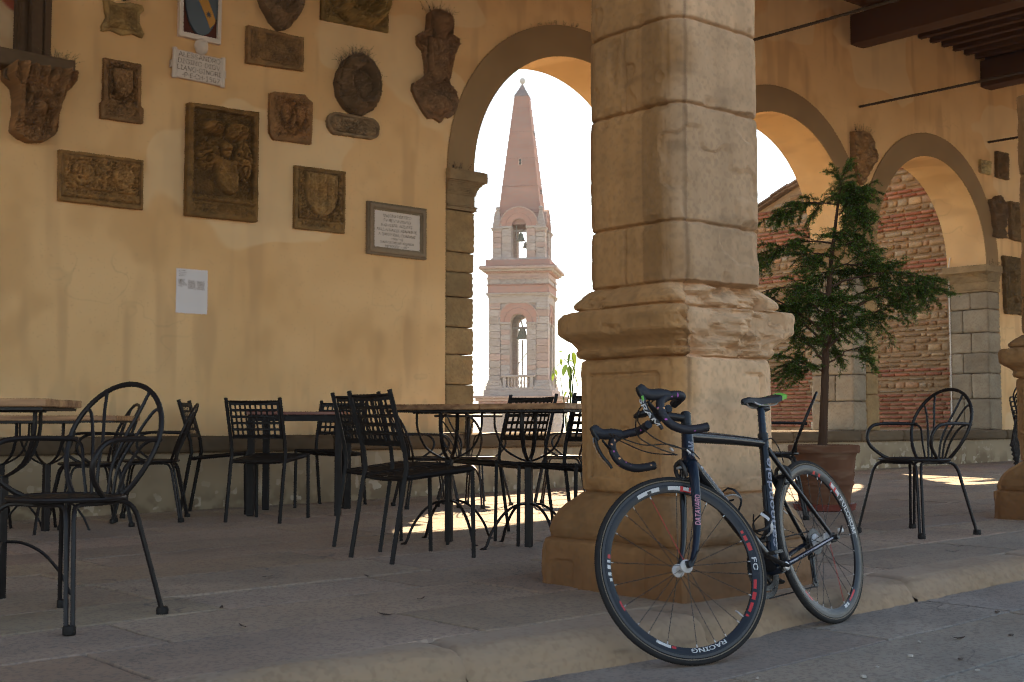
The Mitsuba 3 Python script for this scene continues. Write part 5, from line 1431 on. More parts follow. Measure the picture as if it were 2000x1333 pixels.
# --- stacking chair of punched sheet metal, facing +y
def lattice_chair_parts():
    P = []
    def part(n, m, smooth=30):
        P.append((n, mikit.ply(m if isinstance(m, tuple) else join(*m), 'm_steel_dark', smooth=smooth)))
    def sheet(w, h, nx, ny, hole, mx, my):
        px, py = (w - 2 * mx) / nx, (h - 2 * my) / ny
        hs = [sbox(-w / 2 + mx + (i + .5) * px - hole / 2, my + (j + .5) * py - hole / 2, -w / 2 + mx + (i + .5) * px + hole / 2, my + (j + .5) * py + hole / 2) for i in range(nx) for j in range(ny)]
        return sbox(-w / 2, 0, w / 2, h).difference(unary_union(hs))
    m = extrude(sheet(0.385, 0.265, 9, 5, 0.0262, 0.012, 0.02), 0.003)
    v = np.asarray(m.vertices)
    zz = 0.585 + v[:, 1]
    cur = -0.026 * (1 - (v[:, 0] / 0.1925) ** 2)
    back = np.stack([v[:, 0], -0.205 - 0.085 * (zz - 0.56) / 0.29 + v[:, 2] + cur, zz], 1)
    part('backrest', (back, np.asarray(m.faces)))
    m = extrude(sheet(0.395, 0.40, 8, 8, 0.031, 0.012, 0.012), 0.003)
    v = np.asarray(m.vertices)
    part('seat', (np.stack([v[:, 0], v[:, 1] - 0.19, 0.450 + v[:, 2] + 0.020 * (v[:, 1] - .19) / .2 - 0.012 * (1 - (v[:, 0] / .2) ** 2)], 1), np.asarray(m.faces)))
    a = 0.0115
    def bar(p):
        p = np.array(p, float)
        return tube(p, a * 1.18, 4)
    for s in (-1, 1):
        part('rear_leg', tube(np.array([(s * .205, -0.285, 0.0), (s * .205, -0.215, 0.40), (s * .205, -0.20, 0.47), (s * .205, -0.212, 0.56), (s * .205, -0.305, 0.872)]), a * 1.25, 4))
    for s in (-1, 1):
        part('front_leg', bar([(s * .205, 0.215, 0.0), (s * .205, 0.205, 0.470)]))
        part('seat_rail', bar([(s * .205, -0.20, 0.425), (s * .205, 0.215, 0.463)]))
    part('cross_rail', bar([(-.205, 0.205, 0.460), (.205, 0.205, 0.460)]))
    part('cross_rail', tube(bez((-.205, -0.2, 0.424), (0, -0.212, 0.416), (.205, -0.2, 0.424), n=8), a, 4))
    tr = bez((-.2, -0.285, 0.848), (0, -0.316, 0.845), (.2, -0.285, 0.848), n=10)
    part('top_rail', tube(tr, 0.007, 4))
    return P

def numberparts(P):
    return P
WIRE, LATT = wire_chair_parts(), lattice_chair_parts()

def unit(lat, dist):
    return np.array([math.sin(YAW) * dist + math.cos(YAW) * lat, math.cos(YAW) * dist - math.sin(YAW) * lat])

def chair(kind, lat, dist, fl, fd, label, group=None, s=1.0, z=None):
    """placed by its seat centre ahead of the viewpoint (lateral, distance) and the way it faces"""
    p, d = unit(lat, dist), unit(fl, fd)
    root = thing('wire_armchair' if kind == 'wire' else 'lattice_chair', label, 'chair')
    instance(root, WIRE if kind == 'wire' else LATT, p[0], p[1], math.atan2(d[1], d[0]) - math.pi / 2, z, s)
    return root

W_, L_ = 'wire', 'lattice'
chair(W_, -1.655, 4.72, -0.40, -0.91, 'black wire armchair with fan back, nearest the viewer at the left edge')
chair(W_, 2.455, 7.74, -0.81, -0.50, 'black wire armchair standing alone right of the potted tree')
chair(W_, -2.62, 9.20, -0.95, -0.15, 'wire armchair at the far left table, seen just right of the near armchair back', s=0.95)
chair(W_, -2.92, 8.75, -0.75, -0.45, 'wire armchair at the far left table, seen through the near armchair back', s=0.95)
chair(W_, -0.30, 10.35, 0.45, 0.75, 'wire armchair catching sunlight behind the wooden table, in front of the bistro table', s=0.88)
chair(W_, -0.69, 10.3, 0.85, 0.30, 'wire armchair half hidden behind the front lattice chair, by the bistro table', s=0.88)
chair(W_, 0.42, 10.4, -0.9, 0.15, 'wire armchair behind the right end of the wooden table, next to the big pillar', s=0.88)
chair(W_, 1.83, 9.05, -0.97, 0.22, 'wire armchair seen edge-on between the bicycle saddle and the terracotta pot')
chair(L_, -0.495, 6.70, 0.80, 0.60, 'front punched metal chair with its back to the viewer at the wooden table')
chair(L_, -0.665, 7.29, 0.70, 0.71, 'punched metal chair just behind the front one, overlapping its left side')
chair(L_, -1.745, 9.16, 0.24, 0.97, 'punched metal chair with its back to the viewer at the square dark table')
chair(L_, -2.25, 9.86, 0.98, 0.06, 'punched metal chair at the left side of the square dark table, turned sideways')
chair(L_, -1.50, 10.42, -0.25, -0.95, 'punched metal chair on the wall side of the square dark table')
chair(L_, -0.085, 7.78, -0.72, -0.69, 'punched metal chair on the far side of the wooden table, back above table edge')
chair(L_, 0.33, 7.20, -0.66, -0.75, 'punched metal chair mostly hidden by the big pillar at the wooden table')

# a stack of wire chairs by the wall, mostly behind the right pillar
for i in range(5):
    p = unit(7.02, 17.0)
    root = thing('wire_armchair', 'black wire chair in the stack half hidden behind the right pillar', 'chair', 'stacked chairs behind the right pillar')
    instance(root, WIRE, p[0] + 0.012 * i, p[1] + 0.02 * i, math.radians(-60), floor_z(p[0]) + 0.062 * i)

# --- tables
def iron_base(c, zt, feet_r=0.30, bx=0.20, rz=0.0, rz2=None):
    """column with two crossed lyre brackets above and four bowed feet"""
    out = []
    R = rot(rz)
    R2 = rot(rz2 if rz2 is not None else rz + math.pi / 4)
    out.append(('column', move(box(-.021, .021, -.021, .021, 0.0, zt - 0.27, 0.004), c, R)))
    for q, w in ((0, bx), (math.pi / 2, bx * 0.92)):
        pts = bez((-w, 0, zt - 0.005), (-w * 0.97, 0, zt - 0.10), (-w * 0.72, 0, zt - 0.205), (-w * .3, 0, zt - 0.26), (0, 0, zt - 0.275), (w * .3, 0, zt - 0.26), (w * .72, 0, zt - 0.205), (w * .97, 0, zt - 0.10), (w, 0, zt - 0.005), n=40)
        out.append(('bracket', move(tube(pts, 0.012, 6, flat=0.006), c, R @ rot(q))))
        out.append(('bracket', move(box(-w - .02, w + .02, -.014, .014, zt - 0.007, zt), c, R @ rot(q))))
    for i in range(4):
        pts = bez((0.015, 0, 0.245), (0.09, 0, 0.236), (0.17, 0, 0.19), (0.24, 0, 0.105), (feet_r - .02, 0, 0.02), (feet_r, 0, 0.008), n=24)
        out.append(('foot', move(join(tube(pts, 0.0105, 6, flat=0.007), move(lathe([(.018, 0), (.02, .006), (.01, .012)], 8), (feet_r, 0, 0))), c, R2 @ rot(i * math.pi / 2))))
    return out

def wood_table(label, corner, du, dv, L, W, ztop, bases, boards, rz, th=0.032, name='wooden_table', ends=None):
    """rectangular table: top of boards on an iron frame; bases: list of (u, v) along the top"""
    root = thing(name, label, 'table')
    z0 = floor_z(corner[0])
    R = np.array([[du[0], dv[0], 0], [du[1], dv[1], 0], [0, 0, 1.0]])
    o = np.array([corner[0], corner[1], z0])
    cuts = np.linspace(0, W, boards + 1)
    tr = np.random.default_rng(int(L * 100))
    for i in range(boards):
        seg = [0.0, L] if not ends or i % 2 else [0.0] + ends + [L]
        if ends and i == 0:
            seg = [0.0] + ends + [L]
        for a, b in zip(seg[:-1], seg[1:]):
            add(root + '__plank', move(box(a + .0012, b - .0012, cuts[i] + .0012, cuts[i + 1] - .0012, ztop - th, ztop + tr.uniform(-.0012, .0012), 0.003), o, R), 'm_wood')
    add(root + '__frame', move(join(box(.02, L - .02, .02, .045, ztop - th - .014, ztop - th - .001), box(.02, L - .02, W - .045, W - .02, ztop - th - .014, ztop - th - .001), box(.02, .045, .045, W - .045, ztop - th - .014, ztop - th - .001), box(L - .045, L - .02, .045, W - .045, ztop - th - .014, ztop - th - .001)), o, R), 'm_iron')
    for (u, v) in bases:
        c = o + R @ np.array([u, v, 0])
        for n, m in iron_base((c[0], c[1], z0), ztop - th - .014, rz=rz):
            add(root + '__' + n, m, 'm_iron', smooth=40)
    return root

def axes(l, d):
    u = unit(l, d); u /= np.linalg.norm(u)
    return u, np.array([-u[1], u[0]])
# near right: long table with two pedestals, its near side towards the viewer
u, v = axes(1.0, -0.16)
A, B = unit(-0.372, 7.50), unit(0.095, 7.20)
L0 = np.linalg.norm(B - A); u = (B - A) / L0; v = np.array([-u[1], u[0]])
cor = A - u * 0.28 - v * 0.30
wood_table('wooden table on curved iron pedestals in front of the near arch, beside the big pillar', cor, u, v, 1.25, 0.62, 0.808, [(0.28, 0.30), (0.28 + L0, 0.30)], 5, math.atan2(u[1], u[0]) + 0.35, ends=[0.17, 0.70])
# near left: table cut off by the left edge
u, v = axes(1.0, 0.10)
c = unit(-2.13, 5.30)
cor = c - u * 0.95 - v * 0.30
wood_table('wooden table end cut off by the left edge, behind the nearest armchair', cor, u, v, 1.20, 0.60, 0.835, [(0.95, 0.30)], 5, 0.4)
# far left: long table by the wall
u, v = axes(1.0, 0.05)
c1, c2 = unit(-3.36, 8.45), unit(-3.08, 8.40)
cor = c2 - u * 1.25 - v * 0.32
wood_table('long wooden table farther back by the wall at the left', cor, u, v, 1.78, 0.64, 0.772, [(0.95, 0.32), (1.25, 0.32)], 5, 0.2)

# square dark table with four straight legs
root = thing('square_table', 'dark square metal table with thick straight legs and reddish top near the bench', 'table')
p = unit(-1.63, 9.80)
u, v = axes(0.99, 0.02)
R = np.array([[u[0], v[0], 0], [u[1], v[1], 0], [0, 0, 1.0]])
o = np.array([p[0], p[1], floor_z(p[0])])
add(root + '__top', move(box(-.36, .36, -.36, .36, .752, .775, .003), o, R), pr((0.16, 0.055, 0.035), 0.35, specular=0.5), )
add(root + '__apron', move(join(box(-.34, .34, -.34, -.32, .705, .751), box(-.34, .34, .32, .34, .705, .751), box(-.34, -.32, -.32, .32, .705, .751), box(.32, .34, -.32, .32, .705, .751)), o, R), 'm_steel_dark')
for sx in (-1, 1):
    for sy in (-1, 1):
        add(root + '__leg', move(box(sx * .325 - .025, sx * .325 + .025, sy * .325 - .025, sy * .325 + .025, 0, .7515, .003), o, R), 'm_steel_dark')

# small round bistro table by the sill
root = thing('bistro_table', 'small round bistro table by the sill of the near arch, behind the wooden table', 'table')
p = unit(-0.38, 11.05)
o = np.array([p[0], p[1], floor_z(p[0])])
add(root + '__top', move(lathe([(.29, .722), (.30, .726), (.30, .738), (.292, .743), (.02, .743)], 40), o), 'm_steel_dark', smooth=40)
add(root + '__column', move(tube([(0, 0, .22), (0, 0, .722)], .018, 10), o), 'm_iron', smooth=40)
for i in range(3):
    pts = bez((0.015, 0, 0.30), (0.10, 0, 0.285), (0.18, 0, 0.22), (0.24, 0, 0.11), (0.27, 0, 0.008), n=20)
    add(root + '__foot', move(tube(pts, .010, 6), o, rot(0.4 + i * 2.094)), 'm_iron', smooth=40)
# ---------------------------------------------------------------- the racing bicycle leaning by the pillar
# built upright: x forward from the rear wheel's contact, y to the rider's left, z up; then steered, leaned and placed
BX, BY, BZ_, BH, BLEAN, BSTEER, BPITCH = 4.342, 3.066, -0.097, 3.279, 0.252, -0.474, -0.026
SAX = np.array([-0.292, 0, 0.956]); SAX = SAX / np.linalg.norm(SAX)
PIV = np.array([0.937, 0, 0.322])
WR = 0.335

def steered(p):
    v = np.asarray(p, float) - PIV
    c, s = math.cos(BSTEER), math.sin(BSTEER)
    return PIV + v * c + np.cross(SAX, v) * s + np.outer(v @ SAX, SAX) * (1 - c)

def placed(p):
    x, y, z = np.asarray(p, float).T
    x, z = x * math.cos(BPITCH) - z * math.sin(BPITCH) * 0, z + x * math.sin(BPITCH)
    y, z = y * math.cos(BLEAN) - z * math.sin(BLEAN), z * math.cos(BLEAN) + y * math.sin(BLEAN)
    return np.stack([BX + x * math.cos(BH) - y * math.sin(BH), BY + x * math.sin(BH) + y * math.cos(BH), BZ_ + z], 1)

bike = thing('racing_bicycle', 'black and dark blue racing bicycle with drop bars leaning beside the big pillar', 'bicycle')
scene['m_frame_black'] = two(pr((0.005, 0.005, 0.006), 0.22, specular=0.35, clearcoat=0.4, clearcoat_gloss=0.9))
scene['m_frame_blue'] = two(pr((0.004, 0.010, 0.022), 0.25, specular=0.35, clearcoat=0.4, clearcoat_gloss=0.9))
scene['m_rubber'] = two(pr((0.022, 0.020, 0.019), 0.75, specular=0.15))
scene['m_rim'] = two(pr((0.010, 0.010, 0.013), 0.32, specular=0.35))
scene['m_brake_track'] = two(pr((0.045, 0.042, 0.04), 0.42, metallic=0.4))
scene['m_tanwall'] = two(pr((0.16, 0.125, 0.085), 0.7))
scene['m_decal_white'] = two(pr((0.50, 0.48, 0.46), 0.4))
scene['m_decal_grey'] = two(pr((0.36, 0.36, 0.40), 0.4))
scene['m_decal_dim'] = two(pr((0.22, 0.22, 0.26), 0.4))
scene['m_decal_pink'] = two(pr((0.50, 0.22, 0.28), 0.45))
scene['m_red'] = two(pr((0.42, 0.015, 0.014), 0.4))
scene['m_alloy'] = two(pr((0.55, 0.54, 0.53), 0.35, metallic=0.7))
scene['m_black_part'] = two(pr((0.010, 0.0095, 0.010), 0.42, specular=0.4))
scene['m_bartape'] = two(pr(proc(bar_col), 0.6))
scene['m_hood'] = two(pr((0.017, 0.017, 0.020), 0.55, specular=0.4))
scene['m_green'] = two(pr((0.13, 0.42, 0.05), 0.4))
scene['m_spoke'] = two(pr((0.030, 0.028, 0.027), 0.4, metallic=0.5))

def bp(key, m, mat, steer=False, smooth=40):
    v, f = join(*m) if isinstance(m, list) else (np.asarray(m[0], float), tri(m[1])) if isinstance(m, tuple) else (np.asarray(m.vertices), np.asarray(m.faces))
    if steer:
        v = steered(v)
    return add(bike + '__' + key, (placed(v), f), mat, smooth=smooth)

# ---- wheels
def hoop_profile(cx, prof, n=96, y0=0.0):
    """prof: closed loop of (radius, y)"""
    prof = np.array(prof, float)
    a = np.arange(n) * 2 * np.pi / n
    m = len(prof)
    v = np.stack([cx + prof[None, :, 0] * np.cos(a)[:, None], np.repeat(prof[None, :, 1], n, 0) + y0, WR + prof[None, :, 0] * np.sin(a)[:, None]], -1).reshape(-1, 3)
    f = [[i * m + j, i * m + (j + 1) % m, ((i + 1) % n) * m + (j + 1) % m, ((i + 1) % n) * m + j] for i in range(n) for j in range(m)]
    return v, tri(np.array(f))

def arc_patch(cx, a0, a1, r0, r1, y, n=14):
    a = np.linspace(a0, a1, n)
    v = np.concatenate([np.stack([cx + r * np.cos(a), np.full(n, y), WR + r * np.sin(a)], 1) for r in (r0, r1)])
    return v, tri(np.array([[i, i + 1, n + i + 1, n + i] for i in range(n - 1)]))

RIM_W = lambda r: 0.0105 - 0.0065 * np.clip((0.302 - r) / 0.026, 0, 1) ** 1.6      # half width of the rim at radius r
def rim_side(cx, a0, a1, r0, r1, s, off=0.0006, n=14):
    """decal lying on the rim's curved flank"""
    a = np.linspace(a0, a1, n)
    rs = np.linspace(r0, r1, 5)
    v = np.concatenate([np.stack([cx + r * np.cos(a), np.full(n, s * (RIM_W(r) + off)), WR + r * np.sin(a)], 1) for r in rs])
    return v, tri(np.array([[k * n + i, k * n + i + 1, (k + 1) * n + i + 1, (k + 1) * n + i] for k in range(4) for i in range(n - 1)]))

def rim_text(cx, text, a_mid, h, rmid, s, span):
    m = meshkit.text_mesh(text, h, 0.0004, bold=True)
    v, f = trimesh.remesh.subdivide_to_size(m.vertices, m.faces, 0.012)
    v = np.asarray(v)
    x = (v[:, 0] - v[:, 0].min()) / np.ptp(v[:, 0]) - 0.5
    r = rmid + (v[:, 1] - h / 2)
    a = a_mid + x * span * (-1 if s > 0 else 1) * -1
    return np.stack([cx + r * np.cos(a), s * (RIM_W(r) + 0.0006 + v[:, 2]), WR + r * np.sin(a)], 1), np.asarray(f)

def wheel(name, cx, steer, n_spokes, rear):
    t = np.linspace(0, 2 * np.pi, 17)[:-1]
    ty = [(0.3235 + 0.0115 * math.cos(a), 0.0118 * math.sin(a)) for a in t]
    bp(name + '__tyre', hoop_profile(cx, ty, 120), 'm_rubber', steer, True)
    for s in (-1, 1):
        bp(name + '__tyre_stripe', hoop_profile(cx, [(0.3165, s * 0.0101), (0.3195, s * 0.0116), (0.3185, s * 0.0118), (0.3155, s * 0.0104)], 120), 'm_tanwall', steer, True)
    rs = [0.313, 0.309, 0.302, 0.296, 0.290, 0.283, 0.276]
    loop = [(r, RIM_W(r) if r < 0.303 else 0.0105) for r in rs] + [(r, -(RIM_W(r) if r < 0.303 else 0.0105)) for r in rs[::-1]]
    bp(name + '__rim', hoop_profile(cx, loop, 120), 'm_rim', steer, 50)
    for s in (-1, 1):
        bp(name + '__brake_track', hoop_profile(cx, [(0.3125, s * 0.0106), (0.3125, s * 0.0110), (0.3035, s * 0.0110), (0.3035, s * 0.0106)], 120), 'm_brake_track', steer, 30)
    # rim graphics: white and red blocks with lettering, four times round
    for s in (1,):
        D = lambda a0, a1, r0, r1, off=0.0006: rim_side(cx, a0, a1, r0, r1, s, off)
        if not rear:
            [bp(name + '__rim_decal', q_, 'm_decal_white', steer, True) for q_ in (D(1.25, 1.58, .284, .298), D(1.70, 2.04, .284, .298),)]
            [bp(name + '__rim_decal', q_, 'm_rim', steer, True) for q_ in (D(1.40, 1.46, .284, .294, .0012),)]
            [bp(name + '__rim_decal', q_, 'm_red', steer, True) for q_ in (D(1.87, 1.91, .281, .300, .0012), D(1.99, 2.03, .287, .300, .0012), D(1.91, 2.05, .281, .285, .0012),)]
            [bp(name + '__rim_decal', q_, 'm_red', steer, True) for q_ in (D(2.86, 2.90, .282, .292), D(2.93, 3.0, .281, .293), D(3.03, 3.13, .281, .295), D(3.50, 3.62, .280, .291), D(3.66, 3.76, .280, .293), D(3.80, 3.93, .280, .291), D(3.97, 4.0, .279, .290),)]
            bp(name + '__rim_lettering', rim_text(cx, 'FC', 3.30, 0.016, 0.2905, s, 0.16), 'm_decal_white', steer, True)
            bp(name + '__rim_lettering', rim_text(cx, 'RACING', 4.70, 0.014, 0.2860, s, 0.50), 'm_decal_white', steer, True)
            [bp(name + '__rim_decal', q_, 'm_decal_white', steer, True) for q_ in (D(5.22, 5.42, .278, .289),)]
            [bp(name + '__rim_decal', q_, 'm_red', steer, True) for q_ in (D(5.15, 5.21, .278, .287), D(5.95, 6.08, .277, .285), D(.33, .38, .278, .290),)]
            [bp(name + '__rim_decal', q_, 'm_decal_white', steer, True) for q_ in (D(.05, .09, .278, .290), D(.12, .16, .278, .292), D(.20, .25, .278, .292), D(.28, .31, .278, .292),)]
        else:
            [bp(name + '__rim_decal', q_, 'm_decal_white', steer, True) for q_ in (D(2.28, 2.52, .281, .300),)]
            [bp(name + '__rim_decal', q_, 'm_red', steer, True) for q_ in (D(2.26, 2.29, .281, .301, .0012), D(2.38, 2.42, .284, .301, .0012), D(2.29, 2.50, .280, .284, .0012), D(1.80, 1.86, .279, .293), D(1.95, 2.0, .279, .293), D(4.05, 4.3, .279, .287), D(5.4, 5.6, .280, .291),)]
            bp(name + '__rim_lettering', rim_text(cx, 'FULCRUM', 2.86, 0.020, 0.2915, s, 0.56), 'm_decal_white', steer, True)
            [bp(name + '__rim_decal', q_, 'm_decal_white', steer, True) for q_ in (D(2.54, 3.20, .2985, .3015), D(4.36, 4.40, .279, .291), D(4.42, 4.50, .279, .291),)]
    # hub
    def yhub(prof):
        v, f = lathe(prof, 24)
        return np.stack([cx + v[:, 0], v[:, 2], WR + v[:, 1]], 1), f[:, ::-1]
    if not rear:
        bp(name + '__hub', yhub([(.008, -.048), (.019, -.038), (.024, -.035), (.024, -.031), (.013, -.026), (.0115, 0), (.013, .026), (.024, .031), (.024, .035), (.019, .038), (.008, .048)]), 'm_decal_white', steer, 40)
        fl, fr = 0.022, 0.033
    else:
        bp(name + '__hub', yhub([(.009, -.06), (.02, -.030), (.031, -.022), (.031, -.016), (.017, -.01), (.016, .018), (.026, .030), (.026, .036), (.014, .044), (.009, .06)]), 'm_decal_white', steer, 40)
        fl, fr = 0.026, 0.028
    for i in range(n_spokes):
        s = 1 if i % 2 else -1
        a = 2 * math.pi * i / n_spokes + 0.12 * (i // 2 % 2)
        tw = 0.0 if not rear else (0.42 if (i // 2) % 2 else -0.42)
        h = (cx + fl * math.cos(a + tw * 2.4), s * fr, WR + fl * math.sin(a + tw * 2.4))
        e = (cx + 0.2785 * math.cos(a), s * 0.0015, WR + 0.2785 * math.sin(a))
        red = (i == (5 if not rear else 17))
        bp(name + '__spoke', tube([h, e], 0.00125, 5), 'm_red' if red else 'm_spoke', steer, True)
        d = np.array(h) - np.array(e); d /= np.linalg.norm(d)
        bp(name + '__nipple', tube([np.array(e), np.array(e) + d * 0.013], 0.0023, 5), 'm_alloy', steer, True)
    av = 4.02 if not rear else 0.55
    bp(name + '__valve', tube([(cx + 0.279 * math.cos(av), 0, WR + .279 * math.sin(av)), (cx + 0.242 * math.cos(av), 0, WR + .242 * math.sin(av))], 0.0028, 6), 'm_alloy', steer, True)
    # quick release
    w = 0.056 if not rear else 0.073
    bp(name + '__axle', tube([(cx, -w, WR), (cx, w, WR)], 0.0075, 10), 'm_black_part', steer)
    bp(name + '__quick_release', [tube([(cx, w - .004, WR), (cx, w + .014, WR)], 0.011, 12), tube(bez((cx, w + .008, WR), (cx - .02, w + .016, WR + .018), (cx - .045, w + .014, WR + .038), n=8), 0.006, 6, flat=0.003)], 'm_black_part', steer)

wheel('front_wheel', 0.98, True, 22, False)
wheel('rear_wheel', 0.0, False, 24, True)

# ---- frame
BB, SC, HT, HB, RA = np.array([.404, 0, .265]), np.array([.262, 0, .745]), np.array([.785, 0, .82]), np.array([.826, 0, .688]), np.array([0, 0, WR])
def lerp(a, b, n=12):
    return np.array(a) + (np.array(b) - np.array(a)) * np.linspace(0, 1, n)[:, None]
bp('head_tube', tube(lerp(HB - [-.003, 0, .012], HT + [-.004, 0, .012], 6), [.027, .025, .0235, .0225, .022, .0225], 20), 'm_frame_blue')
tt = bez((.788, 0, .800), (.60, 0, .785), (.42, 0, .769), (.258, 0, .752), n=20)
bp('top_tube', tube(tt, np.linspace(.021, .0155, len(tt)), 16, flat=np.linspace(.024, .017, len(tt))), 'm_frame_black')
dt = lerp((.822, 0, .708), (.418, 0, .275), 14)
bp('down_tube', tube(dt, np.linspace(.028, .030, 14), 18, flat=np.linspace(.025, .029, 14)), 'm_frame_black')
st = lerp(BB, SC + [-.008, 0, .028], 14)
bp('seat_tube', tube(st, np.linspace(.022, .0178, 14), 16, flat=np.linspace(.021, .0175, 14)), 'm_frame_black')
bp('seat_tube_panel', tube(lerp(BB + (SC - BB) * .08, BB + (SC - BB) * .52, 8), np.linspace(.0226, .0198, 8), 16, flat=np.linspace(.0214, .0192, 8)), 'm_frame_blue')
bp('bottom_bracket', [tube([(.404, -.036, .265), (.404, .036, .265)], .0235, 20)], 'm_frame_blue')
bp('bearing_cup', [tube([(.404, .036, .265), (.404, .044, .265)], .021, 20)], 'm_black_part')
for s in (-1, 1):
    cs = bez((.385, s * .022, .268), (.32, s * .034, .277), (.20, s * .050, .300), (.07, s * .060, .324), (.006, s * .062, .334), n=20)
    bp('chain_stay', tube(cs, np.linspace(.0145, .0095, len(cs)), 12, flat=np.linspace(.012, .008, len(cs))), 'm_frame_blue')
    if s > 0:
        cw = cs[3:-2] + [0, .0105, .003]
        bp('stay_stripe', tube(cw, .0062, 8, flat=.0035), 'm_decal_grey')
    ss = bez((.262, s * .014, .725), (.225, s * .026, .655), (.12, s * .046, .50), (.012, s * .061, .350), n=18)
    bp('seat_stay', tube(ss, np.linspace(.0112, .0078, len(ss)), 10), 'm_frame_black')
    bp('dropout', dblock(-.018, .022, s * .062 - .004, s * .062 + .004, WR - .02, WR + .022, step=.01, amp=0, edge=.004), 'm_black_part', smooth=True)
bp('brake_bridge', tube([(.195, -.034, .612), (.195, .034, .612)], .008, 8), 'm_frame_black')
bp('seat_cluster', tube(lerp(SC + [.003, 0, -.012], SC + [-.009, 0, .030], 4), .0205, 18), 'm_frame_black')
# white pinstripes on top and down tube
for (o, a, b) in ((.014, .05, .95), (.002, .12, .7)):
    q = tt[1:-2] + np.array([0, 0, o])
    sidey = np.sqrt(np.clip(1 - (o / .02) ** 2, 0, 1)) * np.linspace(.0242, .0172, len(tt))[1:-2]
    q = q + np.stack([0 * sidey, sidey, 0 * sidey], 1)
    bp('pinstripe', tube(q, .0011, 4, flat=.0005), 'm_decal_grey')
q = dt[1:10] + np.array([-.004, 0.0265, -.018])
bp('pinstripe', tube(q, .0012, 4, flat=.0006), 'm_decal_white')

def tube_text(key, text, h, p0, p1, ra, rb, up, mat, length=None, steer=False, ang=0.0, outline=False):
    """lettering wrapped round a tube from p0 towards p1; up: where the letters' tops point round the tube"""
    p0, p1 = np.array(p0, float), np.array(p1, float)
    ax = (p1 - p0) / np.linalg.norm(p1 - p0)
    m = meshkit.text_mesh(text, h, 0.0005, bold=not outline)
    v, f = trimesh.remesh.subdivide_to_size(m.vertices, m.faces, 0.007)
    v = np.asarray(v)
    x = v[:, 0] - v[:, 0].min()
    x = x * ((length or np.linalg.norm(p1 - p0)) / x.max())
    a = ang + up * (v[:, 1] - h / 2) / ((ra + rb) / 2)
    e1 = np.array([0, 1.0, 0]); e2 = np.cross(ax, e1)
    r1, r2 = ra + 0.0007 + v[:, 2], rb + 0.0007 + v[:, 2]
    q = p0 + ax * x[:, None] + e1 * (r1 * np.cos(a))[:, None] + e2 * (r2 * np.sin(a))[:, None]
    bp(key, (q, np.asarray(f)), mat, steer, True)
# the maker's name on down tube, seat tube and head; model line on the chain stay
tube_text('lettering', 'cannondale', 0.026, dt[1], dt[11], .0265, .0295, -1, 'm_decal_grey', 0.40, ang=-0.35)
tube_text('lettering', 'cannondale', 0.024, BB + (SC - BB) * .16, BB + (SC - BB) * .92, .0206, .0196, -1, 'm_decal_dim', 0.36, ang=-0.40)
tube_text('lettering', 'SUPERSIX', 0.0115, cs[6] + [0, .0126, 0.002], cs[14] + [0, .0126, 0.002], .008, .002, -1, 'm_frame_black', 0.12)
tube_text('lettering', 'TEAM', 0.019, HB + [.0, 0, .012], HT + [0, 0, -.018], .0245, .0245, -1, 'm_decal_dim', 0.075, ang=-0.5)

# ---- fork and steering
for s in (-1, 1):
    fb = bez((.829, s * .030, .690), (.843, s * .046, .645), (.880, s * .052, .52), (.918, s * .053, .42), (.955, s * .053, .355), (.978, s * .053, .336), n=26)
    bp('fork_blade', tube(fb, np.linspace(.021, .0085, len(fb)), 14, flat=np.linspace(.013, .0075, len(fb))), 'm_frame_blue' if s > 0 else 'm_frame_black', True)
    bp('fork_dropout', dblock(.968, .992, s * .053 - .004, s * .053 + .004, WR - .012, WR + .016, step=.01, amp=0, edge=.004), 'm_black_part', True, True)
bp('fork_crown', tube(bez((.829, -.033, .688), (.826, -.018, .705), (.825, 0, .708), (.826, .018, .705), (.829, .033, .688), n=16), .022, 14), 'm_frame_blue', True)
f0, f1 = np.array([.868, .0515, .562]), np.array([.904, .0535, .462])
tube_text('lettering', 'DATAVARD', 0.0125, f1 + [0, .008, 0], f0 + [0, .008, 0], .004, .016, -1, 'm_decal_pink', 0.112, True)
bp('spacer', tube(lerp((.781, 0, .834), (.774, 0, .857), 3), .0175, 18), 'm_black_part', True)
bp('stem', [tube(lerp((.780, 0, .842), (.768, 0, .885), 4), .0195, 16), tube(bez((.772, 0, .870), (.80, 0, .876), (.868, 0, .898), n=8), .0155, 14), tube([(.87, -.024, .90), (.87, .024, .90)], .0215, 16)], 'm_black_part', True)
bp('stem_cap', tube(lerp((.768, 0, .886), (.7665, 0, .8905), 2), .0165, 16), 'm_black_part', True)
bar_mid = np.array([(.87, -.065, .90), (.87, .065, .90)])
bp('handlebar', tube(bar_mid, .0155, 14), 'm_black_part', True)
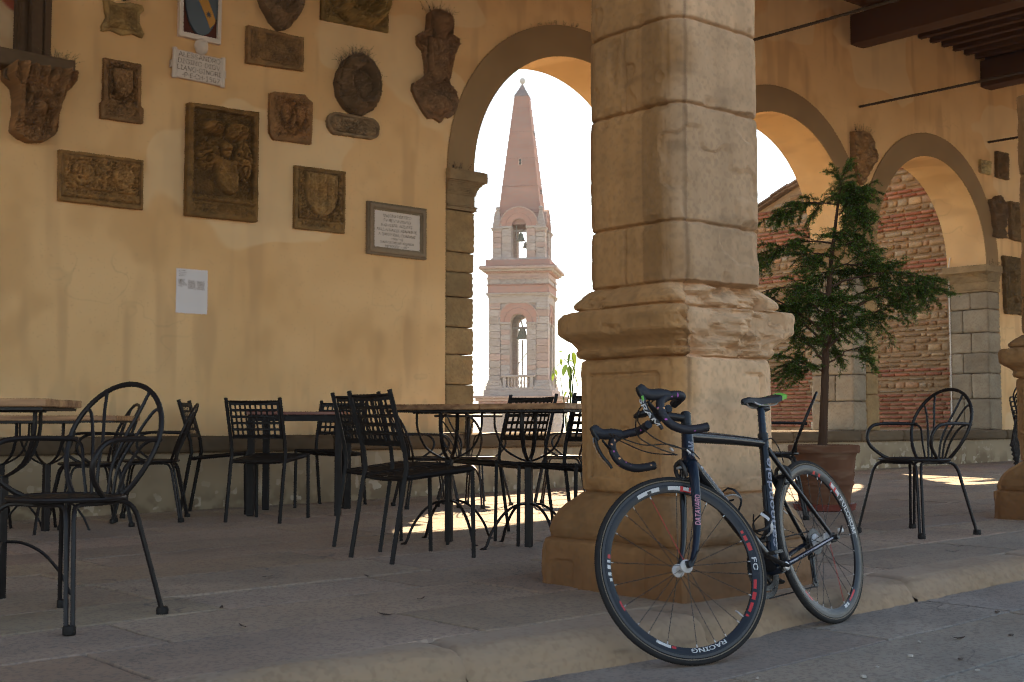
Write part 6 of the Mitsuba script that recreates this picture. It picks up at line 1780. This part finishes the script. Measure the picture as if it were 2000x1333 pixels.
for s in (-1, 1):
    p = bez((.87, s * .06, .90), (.87, s * .15, .902), (.878, s * .188, .903), (.915, s * .207, .906), (.955, s * .210, .903), n=24)
    d = bez((.955, s * .210, .903), (.985, s * .212, .885), (.992, s * .214, .845), (.972, s * .216, .800), (.925, s * .217, .772), (.875, s * .218, .766), (.842, s * .218, .766), n=36)
    bp('bar_tape', tube(np.vstack([p[3:], d[1:]]), .0158, 14), 'm_bartape', True)
    bp('bar_end_plug', tube([d[-1], d[-1] + [-.006, 0, 0]], .0165, 14), 'm_black_part', True)
    # hood with its raised horn
    hp = bez((.940, s * .210, .909), (.975, s * .210, .917), (1.012, s * .210, .922), (1.035, s * .210, .937), (1.046, s * .210, .962), n=24)
    rr = np.interp(np.linspace(0, 1, len(hp)), [0, .25, .55, .75, .9, 1], [.017, .0215, .0205, .020, .0195, .012])
    r2 = np.interp(np.linspace(0, 1, len(hp)), [0, .3, .7, .9, 1], [.017, .018, .0165, .016, .010])
    bp('hood', tube(hp, r2, 16, flat=rr), 'm_hood', True)
    bp('hood_cover', tube(bez((1.052, s * .210, .955), (1.050, s * .210, .93), (1.040, s * .210, .902), n=10), [.012, .014, .014, .014, .013, .013, .012, .012, .012, .011, .010][:len(bez((1.052, s * .210, .955), (1.050, s * .210, .93), (1.040, s * .210, .902), n=10))], 12, flat=.008), 'm_black_part', True)
    lv = bez((1.048, s * .212, .915), (1.050, s * .215, .885), (1.040, s * .218, .845), (1.020, s * .220, .806), (1.014, s * .221, .788), n=22)
    bp('brake_lever', tube(lv, np.linspace(.0105, .006, len(lv)), 10, flat=np.linspace(.007, .0045, len(lv))), 'm_black_part', True)
    pd = bez((1.026, s * .206, .900), (1.018, s * .204, .878), (1.006, s * .203, .858), n=8)
    bp('shift_paddle', tube(pd, np.linspace(.006, .016, len(pd)), 10, flat=.004), 'm_black_part', True)
    L0_, L1_ = lv[-5] + [0.0, s * .0, 0], lv[1]
    m = meshkit.text_mesh('SRAM', 0.017, 0.0004, bold=True)
    vv, ff = trimesh.remesh.subdivide_to_size(m.vertices, m.faces, 0.012)
    vv = np.asarray(vv)
    tpar = (vv[:, 0] - vv[:, 0].min()) / np.ptp(vv[:, 0])
    # runs down the lever's outer/front face
    idx = tpar * (len(lv) - 6) + 1
    base = np.stack([np.interp(idx, np.arange(len(lv)), lv[:, k]) for k in range(3)], 1)
    width = np.interp(idx, [0, len(lv)], [.0175, .0115])
    off = (vv[:, 1] / 0.017 - 0.5) * width
    tx = np.array([0.80, s * 0.60, 0.12]); wx = np.array([-0.6, s * 0.8, 0.0])
    bp('lever_lettering', (base + tx * (0.0102 + vv[:, 2])[:, None] + wx * off[:, None] * 1.0, np.asarray(ff)), 'm_decal_white', True, True)
    bp('lever_badge', tube(lv[0:4] + np.array([0.004, s * .010, .004]), .0045, 6, flat=.003), 'm_green' if s > 0 else 'm_alloy', True)
# out-front computer mount
bp('computer', [dblock(.915, .975, -.024, .024, .905, .925, step=.012, amp=0, edge=.009), tube([(.875, 0, .905), (.93, 0, .912)], .006, 8)], 'm_black_part', True, True)
# brake and gear cables
for s, e in ((1, (.862, .012, .735)), (-1, (.855, -.006, .74))):
    cb = bez((.99, s * .195, .915), (1.03, s * .13, .895), (1.02, s * .05, .83), (.95, s * .03, .775), e, n=30)
    bp('cable', tube(cb, .0024, 6), 'm_black_part', True)
cb = bez((.985, .185, .91), (1.02, .09, .88), (.97, .05, .82), (.89, .04, .765), (.82, .034, .74), (.79, .030, .70), n=30)
bp('cable', tube(cb, .0023, 6), 'm_black_part', True)
cb = bez((.985, -.185, .91), (1.03, -.08, .87), (.98, .0, .80), (.90, .036, .775), (.83, .036, .735), n=30)
bp('cable', tube(cb, .0023, 6), 'm_black_part', True)
bp('cable_adjuster', [tube([(.888, .020, .765), (.878, .017, .752)], .0045, 8), tube([(.835, .036, .742), (.822, .034, .728)], .004, 8)], 'm_alloy', True)

# ---- brakes
def caliper(x, z, dx, steer, key, up=1):
    for s in (-1, 1):
        arm = bez((x + dx * .5, s * -.006, z + .022 * up), (x + dx, s * .020, z + .014 * up), (x + dx, s * .032, z - .012 * up), (x + dx * .8, s * .026, z - .043 * up), n=14)
        bp(key + '__arm', tube(arm, .0068, 8, flat=.0085), 'm_black_part' if s < 0 else 'm_brake_track', steer)
        bp(key + '__pad', dblock(x + dx * .8 - .022, x + dx * .8 + .022, s * .0135 + (-.0035 if s < 0 else -.0015), s * .0135 + (.0015 if s < 0 else .0035) + s * .004, z - .050 * up - .005, z - .050 * up + .006, step=.012, amp=0, edge=.003), 'm_black_part', steer, True)
    bp(key + '__bolt', tube([(x - dx * .2, 0, z), (x + dx * 1.5, 0, z)], .0055, 10), 'm_alloy', steer)
caliper(.845, .690, .020, True, 'front_brake')
caliper(.190, .630, -.020, False, 'rear_brake')
bp('cable', tube(bez((.285, .018, .755), (.235, .026, .765), (.195, .026, .72), (.172, .018, .665), n=16), .0024, 6), 'm_black_part')

# ---- saddle and post
stp = SC + [-.009, 0, .03]
sd = np.array([-.284, 0, .959])
bp('seat_post', tube(lerp(stp - sd * .01, stp + sd * .125, 5), .0150, 16), 'm_frame_blue')
bp('seat_clamp', [tube(lerp(stp - sd * .004, stp + sd * .016, 3), .0215, 18)], 'm_black_part')
for k in range(4):
    bp('post_band', tube(lerp(stp + sd * (.032 + .021 * k), stp + sd * (.036 + .021 * k), 2), .0160, 16), 'm_black_part')
bp('post_head', dblock(.170, .225, -.020, .020, .882, .906, step=.012, amp=0, edge=.009), 'm_black_part', smooth=True)
for s in (-1, 1):
    bp('saddle__rail', tube(bez((.305, s * .010, .936), (.27, s * .020, .910), (.20, s * .022, .903), (.13, s * .024, .908), (.095, s * .032, .935), n=20), .0036, 8), 'm_alloy')
ns, nw = 40, 17
S = np.linspace(0, 1, ns)
hw = np.interp(S, [0, .03, .12, .35, .6, .8, .95, 1], [.006, .015, .019, .024, .045, .064, .064, .052])
zc = np.interp(S, [0, .12, .4, .7, .88, 1], [.937, .944, .940, .943, .955, .957])
xs = .345 - S * .265
th = np.linspace(-1, 1, nw)
topv = np.stack([np.repeat(xs[:, None], nw, 1), hw[:, None] * th[None], zc[:, None] - (0.010 + .018 * np.clip((S[:, None] - .3), 0, 1)) * np.abs(th[None]) ** 2.6 - .004 * np.exp(-(th[None] / .22) ** 2)], -1)
botv = topv.copy(); botv[..., 1] *= 0.90; botv[..., 2] -= np.interp(S, [0, .3, .7, 1], [.012, .022, .020, .012])[:, None] * (0.55 + 0.45 * np.abs(th[None]) ** 1.5)
V = np.vstack([topv.reshape(-1, 3), botv.reshape(-1, 3)])
off = ns * nw
F = [[i * nw + j, (i + 1) * nw + j, (i + 1) * nw + j + 1, i * nw + j + 1] for i in range(ns - 1) for j in range(nw - 1)]
F += [[off + a for a in q[::-1]] for q in F]
for i in range(ns - 1):
    for j in (0, nw - 1):
        F.append([i * nw + j, (i + 1) * nw + j, off + (i + 1) * nw + j, off + i * nw + j])
for i in (0, ns - 1):
    for j in range(nw - 1):
        F.append([i * nw + j, i * nw + j + 1, off + i * nw + j + 1, off + i * nw + j])
F = np.array(F)
cenS = np.array([np.mean([V[a][0] for a in q]) for q in F]); cenY = np.array([np.mean([abs(V[a][1]) for a in q]) for q in F])
green = (cenS < .345 - .265 * .80) & (cenY > .018)
bp('saddle', (V, tri(F[~green])), 'm_hood', smooth=45)
bp('saddle__green_tail', (V, tri(F[green])), 'm_green', smooth=45)

# ---- drivetrain (on the far, right-hand side)
def ydisc(cx, cz, y, prof, n=40):
    v, f = lathe(prof, n)
    return np.stack([cx + v[:, 0], y + v[:, 2], cz + v[:, 1]], 1), f[:, ::-1]
def sprocket(cx, cz, y, r, teeth, th=.003, hole=.5):
    a = np.linspace(0, 2 * np.pi, teeth * 4, endpoint=False)
    rr = r + .0035 * np.array([0, 1, 1, 0] * teeth)
    pol = Polygon(np.stack([rr * np.cos(a), rr * np.sin(a)], 1)).difference(circle(0, 0, r * hole, 32))
    m = extrude(pol, th)
    v = np.asarray(m.vertices)
    return np.stack([cx + v[:, 0], y + v[:, 2], cz + v[:, 1]], 1), np.asarray(m.faces)
bp('chainring', [sprocket(.404, .265, -.050, .106, 50, hole=.80), sprocket(.404, .265, -.043, .076, 36, hole=.78)], 'm_black_part', smooth=20)
ca = math.radians(200)
spider = [tube([(.404, -.052, .265), (.404 + .09 * math.cos(a), -.050, .265 + .09 * math.sin(a))], .008, 8) for a in np.arange(5) * 2 * np.pi / 5 + .3]
bp('crank_spider', spider, 'm_black_part')
for s, a in ((-1, ca), (1, ca + math.pi)):
    e = np.array([.404 + .17 * math.cos(a), s * .072, .265 + .17 * math.sin(a)])
    bp('crank_arm', tube(lerp((.404, s * .056, .265), e, 6), [.017, .014, .0125, .012, .012, .0135], 12, flat=.008), 'm_black_part')
    bp('pedal', [tube([e, e + [0, s * .055, 0]], .006, 8), dblock(e[0] - .035, e[0] + .03, min(e[1] + s * .018, e[1] + s * .062), max(e[1] + s * .018, e[1] + s * .062), e[2] - .008, e[2] + .008, step=.02, amp=0, edge=.006)], 'm_black_part', smooth=40)
bp('crank_bolt', ydisc(.404, .265, .050, [(.0, 0), (.017, 0), (.017, .010), (.012, .013), (.0, .013)]), 'm_alloy')
for k, (r, t) in enumerate(((.052, 25), (.046, 22), (.041, 19), (.036, 17), (.032, 15), (.029, 14), (.026, 12))):
    bp('rear_wheel__sprocket', sprocket(0, WR, -.022 - .0042 * k, r, t, .0016, .45), 'm_brake_track' if k % 2 else 'm_black_part', smooth=20)
bp('derailleur', [tube(bez((.0, -.062, .318), (-.012, -.064, .295), (.0, -.060, .270), n=10), .012, 10, flat=.010), tube(lerp((.004, -.055, .270), (.030, -.052, .175), 5), .007, 8, flat=.010), tube(lerp((.006, -.048, .270), (.032, -.044, .175), 5), .006, 8, flat=.009)], 'm_black_part')
bp('derailleur__pulley', [sprocket(.006, .268, -.051, .019, 11, .004, .3), sprocket(.031, .178, -.048, .019, 11, .004, .3)], 'm_black_part', smooth=20)
ch = np.vstack([lerp((.404, -.048, .371), (.0, -.034, WR + .045), 10), bez((.0, -.034, WR + .045), (-.043, -.034, WR), (-.005, -.040, .285), (.026, -.049, .262), (.012, -.048, .185), (.035, -.047, .158), n=30), lerp((.05, -.047, .160), (.404, -.048, .159), 10)])
bp('chain', tube(ch, .0036, 6, flat=.0032), 'm_brake_track')
bp('front_derailleur', [dblock(.31, .40, -.058, -.040, .372, .392, step=.02, amp=0, edge=.004), tube([(.36, -.045, .385), (.345, -.012, .43)], .008, 8)], 'm_black_part', smooth=40)
# bottle cages
for (p0, p1, sgn) in ((dt[5], dt[9], 1), (st[3], st[8], -1)):
    ax = (p1 - p0) / np.linalg.norm(p1 - p0)
    nrm = np.array([-ax[2], 0, ax[0]]) * (1 if sgn > 0 else 1)
    if (nrm @ (np.array([.5, 0, .55]) - p0)) < 0:
        nrm = -nrm
    for s in (-1, 1):
        loop = bez(p0 + nrm * .028, p0 + ax * .015 + nrm * .045 + [0, s * .034, 0], p0 + ax * .05 + nrm * .062 + [0, s * .036, 0], p0 + ax * .075 + nrm * .088 + [0, s * .016, 0], n=18)
        bp('bottle_cage', tube(loop, .007, 6, flat=.003), 'm_decal_white' if s > 0 else 'm_black_part')
        bp('bottle_cage', tube(bez(p0 + ax * .10 + nrm * .03, p0 + ax * .06 + nrm * .055 + [0, s * .038, 0], p0 + ax * .02 + nrm * .072 + [0, s * .03, 0], p0 + ax * .01 + nrm * .085, n=14), .006, 6, flat=.003), 'm_black_part')
    bp('bottle_cage', tube(lerp(p0 + nrm * .027 - ax * .02, p1 + nrm * .026, 4), .009, 8, flat=.004), 'm_black_part')
# crumpled tissue-like tag on the rear axle lever seen at the seat stay's end is the lever's pale cap
bp('rear_wheel__lever_cap', dblock(-.075, -.030, .070, .080, WR + .012, WR + .034, step=.01, amp=.001, edge=.005), 'm_decal_white', smooth=True)
# ---------------------------------------------------------------- potted conifer, lemon plant
prg = np.random.default_rng(77)
pp_ = unit(2.375, 9.66)
PX, PY = float(pp_[0]), float(pp_[1])
PZ = floor_z(PX)
pot = thing('terracotta_pot', 'large round terracotta pot holding the conifer', 'flower pot')
pk = add(pot + '__body', move(lathe([(.17, 0), (.185, .0), (.195, .035), (.192, .05), (.205, .12), (.213, .155), (.222, .165), (.222, .185), (.216, .195), (.222, .22), (.226, .235), (.228, .25), (.224, .26), (.236, .37), (.246, .40)], 48), (PX, PY, PZ + .03)), 'm_terracotta', smooth=40)
add(pot + '__rim', move(lathe([(.246, .40), (.262, .402), (.268, .415), (.268, .45), (.262, .462), (.235, .464), (.225, .44)], 48), (PX, PY, PZ + .03)), 'm_terracotta', smooth=40)
sauc = thing('pot_saucer', 'dark red plastic saucer under the terracotta pot', 'saucer')
add(sauc + '__dish', move(lathe([(.205, 0), (.225, .004), (.238, .05), (.228, .052), (.2, .02), (.01, .02)], 40), (PX, PY, PZ + .001)), pr((0.19, 0.045, 0.03), 0.5), smooth=40)
soil = add('potting_soil', move(lathe([(.225, .40), (.226, .43), (.1, .445), (.01, .45)], 24), (PX, PY, PZ + .03)), 'm_rust', smooth=True)
tag(soil, 'dark soil filling the terracotta pot round the conifer trunk', 'soil')

tree = thing('conifer', 'small dark green conifer with bare trunk and drooping twigs growing in the terracotta pot', 'tree')
scene['m_bark'] = two(bump(pr((0.085, 0.048, 0.028), 0.95, specular=0.2), stone_bump, 2.0))
scene['m_needle'] = {'type': 'principledthin', 'base_color': {'type': 'mesh_attribute', 'name': 'vertex_color'}, 'roughness': 0.55, 'diff_trans': 0.7}
zb = PZ + .46
lean_ = np.array([math.cos(YAW) * 0.085, -math.sin(YAW) * 0.085])
def trunk_at(h):
    lh = h * h / 2.1
    return np.array([PX + lean_[0] * lh + 0.010 * math.sin(h * 5), PY + lean_[1] * lh + 0.01 * math.cos(h * 4), zb + h])
hs_ = np.linspace(0, 2.10, 60)
TP = np.array([trunk_at(h) for h in hs_])
tr_r = np.interp(hs_, [0, .1, .7, 1.2, 2.1], [.040, .034, .028, .022, .005])
v, f = tube(TP, tr_r, 14)
v = v + 0.004 * np.stack([nz(v, 30, 3, 1), nz(v, 30, 3, 2), 0 * v[:, 0]], 1) * 2
add(tree + '__trunk', (v, f), 'm_bark', smooth=True)

needles_v, needles_f, needles_c, nn = [], [], [], 0
twigs = []
SIDE = np.array([math.cos(YAW), -math.sin(YAW), 0]); FWD_ = np.array([math.sin(YAW), math.cos(YAW), 0])

def spray(p0, d, L, depth=0):
    """a twig with needles, drooping at its end"""
    n = 7
    pts = [np.array(p0)]
    dd = np.array(d, float)
    for i in range(n):
        dd = dd + np.array([0, 0, -0.055]) + prg.normal(0, 0.10, 3)
        dd /= np.linalg.norm(dd)
        pts.append(pts[-1] + dd * L / n)
    pts = np.array(pts)
    twigs.append((pts, 0.0024 if depth else 0.0034))
    add_needles(pts)
    if depth == 0:
        for i in range(2, n + 1):
            for s in (-1, 1):
                if prg.uniform() < 0.75:
                    t = pts[i] - pts[i - 1]; t /= np.linalg.norm(t)
                    sd = np.cross(t, [0, 0, 1.0]); sd /= np.linalg.norm(sd) + 1e-9
                    e = t * 0.75 + s * sd * 0.7 + prg.normal(0, 0.15, 3)
                    spray(pts[i], e / np.linalg.norm(e), L * prg.uniform(0.22, 0.42), 1)

def add_needles(pts):
    global nn
    seg = np.linalg.norm(np.diff(pts, axis=0), axis=1)
    tot = seg.sum()
    m = max(4, int(tot / 0.0026))
    s = np.sort(prg.uniform(0.0, 1, m)) * tot
    cum = np.concatenate([[0], np.cumsum(seg)])
    base = np.stack([np.interp(s, cum, pts[:, k]) for k in range(3)], 1)
    k = np.clip(np.searchsorted(cum, s) - 1, 0, len(seg) - 1)
    t = (pts[k + 1] - pts[k]) / seg[k][:, None]
    r = prg.normal(0, 1, (m, 3)); r[:, 2] *= 0.55
    r -= t * (r * t).sum(1, keepdims=True)
    r /= np.linalg.norm(r, axis=1, keepdims=True) + 1e-9
    nd = t * prg.uniform(0.35, 0.8, (m, 1)) + r
    nd /= np.linalg.norm(nd, axis=1, keepdims=True)
    ln = prg.uniform(0.015, 0.029, (m, 1))
    w = np.cross(nd, prg.normal(0, 1, (m, 3))); w /= np.linalg.norm(w, axis=1, keepdims=True) + 1e-9
    w *= 0.0024
    tip = base + nd * ln
    mid = base + nd * ln * 0.45
    V = np.stack([base, mid + w, tip, mid - w], 1).reshape(-1, 3)
    i = np.arange(m)[:, None] * 4
    F = np.concatenate([i + [0, 1, 2], i + [0, 2, 3]], 0)
    tone = prg.uniform(0.7, 1.3, (m, 1)) * (1.0 + 0.9 * (np.arange(m)[:, None] / m > 0.80))
    hue = prg.uniform(0, 1)
    tone = tone * np.array([[0.8 + 0.7 * hue, 0.85 + 0.45 * hue, 0.9]])
    C = np.repeat(np.clip(np.array([[0.048, 0.092, 0.022]]) * tone + prg.uniform(0, .012, (m, 3)) * [1, 1, 0], 0, 1), 4, 0)
    needles_v.append(V); needles_f.append(F + nn); needles_c.append(C); nn += len(V)

branches = []
def limb(h, ang, L, rise, r0, droop=0.5):
    p0 = trunk_at(h)
    d = SIDE * math.cos(ang) + FWD_ * math.sin(ang)
    pts = []
    n = 12
    for i in range(n + 1):
        t = i / n
        pts.append(p0 + d * L * t + np.array([0, 0, L * (rise * t - droop * t ** 2.4)]) + prg.normal(0, 0.006, 3) * (t > 0))
    pts = np.array(pts)
    branches.append((pts, np.linspace(r0, 0.003, n + 1)))
    for i in range(3, n + 1):
        t = (pts[i] - pts[i - 1]); t /= np.linalg.norm(t)
        sd = np.cross(t, [0, 0, 1.0]); sd /= np.linalg.norm(sd) + 1e-9
        for s in (-1, 1, -1, 1):
            if prg.uniform() < 0.54 * (0.0 + 1.9 * meshkit.noise(pts[i] * 4.0, 5)):
                e = t * prg.uniform(0.3, 0.9) + s * sd * prg.uniform(0.3, 1.0) + np.array([0, 0, prg.uniform(-1.15, 0.55)])
                spray(pts[i], e / np.linalg.norm(e), prg.uniform(0.10, 0.27) * (1.15 - 0.3 * i / n))
        if i == n:
            spray(pts[i], t, 0.20)

# main limbs: (height above the pot, angle 0 = right, pi = left, length, rise, radius)
LIMBS = ((0.58, 2.7, 0.28, 0.7, .008), (0.62, 0.4, 0.34, 0.9, .009), (0.66, 3.2, 0.40, 1.25, .011), (0.68, 1.2, 0.45, 1.3, .011), (0.72, 4.7, 0.50, 1.2, .011), (0.76, 0.1, 0.62, 1.05, .013), (0.80, 2.6, 0.56, 1.1, .011),
         (0.88, 3.35, 0.66, 0.85, .011), (0.92, 5.8, 0.70, 0.85, .012), (1.00, 1.9, 0.48, 0.8, .010), (1.06, 0.3, 0.80, 0.62, .012), (1.10, 4.1, 0.55, 0.6, .010), (1.18, 3.0, 0.58, 0.40, .010), (1.24, 6.1, 0.74, 0.46, .011),
         (1.32, 1.4, 0.40, 0.5, .009), (1.38, 0.25, 0.50, 0.34, .009), (1.46, 3.6, 0.26, 0.45, .008), (1.52, 5.3, 0.32, 0.45, .008), (1.58, 3.05, 0.58, 0.20, .008), (1.66, 0.6, 0.22, 0.42, .007),
         (1.80, 5.6, 0.16, 0.6, .006), (1.88, 3.05, 0.42, 0.26, .006), (1.96, 0.3, 0.15, 0.6, .005))
for (h, a, L, rise, r) in LIMBS:
    limb(h, a, L * prg.uniform(0.9, 1.1), rise * 0.9, r, 0.34)
for h in (1.9, 1.98, 2.05, 2.09):
    for k in range(3):
        a = prg.uniform(0, 6.28)
        d = SIDE * math.cos(a) * 0.5 + FWD_ * math.sin(a) * 0.5 + np.array([0, 0, 0.7])
        spray(trunk_at(h), d / np.linalg.norm(d), 0.15)
for pts, r in branches:
    add(tree + '__branch', tube(pts, r, 7), 'm_bark', smooth=True)
v, f = join(*[tube(p, np.linspace(r, r * .4, len(p)), 3) for p, r in twigs])
k = add(tree + '__twigs', (v, f), 'm_bark', smooth=True)
tag(k, kind='stuff')
k = add(tree + '__needles', (np.vstack(needles_v), np.vstack(needles_f)), 'm_needle', color=np.vstack(needles_c))
tag(k, kind='stuff')

# leafy lemon plant outside on the added terrace, half hidden by the big pillar
scene['m_lemon_leaf'] = {'type': 'principledthin', 'base_color': {'type': 'mesh_attribute', 'name': 'vertex_color'}, 'roughness': 0.4, 'diff_trans': 1.1}
lp = thing('lemon_plant', 'sunlit leafy plant outside the near arch, left of the big pillar', 'plant')
l0 = unit(0.64, 13.2)
def lpt(px, py, d=13.2):
    la = (px - 1014) / 2468 * d
    q = unit(la, d)
    return np.array([q[0], q[1], EYE + (825 - py) / 2468 * d])
LP0 = lpt(1128, 830)
base_pt = LP0 + [0, 0, -0.85]
stems = [(lpt(1117, 800), lpt(1113, 770), lpt(1108, 735)), (lpt(1121, 800), lpt(1128, 760), lpt(1133, 720)), (lpt(1128, 780), lpt(1128, 720), lpt(1112, 697)), (lpt(1132, 760), lpt(1136, 710), lpt(1128, 682))]
for s_ in stems:
    add(lp + '__stem', tube(bez(base_pt, (base_pt + s_[0]) / 2, *s_, n=18), np.linspace(.010, .004, len(bez(base_pt, (base_pt + s_[0]) / 2, *s_, n=18))), 6), 'm_leaf', smooth=True)
def leaf(p, d, L, w, col, curl=0.25):
    d = np.array(d, float); d /= np.linalg.norm(d)
    sd = np.cross(d, [0.2, 0.1, 1.0]); sd /= np.linalg.norm(sd)
    nrm = np.cross(sd, d)
    t = np.linspace(0, 1, 9)
    ww = w * np.sin(np.pi * t ** 0.8) ** 0.9
    V = []
    for k in (-1, -.5, 0, .5, 1):
        V.append(p + np.outer(t * L, d) + np.outer(ww * k, sd) - np.outer(curl * L * t ** 2, [0, 0, 1]) + np.outer(ww * abs(k) * 0.35, nrm))
    V = np.vstack(V)
    F = [[a * 9 + i, a * 9 + i + 1, (a + 1) * 9 + i + 1, (a + 1) * 9 + i] for a in range(4) for i in range(8)]
    add(lp + '__leaf', (V, tri(F)), 'm_lemon_leaf', smooth=True, color=np.clip(np.array(col) * prg.uniform(.8, 1.2), 0, 1))
for (px, py, dx, dz, L, w) in ((1121, 712, -.35, -.9, .17, .035), (1126, 715, .05, -1, .16, .036), (1131, 714, .3, -.9, .15, .034), (1113, 708, -.9, -.5, .13, .03), (1119, 703, .9, -.1, .13, .028), (1128, 690, -.2, -.9, .15, .030), (1134, 688, .1, -.9, .18, .034), (1131, 732, -.2, -.95, .20, .034),
                               (1136, 735, .3, -.9, .18, .034), (1098, 722, .3, -.8, .10, .022), (1096, 728, -.2, -.9, .11, .022), (1109, 701, .1, -.9, .09, .026), (1127, 762, .2, -.9, .10, .02), (1121, 765, -.4, -.7, .08, .018), (1100, 716, -.5, -.7, .12, .02), (1116, 690, -.7, .3, .12, .024), (1122, 682, -.2, .6, .12, .026), (1134, 776, 0, -.9, .1, .02), (1104, 742, -.6, -.5, .08, .016)):
    p = lpt(px, py, 13.2 + prg.uniform(-.1, .1))
    d = SIDE * dx + np.array([0, 0, dz]) + FWD_ * prg.uniform(-.4, .4)
    leaf(p, d, L * 0.72, w * 0.8, (0.16, 0.24, 0.035) if prg.uniform() < .6 else (0.07, 0.12, 0.03))
# ---------------------------------------------------------------- the hazy air over the valley
scene['haze_medium'] = {'type': 'homogeneous', 'albedo': {'type': 'rgb', 'value': [0.95, 0.95, 0.96]}, 'sigma_t': 0.00045}
scene['haze'] = {'type': 'cube', 'to_world': T().translate([0, 0, -2.0]).scale([2800, 2800, 41.0]), 'bsdf': {'type': 'null'}, 'interior': {'type': 'ref', 'id': 'haze_medium'}}
scene['camera']['medium'] = {'type': 'ref', 'id': 'haze_medium'}
labels['haze'] = {'kind': 'stuff'}
